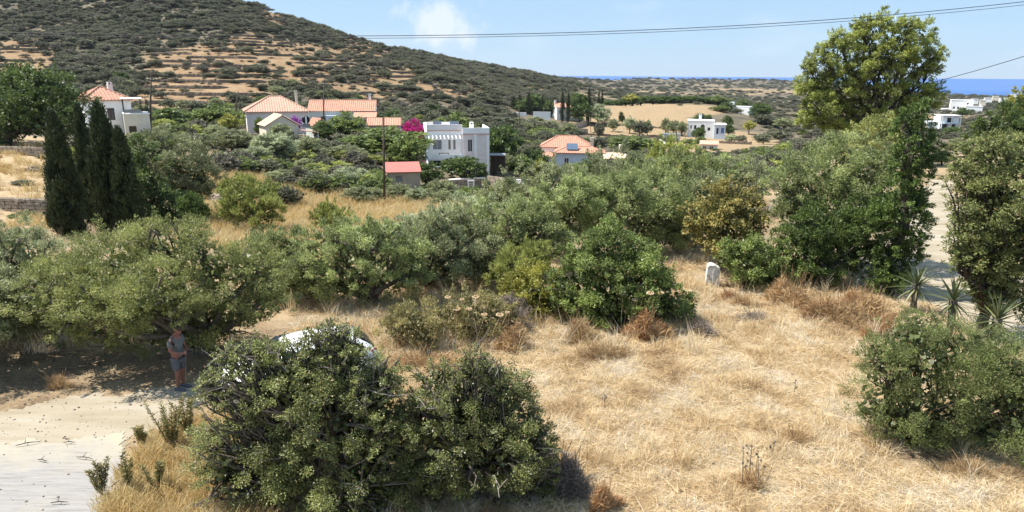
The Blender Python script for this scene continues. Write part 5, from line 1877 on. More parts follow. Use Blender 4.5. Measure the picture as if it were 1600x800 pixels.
# --- white two storey house in the middle
h = house_at('white cubic two storey house with pink parapets, pergola and outside stair', 668, 262, 108, face(710) + 4)
h.scale = (.96, .96, .92)
S = .0965
W_ = 10.0
shell(h, 0, 5.7, 0, 8, -2.0, 6.2, WHITE, [(.9, 2.4, 3.0, 4.9), (3.4, 3.85, 3.0, 4.9), (4.2, 4.65, 3.0, 4.9), (.6, 2.2, -.6, 1.3)])
window(h, .9, 2.4, 0, 3.0, 4.9, WHITE, SHUTTER)
window(h, 3.4, 3.85, 0, 3.0, 4.9, CREAM, SHUTTER, bars=0)
window(h, 4.2, 4.65, 0, 3.0, 4.9, CREAM, SHUTTER, bars=0)
window(h, .6, 2.2, 0, -.6, 1.3, WHITE, GLASS)
MB().box(-.05, 5.75, -.08, 8.05, 6.202, 6.35).build('roof_slab', WHITE, h)
MB().box(-.02, 5.72, -.06, .2, 6.352, 7.2).box(-.02, .2, .2, 8, 6.352, 7.0).box(-.02, 5.72, 7.8, 8.02, 6.352, 7.1).build('parapet', WHITE_PINK, h)
MB().box(-.03, 5.73, -.11, -.062, 6.1, 6.32).build('cornice', PINK, h)
shell(h, 5.72, W_, -.9, 7.5, -2.0, 5.7, WHITE_PINK, [(6.5, 7.3, 2.7, 4.8)], 'wing_wall')
window(h, 6.5, 7.3, -.9, 2.7, 4.8, WHITE, GLASS)
MB().box(5.70, W_ + .05, -1.0, 7.55, 5.702, 5.85).build('wing_roof', WHITE, h)
MB().box(5.70, W_ + .03, -.98, -.75, 5.852, 6.7).box(W_ - .2, W_ + .03, -.75, 7.4, 5.852, 6.7).build('wing_parapet', WHITE, h)
MB().box(5.70, W_ + .04, -1.03, -.984, 5.55, 5.78).build('wing_cornice', PINK, h)
MB().box(7.55, 7.95, -1.25, -.905, -2, 5.5).build('pilaster', WHITE, h)
MB().box(W_ - .45, W_ + .01, -1.05, -.905, -2, 5.5).build('pilaster', WHITE, h)
MB().box(8.2, W_ - .5, -.98, -.905, 1.6, 1.75).build('sill_band', WHITE, h)
p = MB()
for i in range(9):
    p.add([(0.2 + i * .62, -2.6, 5.15), (0.33 + i * .62, -2.6, 5.15), (0.33 + i * .62, -.1, 5.45), (0.2 + i * .62, -.1, 5.45), (0.2 + i * .62, -2.6, 5.03), (0.33 + i * .62, -2.6, 5.03), (0.33 + i * .62, -.1, 5.33), (0.2 + i * .62, -.1, 5.33)],
          [(0, 1, 2, 3), (7, 6, 5, 4), (0, 4, 5, 1), (1, 5, 6, 2), (2, 6, 7, 3), (3, 7, 4, 0)])
p.box(.0, 5.7, -2.7, -2.5, 4.9, 5.02)
p.build('pergola', WHITE, h)
for x_ in (.1, 5.2):
    MB().box(x_, x_ + .22, -2.7, -2.5, 1.85, 4.89).build('column', WHITE, h)
MB().box(-.1, 5.7, -2.9, -.02, 1.55, 1.84).build('balcony', WHITE_PINK, h)
MB().box(-.1, 5.7, -2.9, -2.75, 1.842, 2.5).build('balcony_wall', WHITE, h)
MB().box(1.2, 4.0, -3.9, -2.92, .55, .62).build('awning', WHITE, h)
MB().add([(-.3, -6.5, -2), (-.3, 8, -2), (-.3, 8, 7.0), (-.3, 0.5, 7.0), (-.3, -2.9, 3.2), (-.3, -6.5, .5), (-.03, -6.5, -2), (-.03, 8, -2), (-.03, 8, 7.0), (-.03, .5, 7.0), (-.03, -2.9, 3.2), (-.03, -6.5, .5)],
         [(5, 4, 3, 2, 1, 0), (6, 7, 8, 9, 10, 11), (0, 1, 7, 6), (1, 2, 8, 7), (2, 3, 9, 8), (3, 4, 10, 9), (4, 5, 11, 10), (5, 0, 6, 11)]).build('stair_parapet', WHITE, h)
s_ = MB()
for i in range(12):
    s_.box(-1.5, -.31, -6.0 + i * .3, -5.701 + i * .3, -2, -.9 + i * .26)
s_.build('stair', PINK, h)
chimney(h, 7.8, 6.0, 5.85, 6.7, WHITE, .32)
for a_ in (1.2, 4.0):
    MB().box(a_, a_ + 1.4, 4.0, 4.1, 6.5, 7.5).build('solar_panel', SOLAR, h)
tb = empty('garden_table', tuple(h.matrix_basis @ Vector((2.6, -1.8, 1.85))), 'dark table on the balcony of the white two storey house', 'table', None, h.rotation_euler.z)
MB().box(-.8, .8, -.35, .35, .68, .74).build('table_top', WOOD, tb)
for dx in (-.7, .7):
    for dy in (-.28, .28):
        MB().box(dx - .04, dx + .04, dy - .04, dy + .04, 0, .678).build('leg', WOOD, tb)

# --- shed
h = house_at('small tan shed with a bright red sheet roof in front of the white house', 606, 294, 78, face(628) + 4, 'shed', 'shed')
shell(h, 0, 3.7, 0, 2.6, -1, 1.75, TAN, [(.9, 1.7, .7, 1.4)])
window(h, .9, 1.7, 0, .7, 1.4, TAN, SHUTTER)
MB().add([(-.15, -.25, 1.77), (3.85, -.25, 1.77), (3.85, 2.9, 2.55), (-.15, 2.9, 2.55), (-.15, -.25, 1.83), (3.85, -.25, 1.83), (3.85, 2.9, 2.61), (-.15, 2.9, 2.61)],
         [(3, 2, 1, 0), (4, 5, 6, 7), (0, 1, 5, 4), (1, 2, 6, 5), (2, 3, 7, 6), (3, 0, 4, 7)]).build('roof', REDROOF, h)
MB().add([(0, 2.6, 1.75), (0, 0, 1.75), (0, 2.6, 2.45), (.1, 2.6, 1.75), (.1, 0, 1.75), (.1, 2.6, 2.45)], [(0, 1, 2), (5, 4, 3), (1, 4, 5, 2)]).build('side_gable', CREAM, h)

# --- orange roofed house
h = house_at('low house with a broad orange hip roof carrying a solar panel', 868, 264, 148, face(890) - 1)
shell(h, 0, 10, 0, 6.5, -2, 3.5, BLUEGREY, [(1.8, 2.8, .6, 2.4)])  # blue-grey colour carries the shade of the front; rear and side stay white
window(h, 1.8, 2.8, 0, .6, 2.4)
hip_roof(h, 0, 10, 0, 6.5, 3.52, 1.0, TILE, .40, 5.0, .5, 'front_roof')
shell(h, -3.4, 7.4, 6.6, 13.5, -2, 4.0, WHITE, (), 'rear_wall')
hip_roof(h, -3.4, 7.4, 6.6, 13.5, 4.02, 2.2, TILE, .40, 4.0, .5, 'rear_roof')
MB().box(-3.5, -.02, 1.2, 6.58, -2, 2.6).build('side_wing', WHITE, h)
hip_roof(h, -3.6, -.4, .4, 5.6, 2.62, .8, TILE, .40, 0, .3, 'side_roof')
for x_ in (-3.4, -1.9):
    MB().box(x_, x_ + .18, .1, .28, -2, 2.45).build('post', WOOD, h)
chimney(h, 7.6, 4.0, 4.2, 5.9, CREAM, .35)
MB().add([(2.2, .6, 4.15), (4.6, .6, 4.15), (4.6, 2.2, 5.3), (2.2, 2.2, 5.3), (2.2, .6, 4.07), (4.6, .6, 4.07), (4.6, 2.2, 5.22), (2.2, 2.2, 5.22)],
         [(0, 1, 2, 3), (7, 6, 5, 4), (0, 4, 5, 1), (1, 5, 6, 2), (2, 6, 7, 3), (3, 7, 4, 0)]).build('solar_panel', SOLAR, h)
h = house_at('low cream tiled roof just right of the orange roofed house', 932, 253, 158, face(950) + 30, 'outbuilding', 'outbuilding')
shell(h, 0, 8.5, 0, 5, -3, .6, CREAM)
_, g = gable_roof(h, 0, 8.5, 0, 5, .62, 1.1, TILE_C, .42, .3)
gable_wall(h, g, CREAM)
chimney(h, 7.6, 2.5, 1.0, 3.0, CREAM, .3)

# --- distant villa with veranda in painted blue shade
h = house_at('distant white cubic villa with an arched doorway and blue shaded veranda', 1073, 215, 258, face(1100) + 2, 'villa', 'villa')
k = .232
shell(h, 0, 9.5, 0, 8, -2, 6.0, WHITE, [(1.0, 1.6, 3.2, 4.6), (2.3, 3.2, 3.0, 4.6), (7.1, 8.2, 2.6, 3.9), (1.9, 2.5, .2, 1.1), (4.7, 6.1, 1.0, 4.2)])
for a_ in ((1.0, 1.6, 3.2, 4.6), (2.3, 3.2, 3.0, 4.6), (7.1, 8.2, 2.6, 3.9), (1.9, 2.5, .2, 1.1)):
    window(h, a_[0], a_[1], 0, a_[2], a_[3], WHITE, GLASS, bars=0)
ar = MB()
for i in range(8):
    t0, t1 = math.pi * i / 8, math.pi * (i + 1) / 8
    for (x_, z_) in (((5.4 + .7 * math.cos(t0)), 4.2 + .7 * math.sin(t0)),):
        x2, z2 = 5.4 + .7 * math.cos(t1), 4.2 + .7 * math.sin(t1)
        ar.add([(x_, -.03, z_), (x2, -.03, z2), (x2, -.03, 4.19), (x_, -.03, 4.19)], [(0, 1, 2, 3)])
ar.box(4.7, 6.1, .1, .16, 1.0, 4.19)
ar.build('arched_door', GLASS, h)
MB().box(-.05, 9.55, -.05, 8.05, 6.002, 6.3).build('roof_slab', WHITE, h)
chimney(h, 4.4, 3.2, 6.3, 8.0, WHITE, .5)
shell(h, 9.52, 13.4, -1.2, 6, -2, 4.9, BLUEGREY, [(10.2, 11.0, 1.6, 3.8), (11.9, 12.9, 2.0, 3.9)], 'veranda_wall')  # shade on this side of the villa is painted in as pale blue
window(h, 10.2, 11.0, -1.2, 1.6, 3.8, BLUEPAINT, GLASS, bars=0)
window(h, 11.9, 12.9, -1.2, 2.0, 3.9, BLUEPAINT, BLUEPAINT)
MB().box(9.3, 13.7, -1.5, 6.1, 4.902, 5.2).build('veranda_roof', WHITE, h)
h = house_at('little outbuilding with a red roof and pale posts below the distant villa', 1094, 234, 195, face(1107), 'outbuilding', 'outbuilding')
shell(h, 0, 4.6, 0, 3, -1.5, 1.5, GREYW, [(.6, 1.6, -.2, 1.1), (2.4, 3.6, -.2, 1.1)])
window(h, .6, 1.6, 0, -.2, 1.1)
window(h, 2.4, 3.6, 0, -.2, 1.1)
MB().add([(-.3, -.5, 1.52), (4.9, -.5, 1.52), (4.9, 3.2, 2.3), (-.3, 3.2, 2.3), (-.3, -.5, 1.62), (4.9, -.5, 1.62), (4.9, 3.2, 2.4), (-.3, 3.2, 2.4)],
         [(3, 2, 1, 0), (4, 5, 6, 7), (0, 1, 5, 4), (1, 2, 6, 5), (2, 3, 7, 6), (3, 0, 4, 7)]).build('roof', TILE_P, h)
h = house_at('grey flat shed with a sheet roof left of the distant villa', 1037, 221, 225, face(1050) + 8, 'shed', 'shed')
shell(h, 0, 5.2, 0, 4, -1.5, 2.2, GREYW, [(1.5, 2.6, .4, 1.5)])
window(h, 1.5, 2.6, 0, .4, 1.5)
MB().box(-.2, 5.4, -.3, 4.2, 2.202, 2.35).build('roof', METAL, h)
h = house_at('white tent like shelter roof left of the pole by the distant villa', 1021, 228, 215, face(1030), 'shelter', 'shelter')
MB().add([(0, 0, .6), (4, 0, .6), (4, 4, .6), (0, 4, .6), (2, 2, 2.0)], [(0, 1, 4), (1, 2, 4), (2, 3, 4), (3, 0, 4)]).build('roof', CREAM, h)
for a_, b_ in ((.1, .1), (3.9, .1), (.1, 3.9), (3.9, 3.9)):
    MB().box(a_ - .08, a_ + .08, b_ - .08, b_ + .08, -2, .6).build('post', WHITE, h)

# --- white gabled house among the cypresses
h = house_at('white house with an orange gable roof standing among the cypresses', 870, 187, 290, face(880) + 20)
shell(h, 0, 6.5, 0, 8, -3, 4.9, WHITE, [(1.0, 1.8, 2.4, 3.8), (4.4, 5.2, 2.4, 3.8)])
window(h, 1.0, 1.8, 0, 2.4, 3.8)
window(h, 4.4, 5.2, 0, 2.4, 3.8)
_, g = gable_roof(h, 0, 6.5, 0, 8, 4.92, 1.6, TILE, .42, .3)
gable_wall(h, g, WHITE)
chimney(h, .6, 4, 5.2, 7.0, WHITE, .4)
MB().box(6.52, 12, 1, 6, -2, 2.2).build('side_wing', WHITE, h)
for (a_, b_, z1, lab) in [(800, 822, 176, 'white garden wall at the left end of the cypress house garden'), (833, 860, 175, 'white garden wall just left of the cypress house')]:
    p0, p1 = at(a_, 182, 288), at(b_, 182, 287)
    w = empty('garden_wall', tuple(p0), lab, 'wall', None, math.atan2(p1[1] - p0[1], p1[0] - p0[0]))
    Lw = float(np.hypot(*(p1 - p0)[:2]))
    MB().box(0, Lw, 0, .4, -2.5, at(a_, z1, 288)[2] - p0[2]).build('wall', WHITE, w)
    MB().box(-.05, Lw + .05, -.06, .46, at(a_, z1, 288)[2] - p0[2] + .002, at(a_, z1, 288)[2] - p0[2] + .12).build('coping', WHITE, w)
for (q0, q1, H_, lab, mt) in [((893, 193, 262), (918, 182, 285), 2.0, 'grey stone wall slanting up to the cypress house', STONE_P), ((893, 193, 262), (902, 204, 250), 1.6, 'stone wall dropping to the dry terraces', STONE),
                              ((918, 196, 258), (893, 202, 256), 1.4, 'low pale stone wall at the bend of the track', STONE_P)]:
    p0, p1 = at(*q0), at(*q1)
    p0[2], p1[2] = gz(p0[0], p0[1]), gz(p1[0], p1[1])
    mb = MB()
    ns = 14
    rr_ = random.Random(5)
    for i in range(ns):
        a_, b_ = p0 + (p1 - p0) * i / ns, p0 + (p1 - p0) * (i + 1) / ns
        hh = H_ * rr_.uniform(.85, 1.1)
        mb.add([(a_[0], a_[1], a_[2] - 1), (b_[0], b_[1], b_[2] - 1), (b_[0], b_[1], b_[2] + hh), (a_[0], a_[1], a_[2] + hh), (a_[0] + .3, a_[1] + .5, a_[2] - 1), (b_[0] + .3, b_[1] + .5, b_[2] - 1), (b_[0] + .3, b_[1] + .5, b_[2] + hh), (a_[0] + .3, a_[1] + .5, a_[2] + hh)],
               [(0, 1, 2, 3), (7, 6, 5, 4), (3, 2, 6, 7), (0, 3, 7, 4), (1, 5, 6, 2)])
    tag(mb.build('stone_wall', mt), lab, 'stone wall')
# long white wall and building to the right of the windbreak
h = house_at('long low white building with a chimney end right of the dark tree row', 1142, 174, 345, face(1155) - 20, 'building', 'building')
shell(h, 0, 9.0, 0, 5, -2, 2.4, WHITE)
MB().box(-.1, 9.1, -.1, 5.1, 2.402, 2.55).build('roof_slab', WHITE, h)
MB().box(-1.2, -.02, .5, 4, -2, 4.4).build('gable_end', WHITE, h)
# far white villas on the right
h = house_at('large far white villa of stepped cubes above the blue sea edge', 1484, 172, 600, face(1500) + 6, 'villa', 'villa')
shell(h, 0, 16, 0, 10, -4, 8.2, WHITE, [(2, 3.4, 1, 3), (5, 6.4, 1, 3), (11.5, 13, 4.6, 6.4)])
for a_ in ((2, 3.4, 1, 3), (5, 6.4, 1, 3), (11.5, 13, 4.6, 6.4)):
    window(h, a_[0], a_[1], 0, a_[2], a_[3], WHITE, GLASS, bars=0)
MB().box(-.2, 16.2, -.2, 10.2, 8.202, 8.6).build('roof_slab', WHITE, h)
MB().box(10.5, 22.5, -6, -.05, -5, 3.6).build('lower_wing', WHITE, h)
MB().box(10.3, 22.7, -6.2, -.03, 3.602, 3.9).build('terrace_slab', WHITE, h)
MB().box(20.5, 21.3, -5, -4.2, 3.902, 5.2).build('chimney', WHITE, h)
MB().box(-6, -.05, 2, 8, -5, 1.2).build('side_wing', WHITE, h)
h = house_at('far white house with blue shaded verandas behind the eucalyptus', 1467, 203, 292, face(1478) + 25, 'house', 'house')
shell(h, 0, 7.2, 0, 6, -2, 5.8, WHITE, [(1.0, 3.0, .3, 2.4), (4.2, 6.2, .3, 2.4), (2.6, 4.8, 3.1, 5.0)])
for a_ in ((1.0, 3.0, .3, 2.4), (4.2, 6.2, .3, 2.4), (2.6, 4.8, 3.1, 5.0)):
    window(h, a_[0], a_[1], .5, a_[2], a_[3], BLUEPAINT, GLASS)
MB().box(-.1, 7.3, -1.6, 6.1, 5.802, 6.1).build('roof_slab', WHITE, h)
MB().box(-.1, 7.3, -1.6, -.02, 2.6, 2.8).build('balcony', BLUEGREY, h)  # blue shade under the veranda is painted into the balcony colour
for x_ in (0, 3.6, 7.0):
    MB().box(x_, x_ + .25, -1.6, -1.35, -2, 5.8).build('column', WHITE, h)
MB().box(-4.5, -.03, 1, 5, -2, 3.4).build('side_wing', WHITE, h)
for i, (px, py, w, hh, Y, lab) in enumerate([(1518, 159, 9, 3.2, 900, 'tiny far white house just right of the large far villa'), (1538, 157, 10, 3.6, 1100, 'tiny far white house beyond the large far villa, second from it'),
                                             (1551, 154, 8, 4.2, 1300, 'tiny far cream house on the coast slope'), (1562, 157, 12, 3.4, 1100, 'wide tiny far house near the right edge'),
                                             (1579, 150, 8, 4.0, 1700, 'tiny far white house nearest the right edge'), (1531, 161, 8, 3.2, 850, 'tiny far low house under the other far houses')]):
    h = house_at(lab, px, py, Y, face(px) + 8, 'house', 'far_house')
    w_ = w * mpp(px, py, Y)
    shell(h, 0, w_, 0, w_ * .8, -3, hh, [WHITE, CREAM][i % 3 == 2], [(w_ * .2, w_ * .35, hh * .3, hh * .7), (w_ * .6, w_ * .75, hh * .3, hh * .7)])
    MB().box(-.2, w_ + .2, -.2, w_ * .8 + .2, hh + .002, hh + .35).build('roof_slab', WHITE, h)

def field_wall(label, p0, p1, H_, seed):
    n_ = 22
    mb = MB()
    rr_ = random.Random(seed)
    pts = []
    for i in range(n_ + 1):
        t = i / n_
        px, Y = p0[0] + (p1[0] - p0[0]) * t, p0[1] + (p1[1] - p0[1]) * t
        q_ = at(px, 190, Y)
        pts.append((q_[0], Y, gz(q_[0], Y), H_ * rr_.uniform(.6, 1.15)))
    for i in range(n_):
        a_, c_ = pts[i], pts[i + 1]
        hh = a_[3]
        mb.add([(a_[0], a_[1], a_[2] - .6), (c_[0], c_[1], c_[2] - .6), (c_[0], c_[1], c_[2] + hh), (a_[0], a_[1], a_[2] + hh), (a_[0], a_[1] + .6, a_[2] - .6), (c_[0], c_[1] + .6, c_[2] - .6), (c_[0], c_[1] + .6, c_[2] + hh * .95), (a_[0], a_[1] + .6, a_[2] + hh * .95)],
               [(0, 1, 2, 3), (7, 6, 5, 4), (3, 2, 6, 7), (0, 3, 7, 4), (1, 5, 6, 2)])
    return tag(mb.build('stone_wall', STONE), label, 'stone wall', 'field walls on the stubble terraces')


field_wall('upper low field wall crossing the stubble below the dark tree row', (915, 290), (1065, 275), .8, 1)
field_wall('middle low field wall crossing the dry terraces below the stubble', (905, 252), (1062, 246), .9, 2)
field_wall('lower field wall behind the orange roof at the foot of the dry terraces', (900, 222), (1015, 215), .9, 3)
field_wall('low field wall under the terrace of the distant villa', (1125, 222), (1178, 218), 1.0, 4)

# --- garden walls and things before the white house
def stone_block_wall(label, q0, q1, H, coping=True, seed=1, n=30, coursed=4, zoff=None):
    p0, p1 = at(*q0), at(*q1)
    if zoff is not None:
        p0[2] = max(gz(p0[0] + (p1[0] - p0[0]) * t_, p0[1] + (p1[1] - p0[1]) * t_) for t_ in (.5, .7, .9)) + zoff
    Lw = float(np.hypot(*(p1 - p0)[:2]))
    w = empty('stone_wall', tuple(p0), label, 'stone wall', None, math.atan2(p1[1] - p0[1], p1[0] - p0[0]))
    MB().box(0, Lw, .12, .5, -2.0, H - .03).build('core', STONE, w)
    rr_ = random.Random(seed)
    mb = MB()
    ch = H / coursed
    for c_ in range(-2, coursed):
        x_ = 0
        while x_ < Lw - .1:
            wd = min(rr_.uniform(.25, .6), Lw - x_)
            d_ = rr_.uniform(.0, .09)
            j = lambda: rr_.uniform(-.03, .03)
            z0_, z1_ = c_ * ch + .02, (c_ + 1) * ch - .02
            mb.add([(x_ + .02 + j(), d_, z0_ + j()), (x_ + wd - .02 + j(), d_ + j() * .5, z0_ + j()), (x_ + wd - .02 + j(), d_, z1_ + j()), (x_ + .02 + j(), d_, z1_ + j()),
                    (x_ + .01, .13, z0_), (x_ + wd - .01, .13, z0_), (x_ + wd - .01, .13, z1_), (x_ + .01, .13, z1_)],
                   [(0, 1, 2, 3), (0, 4, 5, 1), (1, 5, 6, 2), (2, 6, 7, 3), (3, 7, 4, 0)])
            x_ += wd
    so_ = mb.build('stone', STONE_P, w)
    so_['kind'] = 'stuff'
    if coping:
        MB().box(-.05, Lw + .05, -.06, .75, H + .002, H + .12).build('coping', WHITE_PINK, w)
    return w


stone_block_wall('dark stone garden wall with a pale top below the white house', (703, 297, 93), (757, 293, 95), 1.3, True, 2)
stone_block_wall('dark rubble garden wall sloping right of the small white gate', (761, 292, 95), (800, 297, 92), 1.55, False, 3)
h = empty('gate', tuple(at(731, 302, 90)), 'small white framed gate in the stone garden wall', 'gate', None, math.radians(5))
for x_ in (0, .72):
    MB().box(x_, x_ + .14, 0, .14, -.6, 1.55).build('post', WHITE, h)
MB().box(-.02, .88, -.02, .16, 1.552, 1.72).build('lintel', WHITE, h)
MB().box(.16, .70, .04, .09, -.4, .75).build('panel', SHUTTER, h)
for z_ in (.95, 1.2):
    MB().box(.16, .70, .05, .09, z_, z_ + .06).build('rail', WHITE, h)
h = empty('garden_step', tuple(at(797, 299, 90)), 'wide grey garden steps right of the rubble wall', 'steps', None, math.radians(2))
for i in range(4):
    MB().box(0, 2.4, i * .35, i * .35 + .348, -1.2, .1 + i * .27).build('step', GREYW, h)
MB().box(-.15, 2.55, 1.41, 1.75, -1.2, 1.35).build('top_slab', WHITE_PINK, h)
h = empty('garden_bench', tuple(at(703, 274, 99)), 'low grey bench under the clipped bush', 'bench', None, math.radians(4))
MB().box(0, 1.9, 0, .5, .42, .52).build('seat', GREYW, h)
for x_ in (.15, 1.6):
    MB().box(x_, x_ + .2, .08, .42, -.3, .418).build('leg', GREYW, h)
h = empty('garden_fence', tuple(at(778, 279, 98)), 'low wooden post and rail fence right of the white house garden', 'fence', None, math.radians(2))
for i in range(4):
    MB().box(i * 1.5, i * 1.5 + .12, 0, .12, -.6, .95).build('post', WOOD, h)
for z_ in (.4, .8):
    MB().box(-.1, 4.8, -.06, -.003, z_, z_ + .1).build('rail', WOOD, h)
h = house_at('dark open shelter added for the shade against the right wall of the white house', 764, 258, 112, face(770) - 4, 'shade_shelter', 'shade_shelter')  # added shelter; its dark parts stand in for shade beside the house
MB().box(0, 2.6, 0, 3, 1.5, 1.62).build('roof', SHUTTER, h)
for a_, b_ in ((.1, .1), (2.45, .1), (.1, 2.8), (2.45, 2.8)):
    MB().box(a_ - .06, a_ + .06, b_ - .06, b_ + .06, -2, 1.498).build('post', WOOD, h)
MB().box(.1, 2.5, 2.9, 2.98, -2, 1.498).build('back_wall', WOOD, h)
# stone field terrace and boulder on the left
def boulder(label, px, py, Y, w, h_, seed, mat=STONE_P):
    bp = at(px, py, Y)
    me_ = bpy.data.meshes.new('boulder')
    import bmesh
    bm = bmesh.new()
    bmesh.ops.create_icosphere(bm, subdivisions=4, radius=1)
    q = VN(seed)
    for v in bm.verts:
        a = np.array([v.co.x * 1.7 + 9]), np.array([v.co.y * 1.7 + v.co.z * 1.3 + 5])
        f = .72 + .5 * float(q.fbm(*a)[0])
        v.co = Vector((v.co.x * w * f, v.co.y * w * .8 * f, v.co.z * h_ * f))
    bm.to_mesh(me_)
    bm.free()
    me_.materials.append(mat)
    o = mesh_obj('boulder', me_, None, (bp[0], Y, gz(bp[0], Y) + h_ * .4))
    return tag(o, label, 'rock')


boulder('pale rounded boulder below the thorn shrub left of the meadow', 342, 285, 60, 1.0, .95, 4)
boulder('flat pale rock on the garden bank right of the rubble wall', 803, 268, 104, .95, .6, 6)
stone_block_wall('upper dry stone terrace wall in the tan field left of the lone cypress', (-70, 250, 70), (74, 243, 68), .85, False, 21, coursed=3, zoff=-.1)
stone_block_wall('lower dry stone terrace wall in the tan field left of the lone cypress', (-70, 343, 47), (76, 336, 46), .95, False, 22, coursed=4, zoff=-.1)
w = stone_block_wall('short dark garden wall right of the leaning pole', (245, 206, 112), (276, 206, 112), 1.1, False, 7)

# ================================================================ poles and cables
def pole(label, px, py_top, Y, px_top=None, r=.13, arm=True, base=None):
    bp = at(px, 300, Y)
    bz = gz(bp[0], Y)
    tp = at(px_top if px_top is not None else px, py_top, Y)
    root = empty('utility_pole', (bp[0], Y, bz), label, 'utility pole')
    t = (tp[0] - bp[0], 0, tp[2] - bz)
    MB().tube([(0, 0, -.5), tuple(np.array(t) * .5), t], [r * 1.15, r, r * .75], 8).build('shaft', WOOD, root, True)
    if arm:
        MB().box(t[0] - .55, t[0] + .55, -.07 - r, -.0 - r, t[2] - .5, t[2] - .38).build('crossarm', WOOD, root)
        for k_ in (-.45, 0, .45):
            MB().lathe([(.02, t[2] - .378), (.06, t[2] - .36), (.05, t[2] - .26), (.02, t[2] - .2)], 8, t[0] + k_, -.03 - r).build('insulator', GREYW, root)
    return root


pole('dark leaning pole right of the flat roofed annex', 246, 120, 108, 236, .14)
pole('tall dark pole rising from the golden meadow before the shed', 600, 184, 66, 599, .11, False)
pole('thin dark pole in front of the long orange roof', 511, 128, 128, 506, .13)
pole('thin pole at the left corner of the pink eaved house', 373, 143, 122, 372, .12, False)
pole('pole in front of the distant villa', 1055, 196, 205, 1055, .15)
pole('thin wooden pole on the slope left of the cypress house', 812, 166, 215, 811, .13, False)
pole('far thin pole on the dry terraces', 922, 192, 230, 922, .09, False)
pole('pale short post by the path near the rounded evergreen on the right', 1504, 200, 75, 1505, .10, False)


def cable(label, pts, r, group=None):
    mb = MB().tube(pts, r, 5)
    o = mb.build('power_cable', CABLE, None, True)
    return tag(o, label, 'cable', group)


def sag(a, b, s, n=24):
    a, b = np.array(a), np.array(b)
    return [tuple(a + (b - a) * t + np.array([0, 0, -s * 4 * t * (1 - t)])) for t in np.linspace(0, 1, n)]


def fitcab(pxs, Y0, Y1):
    """a hanging cable through sight lines, running straight in plan"""
    xs_ = [p[0] for p in pxs]
    P_ = []
    for px in np.linspace(xs_[0], xs_[-1], 40):
        py = np.interp(px, xs_, [p[1] for p in pxs])
        P_.append((px, py))
    c_ = np.polyfit([p[0] for p in pxs], [p[1] for p in pxs], 3)
    out_ = []
    for px, py in P_:
        t = (px - xs_[0]) / (xs_[-1] - xs_[0])
        out_.append(tuple(at(px, np.polyval(c_, px), Y0 + (Y1 - Y0) * t)))
    return out_


cable('upper one of two thin power cables crossing the sky', fitcab([(-200, 46), (0, 52), (300, 56), (600, 55), (800, 53), (1000, 46), (1200, 37), (1400, 24), (1600, 3), (1800, -24)], 46, 46), .021, 'two cables crossing the sky')
cable('lower one of two thin power cables crossing the sky', fitcab([(-200, 50), (0, 56), (300, 59.5), (600, 58.5), (800, 57), (1000, 50), (1200, 41.5), (1400, 28), (1600, 8), (1800, -18)], 46.5, 46.5), .016, 'two cables crossing the sky')
cable('single cable sloping down behind the eucalyptus on the right', sag(at(1800, 22, 50), at(1440, 133, 76), .25), .03)

# ================================================================ near things
# white block
bp = gp(1112, 446)
h = empty('boundary_block', (bp[0], bp[1], 0), 'weathered white block standing upright beside the leafy bush', 'marker block', None, math.radians(-8))
m, nt, out = new_mat('chalky_white_paint')
tcn = N(nt, 'ShaderNodeTexCoord').outputs['Object']
f_ = noise(nt, 3.2, 8, 0.75, tcn, 1.2)
cc = ramp(nt, f_, [(0.40, (0.10, 0.09, 0.08)), (0.46, (0.58, 0.56, 0.53)), (0.62, (0.80, 0.79, 0.77))])
finish(nt, out, cc, .9, f_, .5, .03)
b_ = MB()
b_.add([(-.27, -.20, -.1), (.26, -.20, -.1), (.26, .22, -.1), (-.27, .22, -.1), (-.24, -.19, .80), (.24, -.17, .74), (.24, .2, .76), (-.22, .2, .84), (-.12, -.19, .88), (.02, -.19, .86), (.02, .2, .88), (-.12, .2, .9)],
       [(3, 2, 1, 0), (0, 1, 5, 9, 8, 4), (1, 2, 6, 5), (2, 3, 7, 11, 10, 6), (3, 0, 4, 7), (4, 8, 11, 7), (8, 9, 10, 11), (9, 5, 6, 10)])
b_.build('block', m, h, bevel=.012)
MB().box(-.01, .03, -.215, -.19, .10, .70).build('seam', GREYW, h)
# iron fence stake
bp = gp(1335, 478)
h = empty('fence_stake', (bp[0], bp[1], 0), 'thin dark iron stake at the edge of the straw by the track', 'stake')
MB().tube([(0, 0, -.2), (.01, 0, .5), (-.02, 0, .98)], .016, 6).build('rod', METAL, h)
MB().tube([(-.02, 0, .98), (.03, .01, 1.02), (.05, .0, .99)], .012, 5).build('hook', METAL, h)


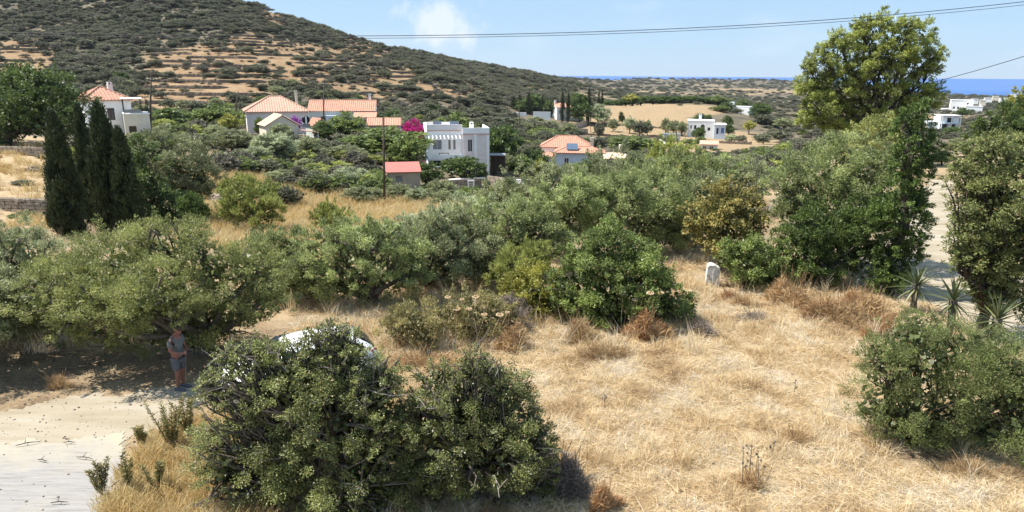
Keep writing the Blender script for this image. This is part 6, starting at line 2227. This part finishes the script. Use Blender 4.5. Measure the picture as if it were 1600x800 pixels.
# yuccas
def yucca(label, px, py_base, Y, hgt, nl, LL, seed):
    rr_ = random.Random(seed)
    bp_ = at(px, 400, Y)
    root = empty('yucca', (bp_[0], Y, 0), label, 'plant', 'spiky yuccas beside the sandy track', rr_.uniform(0, 6))
    MB().tube([(0, 0, -.1), (.03, .02, hgt * .5), (0, 0, hgt)], [.13, .10, .12], 9).build('stem', BARK, root, True)
    key = 'yucca_leaf'
    if key not in PROTO:
        V, Fc = [], []
        n_ = 6
        for i in range(n_ + 1):
            t = i / n_
            w_ = .032 * (1 - t ** 2.2) * (0.75 + .5 * min(1, t * 3)) + .001
            z_ = -.16 * t * t
            V += [(-w_, t, z_ + .012), (0, t, z_), (w_, t, z_ + .012)]
        for i in range(n_):
            for k_ in (0, 1):
                Fc.append([i * 3 + k_, i * 3 + k_ + 1, i * 3 + 3 + k_ + 1, i * 3 + 3 + k_])
        PROTO[key] = np_mesh('leaf', np.array(V), Fc, [YUC], True)
    for i in range(nl):
        t = i / nl
        el = math.radians(82 - 125 * t ** 1.1 + rr_.uniform(-8, 8))
        az = i * 2.4 + rr_.uniform(-.2, .2)
        lf = mesh_obj('leaf', PROTO[key], root, (0, 0, hgt - .12 * t))
        k_ = LL * rr_.uniform(.75, 1.1)
        lf.scale = (k_ * 1.1, k_, k_)
        lf.rotation_euler = Euler((el, 0, az), 'XYZ')
    return root


m, nt, out = new_mat('yucca_leaf_green')
oi = N(nt, 'ShaderNodeObjectInfo').outputs['Random']
cc = ramp(nt, oi, [(0, (0.040, 0.058, 0.028)), (0.6, (0.095, 0.12, 0.048)), (1, (0.20, 0.21, 0.09))])
finish(nt, out, cc, .4, None, spec=.4, trans=.2)
YUC = m
yucca('bright yellow green yucca nearest the tall conifer', 1440, 500, 23.0, 1.05, 46, .90, 1)
yucca('tallest dark yucca in the middle of the three', 1502, 520, 20.0, 1.5, 52, .85, 2)
yucca('dark yucca partly cut off by the right edge', 1578, 540, 18.0, 1.6, 50, .85, 3)


# dry herbs
def dry_bush(label, name, px, py, w, hpx, kind, seed, group=None):
    bp_ = gp(px, py)
    Y = bp_[1]
    k_ = mpp(px, py, Y)
    rng = np.random.default_rng(seed)
    w_, h_ = w * k_ * .5, hpx * k_
    n = int(1200 + w * 34)
    a = rng.random(n) * 6.283
    cl = rng.normal(size=(9, 2)) * .45
    ch_ = rng.uniform(.35, 1.0, 9)
    wh = rng.integers(0, 9, n)
    oxy = cl[wh] + rng.normal(size=(n, 2)) * .22
    r = np.minimum(1.2, np.hypot(oxy[:, 0], oxy[:, 1]))
    a = np.arctan2(oxy[:, 1], oxy[:, 0])
    base = np.stack([oxy[:, 0] * w_ * .85, oxy[:, 1] * w_ * .6, rng.random(n) ** 1.5 * h_ * .85 * ch_[wh] * np.clip(1.15 - r * .6, .2, 1)], -1)
    d = np.stack([np.cos(a) * r * .9, np.sin(a) * r * .9, np.full(n, .8)], -1) + rng.normal(size=(n, 3)) * .55
    V = leaf_quads(base, d, max(.10, h_ * .26), .055, rng)
    V[:, :, 2] = np.maximum(V[:, :, 2], -.02)
    me_ = np_mesh('stalks', V.reshape(-1, 3), np.arange(n * 4).reshape(n, 4), [LEAF[kind]], False, {'tint': rng.random(n)})
    root = empty(name, (bp_[0], Y, 0), label, 'dry plant', group)
    mesh_obj('dry_foliage', me_, root)
    mb = MB()
    rr_ = random.Random(seed)
    for i in range(14):
        b_ = (rr_.uniform(-.7, .7) * w_, rr_.uniform(-.5, .5) * w_, h_ * rr_.uniform(.7, 1.1))
        limb(mb, (b_[0] * .3, b_[1] * .3, -.05), b_, .010, .005, rr_, 4, 3, .08)
    mb.build('stem', LEAF['dry'] if kind != 'twig' else LEAF['twig'], root)
    return root


DRY = [(1225, 470, 70, 62, 'dry', 'tall tan dry weeds between the low leafy bush and the short conifer'), (1310, 505, 110, 56, 'dry', 'broad tan dry weed mass at the back of the straw field'), (1360, 505, 80, 60, 'dry', 'tan dry weeds left of the big evergreen bush'), (1160, 480, 60, 26, 'dry', 'low tan weeds below the low leafy bush'), (950, 560, 120, 36, 'dry', 'pale dry grass fringe below the dark green middle bush'), (690, 580, 120, 40, 'dry', 'tan dry grass fringe below the low dry shrubs'),
       (1245, 480, 70, 55, 'dry', 'tall tan dry weeds against the low leafy bush by the white block'), (1290, 500, 90, 50, 'rust', 'rust coloured dry bush at the back of the straw field'),
       (1335, 490, 60, 50, 'rust', 'orange dry weeds around the thin iron stake'), (1375, 525, 60, 50, 'rust', 'rusty dry weeds touching the big evergreen bush'),
       (1142, 468, 44, 24, 'rust', 'small reddish dry patch below the white block'), (1180, 500, 70, 22, 'twig', 'low dark dead twigs in the straw right of the middle bush'),
       (1005, 530, 70, 62, 'rust', 'reddish dry stalks in front of the dark green middle bush'), (905, 532, 70, 45, 'dry', 'dry brown grass clump at the left foot of the dark green middle bush'),
       (800, 545, 60, 60, 'dry', 'tan brown stalks below the grey thorny shrub'), (1090, 525, 60, 34, 'twig', 'grey dead twigs at the right foot of the dark green middle bush'),
       (655, 570, 110, 40, 'dry', 'tan dry weeds in front of the low green shrub by the car'), (760, 590, 70, 30, 'dry', 'tan dry weeds behind the right thorny bush'),
       (885, 770, 90, 90, 'twig', 'dark brown dead brush at the right side of the thorny bush'), (940, 800, 60, 60, 'rust', 'brown dead brush at the bottom edge right of the thorny bush'),
       (88, 605, 50, 26, 'dry', 'tan dry tuft in the shade of the wide olive'), (1245, 690, 60, 28, 'dry', 'tan dry patch left of the big evergreen bush'),
       (1180, 760, 80, 40, 'dry', 'tan weed stalks at the bottom of the straw field'), (1520, 745, 120, 34, 'dry', 'pale dry stalks below the big evergreen bush')]
for i, (px, py, w, hp, kd, lab) in enumerate(DRY):
    dry_bush(lab, 'dry_weed', px, py, w, hp, kd, 400 + i)


# umbel seed heads on thin stalks
UMB = plain('dry_umbel', (0.62, 0.46, 0.28), .9, .15, 12)
def umbels(label, spots, Y, seed):
    rr_ = random.Random(seed)
    p0 = at(spots[0][0], 400, Y)
    root = empty('wild_carrot', (p0[0], Y, 0), label, 'dry plant', 'dry wild carrot stalks by the bushes')
    st = MB()
    for (px, py, r) in spots:
        q = at(px, py, Y + rr_.uniform(-.3, .3))
        rw = r * mpp(px, py, Y) * 1.0
        t = (q[0] - p0[0], q[1] - Y, q[2])
        st.tube([(t[0] * .7, t[1], 0), (t[0] * .85, t[1], t[2] * .5), t], [.008, .007, .005], 5)
        hb_ = MB()
        nseg = 12
        for k_ in range(nseg):
            a = 2 * math.pi * k_ / nseg
            e = (t[0] + math.cos(a) * rw, t[1] + math.sin(a) * rw, t[2] + rw * rr_.uniform(.4, .7))
            hb_.tube([t, e], [.004, .004], 4)
            hb_.lathe([(.001, e[2] - .012), (rw * .28, e[2]), (rw * .18, e[2] + .03), (.001, e[2] + .035)], 6, e[0], e[1])
        hb_.build('flower_head', UMB, root)
    st.build('stem', UMB, root)
    return root


umbels('dry beige umbel heads before the right side of the dark green middle bush', [(973, 462, 5), (1016, 461, 5), (1033, 460, 4), (992, 471, 4), (1007, 483, 6), (1022, 482, 6), (1030, 492, 4), (985, 500, 3), (978, 488, 3)], 21.0, 1)
umbels('dry beige umbel heads over the low dry shrub left of the yellow bush', [(700, 467, 4), (714, 486, 5), (733, 485, 4), (744, 467, 5), (757, 494, 4), (781, 495, 5), (793, 490, 3), (722, 470, 3)], 19.6, 2)


# thistles and weeds beside the concrete
def weed(label, px, py, hp, seed, n=7):
    rr_ = random.Random(seed)
    rng = np.random.default_rng(seed)
    bp_ = gp(px, py)
    Y = bp_[1]
    H_ = hp * mpp(px, py, Y)
    root = empty('thistle', (bp_[0], Y, 0), label, 'weed', 'thistles beside the concrete driveway')
    mb = MB()
    P_, D_ = [], []
    for i in range(n):
        a = rr_.uniform(0, 6.28)
        h_ = H_ * rr_.uniform(.6, 1.05)
        l_ = rr_.uniform(.1, .35)
        tip = np.array([math.cos(a) * l_ * h_, math.sin(a) * l_ * h_, h_])
        mb.tube([(0, 0, -.03), tuple(tip * .5), tuple(tip)], [.014, .010, .004], 5)
        for t in np.linspace(.15, 1, 26):
            for k_ in range(5):
                b = rr_.uniform(0, 6.28)
                P_.append(tip * t + np.array([math.cos(b), math.sin(b), 0]) * .035)
                D_.append([math.cos(b), math.sin(b), .6])
    mb.build('stem', LEAF['weed'], root)
    V = leaf_quads(np.array(P_), np.array(D_) + rng.normal(size=(len(P_), 3)) * .3, .09, .28, rng)
    mesh_obj('leaf_spray', np_mesh('leaf_spray', V.reshape(-1, 3), np.arange(len(V) * 4).reshape(-1, 4), [LEAF['weed']], False, {'tint': rng.random(len(V))}), root)


weed('tallest thistle clump at the corner where sand meets concrete', 270, 705, 90, 1, 10)
weed('thistle clump right behind the tallest one by the track', 296, 690, 75, 2, 8)
weed('low thistle leaning over the concrete at the verge tip', 160, 775, 62, 3, 6)
weed('thin thistle between the verge tip and the tallest thistle', 203, 770, 80, 4, 4)
weed('short thistle on the golden verge nearest the big thorny bush', 245, 770, 60, 5, 5)
weed('grassy green thistle at the edge of concrete below the tallest one', 222, 700, 40, 6, 6)

# ================================================================ parked car
CARW = plain('white_car_paint', (0.78, 0.78, 0.78), 0.25, 0.03, 1.0, 0.5, bump=0.0)
TAILRED = plain('red_tail_lamp', (0.42, 0.035, 0.035), 0.2, 0.1, 3.0, 0.5, bump=0.0)
TYRE = plain('tyre_rubber', (0.02, 0.02, 0.02), 0.8, 0.2, 4.0)
car = empty('parked_car', (float(at(466, 530, 16.55)[0]), 16.55, 0), 'white hatchback with red tail lamps, mostly hidden behind the left thorny bush', 'car', None, math.radians(206))
# stations along the car, x forward: (x, z bottom, half width at sill, z belt, half width belt, z roof, half width roof)
ST = [(-1.98, .42, .62, .62, .66, .70, .60), (-1.93, .30, .74, .88, .78, .96, .68), (-1.80, .22, .80, .96, .82, 1.16, .64), (-1.45, .20, .83, .97, .84, 1.44, .60), (-0.9, .19, .84, .96, .85, 1.50, .61),
      (0.0, .19, .84, .95, .85, 1.50, .61), (.45, .19, .84, .94, .85, 1.40, .61), (1.05, .20, .84, .93, .83, 1.02, .66), (1.55, .22, .81, .84, .79, .90, .60), (1.88, .26, .74, .68, .72, .74, .55), (1.96, .34, .62, .56, .62, .60, .5)]
V, Fc = [], []
for (x_, zb, hs, zt, hb_, zr, hr_) in ST:
    pr = [(0, zb), (hs * .9, zb), (hs, zb + .12), (hs + .01, (zb + zt) / 2), (hb_, zt), ((hb_ + hr_) / 2 + .03, (zt + zr) / 2 + .01), (hr_, zr - .03), (hr_ * .7, zr), (0, zr + .015)]
    ring = [(x_, y_, z_) for y_, z_ in pr] + [(x_, -y_, z_) for y_, z_ in pr[-2:0:-1]]
    V += ring
nr_ = 16
for i in range(len(ST) - 1):
    for k_ in range(nr_):
        Fc.append([i * nr_ + k_, i * nr_ + (k_ + 1) % nr_, (i + 1) * nr_ + (k_ + 1) % nr_, (i + 1) * nr_ + k_])
Fc += [list(range(nr_))[::-1], [(len(ST) - 1) * nr_ + k_ for k_ in range(nr_)]]
body = mesh_obj('body', np_mesh('body', np.array(V), Fc, [CARW], True), car)
md = body.modifiers.new('smooth', 'SUBSURF')
md.levels = md.render_levels = 1
for sgn in (1, -1):
    for nm, xs_ in (('front_window', (.02, .80)), ('rear_window', (-.80, -.04)), ('quarter_window', (-1.40, -.92))):
        x0_, x1_ = xs_
        slant = .42 if nm == 'front_window' else 0
        slb = .22 if nm == 'quarter_window' else 0
        w = [(x0_, .865, .98), (x1_, .865, .98), (x1_ - slant, .70, 1.38), (x0_ + slb, .70, 1.38)]
        w = [(a, sgn * b, c) for a, b, c in w]
        w2 = [(a, b - sgn * .03, c) for a, b, c in w]
        MB().add(w + w2, [(0, 1, 2, 3), (7, 6, 5, 4), (0, 4, 5, 1), (1, 5, 6, 2), (2, 6, 7, 3), (3, 7, 4, 0)]).build('window', GLASS, car)
    MB().add([(-2.0, sgn * .50, .80), (-1.86, sgn * .83, .78), (-1.70, sgn * .76, 1.14), (-1.86, sgn * .55, 1.10), (-1.9, sgn * .48, .80), (-1.76, sgn * .79, .78), (-1.62, sgn * .70, 1.14), (-1.78, sgn * .52, 1.10)],
             [(0, 1, 2, 3), (7, 6, 5, 4), (0, 4, 5, 1), (1, 5, 6, 2), (2, 6, 7, 3), (3, 7, 4, 0)]).build('tail_lamp', TAILRED, car)
    MB().add([(1.97, sgn * .40, .58), (1.80, sgn * .77, .62), (1.62, sgn * .74, .80), (1.84, sgn * .42, .74)], [(0, 1, 2, 3)]).build('headlight', GLASS, car)
    MB().box(.62, .80, min(sgn * .88, sgn * 1.04), max(sgn * .88, sgn * 1.04), .92, 1.06).build('wing_mirror', CARW, car, bevel=.03)
    for x_ in (-1.25, 1.22):
        wh = MB().tube([(x_, sgn * .68, .31), (x_, sgn * .70, .31), (x_, sgn * .86, .31), (x_, sgn * .88, .31)], [.27, .31, .31, .27], 22).build('wheel', TYRE, car, False)
        MB().tube([(x_, sgn * .85, .31), (x_, sgn * .89, .31)], [.20, .16], 14).build('rim', METAL, wh)
MB().add([(-1.84, -.50, 1.14), (-1.84, .50, 1.14), (-1.50, .46, 1.43), (-1.50, -.46, 1.43), (-1.80, -.50, 1.12), (-1.80, .50, 1.12), (-1.46, .46, 1.41), (-1.46, -.46, 1.41)],
         [(3, 2, 1, 0), (4, 5, 6, 7), (0, 1, 5, 4), (1, 2, 6, 5), (2, 3, 7, 6), (3, 0, 4, 7)]).build('rear_windscreen', GLASS, car)
MB().add([(1.10, -.60, 1.04), (1.10, .60, 1.04), (.48, .54, 1.43), (.48, -.54, 1.43), (1.06, -.60, 1.02), (1.06, .60, 1.02), (.44, .54, 1.41), (.44, -.54, 1.41)],
         [(0, 1, 2, 3), (7, 6, 5, 4), (0, 4, 5, 1), (1, 5, 6, 2), (2, 6, 7, 3), (3, 7, 4, 0)]).build('windscreen', GLASS, car)

# ================================================================ person under the olive
SKIN = plain('sunburnt_skin', (0.24, 0.105, 0.075), 0.6, 0.08, 6.0, bump=0.05)
SHIRT = plain('grey_tshirt_cloth', (0.12, 0.128, 0.128), 0.9, 0.10, 8.0, bump=0.2)
SHORTS = plain('dark_grey_shorts_cloth', (0.095, 0.10, 0.115), 0.9, 0.10, 8.0, bump=0.2)
HAIR = plain('short_brown_hair', (0.06, 0.04, 0.03), 0.8, 0.2, 20.0)


def skin_mesh(name, nodes, edges, mat, parent, root=0, sub=2, decim=None):
    me_ = bpy.data.meshes.new(name)
    me_.from_pydata([n_[0] for n_ in nodes], edges, [])
    me_.update()
    me_.materials.append(mat)
    o_ = mesh_obj(name, me_, parent)
    bpy.context.view_layer.objects.active = o_
    md_ = o_.modifiers.new('skin', 'SKIN')
    md_.use_smooth_shade = True
    if not me_.skin_vertices:
        bpy.ops.mesh.customdata_skin_add()
    for i_, n_ in enumerate(nodes):
        r_ = n_[1]
        me_.skin_vertices[0].data[i_].radius = r_ if hasattr(r_, '__len__') else (r_, r_)
    me_.skin_vertices[0].data[root].use_root = True
    sm = o_.modifiers.new('smooth', 'SUBSURF')
    sm.levels = sm.render_levels = sub
    return o_


# person faces local +x (to the right in the picture); standing, head bent over a small handset held with both hands
pp = gp(283, 607)
person = empty('person', (pp[0], pp[1], 0), 'person in grey t-shirt and dark shorts standing looking down in the olive shade', 'person', None, math.radians(-18))
nodes = [((0, 0, .98), (.13, .17)), ((0.01, 0, 1.12), (.115, .16)), ((0.02, 0, 1.28), (.12, .175)), ((.02, 0, 1.42), (.09, .15)), ((.05, 0, 1.50), (.055, .06)), ((.08, 0, 1.55), (.05, .052)),
         # left leg (y+)
         ((0, .09, .88), (.095, .09)), ((.02, .10, .52), (.065, .062)), ((-.02, .105, .32), (.058, .055)), ((-.02, .11, .09), (.038, .036)), ((-.03, .11, .045), (.036, .038)), ((.10, .12, .03), (.030, .042)), ((.19, .125, .025), (.020, .034)),
         # right leg
         ((0, -.09, .88), (.095, .09)), ((.05, -.10, .52), (.065, .062)), ((.03, -.105, .32), (.058, .055)), ((.02, -.11, .09), (.038, .036)), ((.01, -.11, .045), (.036, .038)), ((.14, -.12, .03), (.030, .042)), ((.23, -.125, .025), (.020, .034)),
         # arms
         ((.02, .19, 1.40), (.058, .058)), ((.02, .24, 1.14), (.042, .042)), ((.24, .14, 1.06), (.032, .032)), ((.30, .10, 1.07), (.026, .03)),
         ((.02, -.19, 1.40), (.058, .058)), ((.02, -.24, 1.14), (.042, .042)), ((.24, -.14, 1.06), (.032, .032)), ((.30, -.10, 1.07), (.026, .03))]
edges = [(0, 1), (1, 2), (2, 3), (3, 4), (4, 5), (0, 6), (6, 7), (7, 8), (8, 9), (9, 10), (10, 11), (11, 12), (0, 13), (13, 14), (14, 15), (15, 16), (16, 17), (17, 18), (18, 19),
         (3, 20), (20, 21), (21, 22), (22, 23), (3, 24), (24, 25), (25, 26), (26, 27)]
# fingers: five on each hand, curled about the handset
for s_, wr in ((1, 23), (-1, 27)):
    w0 = np.array(nodes[wr][0])
    for f_i, (dx, dz, ln_) in enumerate([(.055, .020, .075), (.060, .005, .085), (.058, -.012, .08), (.050, -.028, .065)]):
        a_ = w0 + np.array([dx * .8, -s_ * .015, dz])
        b_ = a_ + np.array([ln_ * .55, -s_ * .012, -.008])
        c_ = b_ + np.array([ln_ * .10, -s_ * .035, -.012])
        i0 = len(nodes)
        nodes += [(tuple(a_), .010), (tuple(b_), .009), (tuple(c_), .007)]
        edges += [(wr, i0), (i0, i0 + 1), (i0 + 1, i0 + 2)]
    a_ = w0 + np.array([.02, -s_ * .035, .025])
    b_ = a_ + np.array([.035, -s_ * .02, .014])
    i0 = len(nodes)
    nodes += [(tuple(a_), .012), (tuple(b_), .009)]
    edges += [(wr, i0), (i0, i0 + 1)]
skin_mesh('body', nodes, edges, SKIN, person)
# head: a shaped mesh with brow, nose, jaw, ears, tilted down
def head_mesh(parent, mat):
    import bmesh
    bm = bmesh.new()
    bmesh.ops.create_uvsphere(bm, u_segments=28, v_segments=20, radius=1)
    for v in bm.verts:
        x_, y_, z_ = v.co
        sx, sy, sz = .098, .076, .118
        if z_ < 0:
            k_ = 1 + .30 * z_
            sy *= k_
            if x_ < 0:
                sx *= 1 + .28 * z_
        X_, Y_, Z_ = x_ * sx, y_ * sy, z_ * sz
        g_ = math.exp(-((y_ / .16) ** 2 + ((z_ + .12) / .22) ** 2)) if x_ > .3 else 0
        X_ += .024 * g_
        for e in (-1, 1):
            q_ = math.exp(-(((y_ - e * .36) / .16) ** 2 + ((z_ - .10) / .12) ** 2)) if x_ > .3 else 0
            X_ -= .014 * q_
        m_ = math.exp(-((y_ / .30) ** 2 + ((z_ + .50) / .07) ** 2)) if x_ > .3 else 0
        X_ -= .007 * m_
        c_ = math.exp(-((y_ / .30) ** 2 + ((z_ + .80) / .14) ** 2)) if x_ > .1 else 0
        X_ += .012 * c_
        v.co = (X_, Y_, Z_)
    me_ = bpy.data.meshes.new('head')
    bm.to_mesh(me_)
    bm.free()
    for p_ in me_.polygons:
        p_.use_smooth = True
    me_.materials.append(mat)
    return mesh_obj('head', me_, parent)


hd = head_mesh(person, SKIN)
hd.location = (.125, 0, 1.635)
hd.rotation_euler = (0, math.radians(30), 0)
for e in (-1, 1):
    MB().lathe([(.001, -.010), (.011, -.004), (.011, .004), (.001, .010)], 10, .083, e * .029).build('eye', BLACKP, hd, True, (0, 0, .012))
    MB().tube([(-.005, e * .074, .025), (-.012, e * .088, .02), (-.012, e * .088, -.018), (-.003, e * .074, -.028)], [.008, .014, .012, .007], 8).build('ear', SKIN, hd, True)
import bmesh
bm = bmesh.new()
bmesh.ops.create_uvsphere(bm, u_segments=24, v_segments=16, radius=1)
bmesh.ops.delete(bm, geom=[v for v in bm.verts if v.co.z < (.38 if v.co.x > .1 else -.25)], context='VERTS')
for v in bm.verts:
    j_ = 1 + .025 * math.sin(v.co.x * 31 + v.co.y * 23)
    v.co = (v.co.x * .105 * j_ - .003, v.co.y * .084 * j_, v.co.z * .126 * j_)
me_ = bpy.data.meshes.new('hair')
bm.to_mesh(me_)
bm.free()
me_.materials.append(HAIR)
mesh_obj('hair', me_, hd)
# clothes
tn = [((0, 0, .84), (.150, .188)), ((0.01, 0, 1.12), (.132, .178)), ((0.02, 0, 1.28), (.137, .19)), ((.025, 0, 1.42), (.10, .16)), ((.045, 0, 1.475), (.066, .075)),
      ((.02, .19, 1.405), (.075, .075)), ((.02, .235, 1.21), (.072, .072)), ((.02, -.19, 1.405), (.075, .075)), ((.02, -.235, 1.21), (.072, .072))]
skin_mesh('t_shirt', tn, [(0, 1), (1, 2), (2, 3), (3, 4), (3, 5), (5, 6), (3, 7), (7, 8)], SHIRT, person)
sn = [((0, 0, 1.00), (.146, .180)), ((0, .095, .86), (.118, .112)), ((.02, .105, .52), (.098, .092)), ((0, -.095, .86), (.118, .112)), ((.045, -.105, .52), (.098, .092))]
skin_mesh('shorts', sn, [(0, 1), (1, 2), (0, 3), (3, 4)], SHORTS, person)
for s_, dx in ((1, -.03), (-1, .01)):
    MB().add([(dx - .07, s_ * .115 - .048, 0), (dx + .24, s_ * .12 - .052, 0), (dx + .25, s_ * .12 + .052, 0), (dx - .07, s_ * .115 + .048, 0), (dx - .07, s_ * .115 - .045, .085), (dx + .10, s_ * .12 - .048, .085), (dx + .235, s_ * .12 - .045, .055),
             (dx + .235, s_ * .12 + .045, .055), (dx + .10, s_ * .12 + .048, .085), (dx - .07, s_ * .115 + .045, .085)],
             [(3, 2, 1, 0), (0, 1, 6, 5, 4), (3, 9, 8, 7, 2), (1, 2, 7, 6), (5, 6, 7, 8), (4, 5, 8, 9), (0, 4, 9, 3)]).build('shoe', SHORTS, person, bevel=.015)
# handset held in both hands (a thing of its own)
hs_ = empty('remote_control', tuple(person.matrix_basis @ Vector((.375, 0, 1.075))), 'small dark handset held in both hands of the person', 'remote control', None, person.rotation_euler.z)
MB().box(-.05, .05, -.085, .085, -.018, .018).build('case', BLACKP, hs_, bevel=.012)
for y_ in (-.045, .045):
    MB().tube([(.01, y_, .018), (.01, y_, .034)], [.008, .011], 8).build('control_stick', METAL, hs_)
# stick leaning by the person
q = gp(296, 604)
st_ = MB().tube([(q[0] - .12, q[1], 0), (q[0] - .06, q[1] + .05, .55), (q[0] - .02, q[1] + .08, 1.05)], [.013, .012, .010], 6).build('walking_stick', STONE_P)
tag(st_, 'thin pale stick standing in front of the person', 'stick')
# fallen twigs and leaves on the concrete and sand
rr_ = random.Random(9)
for i, (px, py, ln_, lab) in enumerate([(80, 790, .32, 'dark twig lying on the concrete near the bottom edge'), (100, 695, .26, 'small twig where sand meets concrete'), (120, 718, .40, 'longest dark twig on the concrete by the verge'),
                                        (25, 700, .45, 'dark twig on the concrete near the left edge'), (60, 722, .25, 'tiny twig in the middle of the concrete')]):
    q = gp(px, py)
    a = rr_.uniform(-.3, .5)
    mb = MB()
    mb.tube([(0, 0, .06), (ln_ * .5 * math.cos(a), ln_ * .5 * math.sin(a), .085), (ln_ * math.cos(a), ln_ * math.sin(a), .065)], [.008, .012, .006], 5)
    mb.tube([(ln_ * .4 * math.cos(a), ln_ * .4 * math.sin(a), .08), (ln_ * .5 * math.cos(a + .8), ln_ * .5 * math.sin(a + .8), .12)], [.008, .004], 5)
    tag(mb.build('twig', BARK_D, None, False, (q[0], q[1], 0)), lab, 'twig')

# dead thistle stalks standing in the straw
rr_ = random.Random(31)
for i, (px, py, hp) in enumerate([(1160, 765, 75), (1184, 770, 60), (1172, 740, 50), (945, 640, 24), (1240, 620, 26), (1205, 720, 34)]):
    q = gp(px, py)
    H_ = hp * mpp(px, py, q[1])
    root = empty('dead_thistle', (q[0], q[1], 0), 'thin dead thistle stalk with small dark heads in the straw field', 'dry plant', 'dead thistle stalks in the straw field')
    mb, hd_ = MB(), MB()
    tip = (rr_.uniform(-.1, .1) * H_, rr_.uniform(-.1, .1) * H_, H_)
    mb.tube([(0, 0, -.03), (tip[0] * .4, tip[1] * .2, H_ * .5), tip], [.009, .008, .005], 5)
    heads = [tip]
    for k_ in range(3):
        t = rr_.uniform(.45, .85)
        a = rr_.uniform(0, 6.28)
        e = (tip[0] * t + math.cos(a) * H_ * .16, tip[1] * t + math.sin(a) * H_ * .16, H_ * (t + .12))
        mb.tube([(tip[0] * t, tip[1] * t, H_ * t), e], [.006, .004], 4)
        heads.append(e)
    for e in heads:
        hd_.lathe([(.001, e[2] - .015), (.022, e[2]), (.026, e[2] + .015), (.012, e[2] + .035), (.001, e[2] + .038)], 7, e[0], e[1])
    mb.build('stem', BARK, root)
    hd_.build('seed_head', BARK, root)
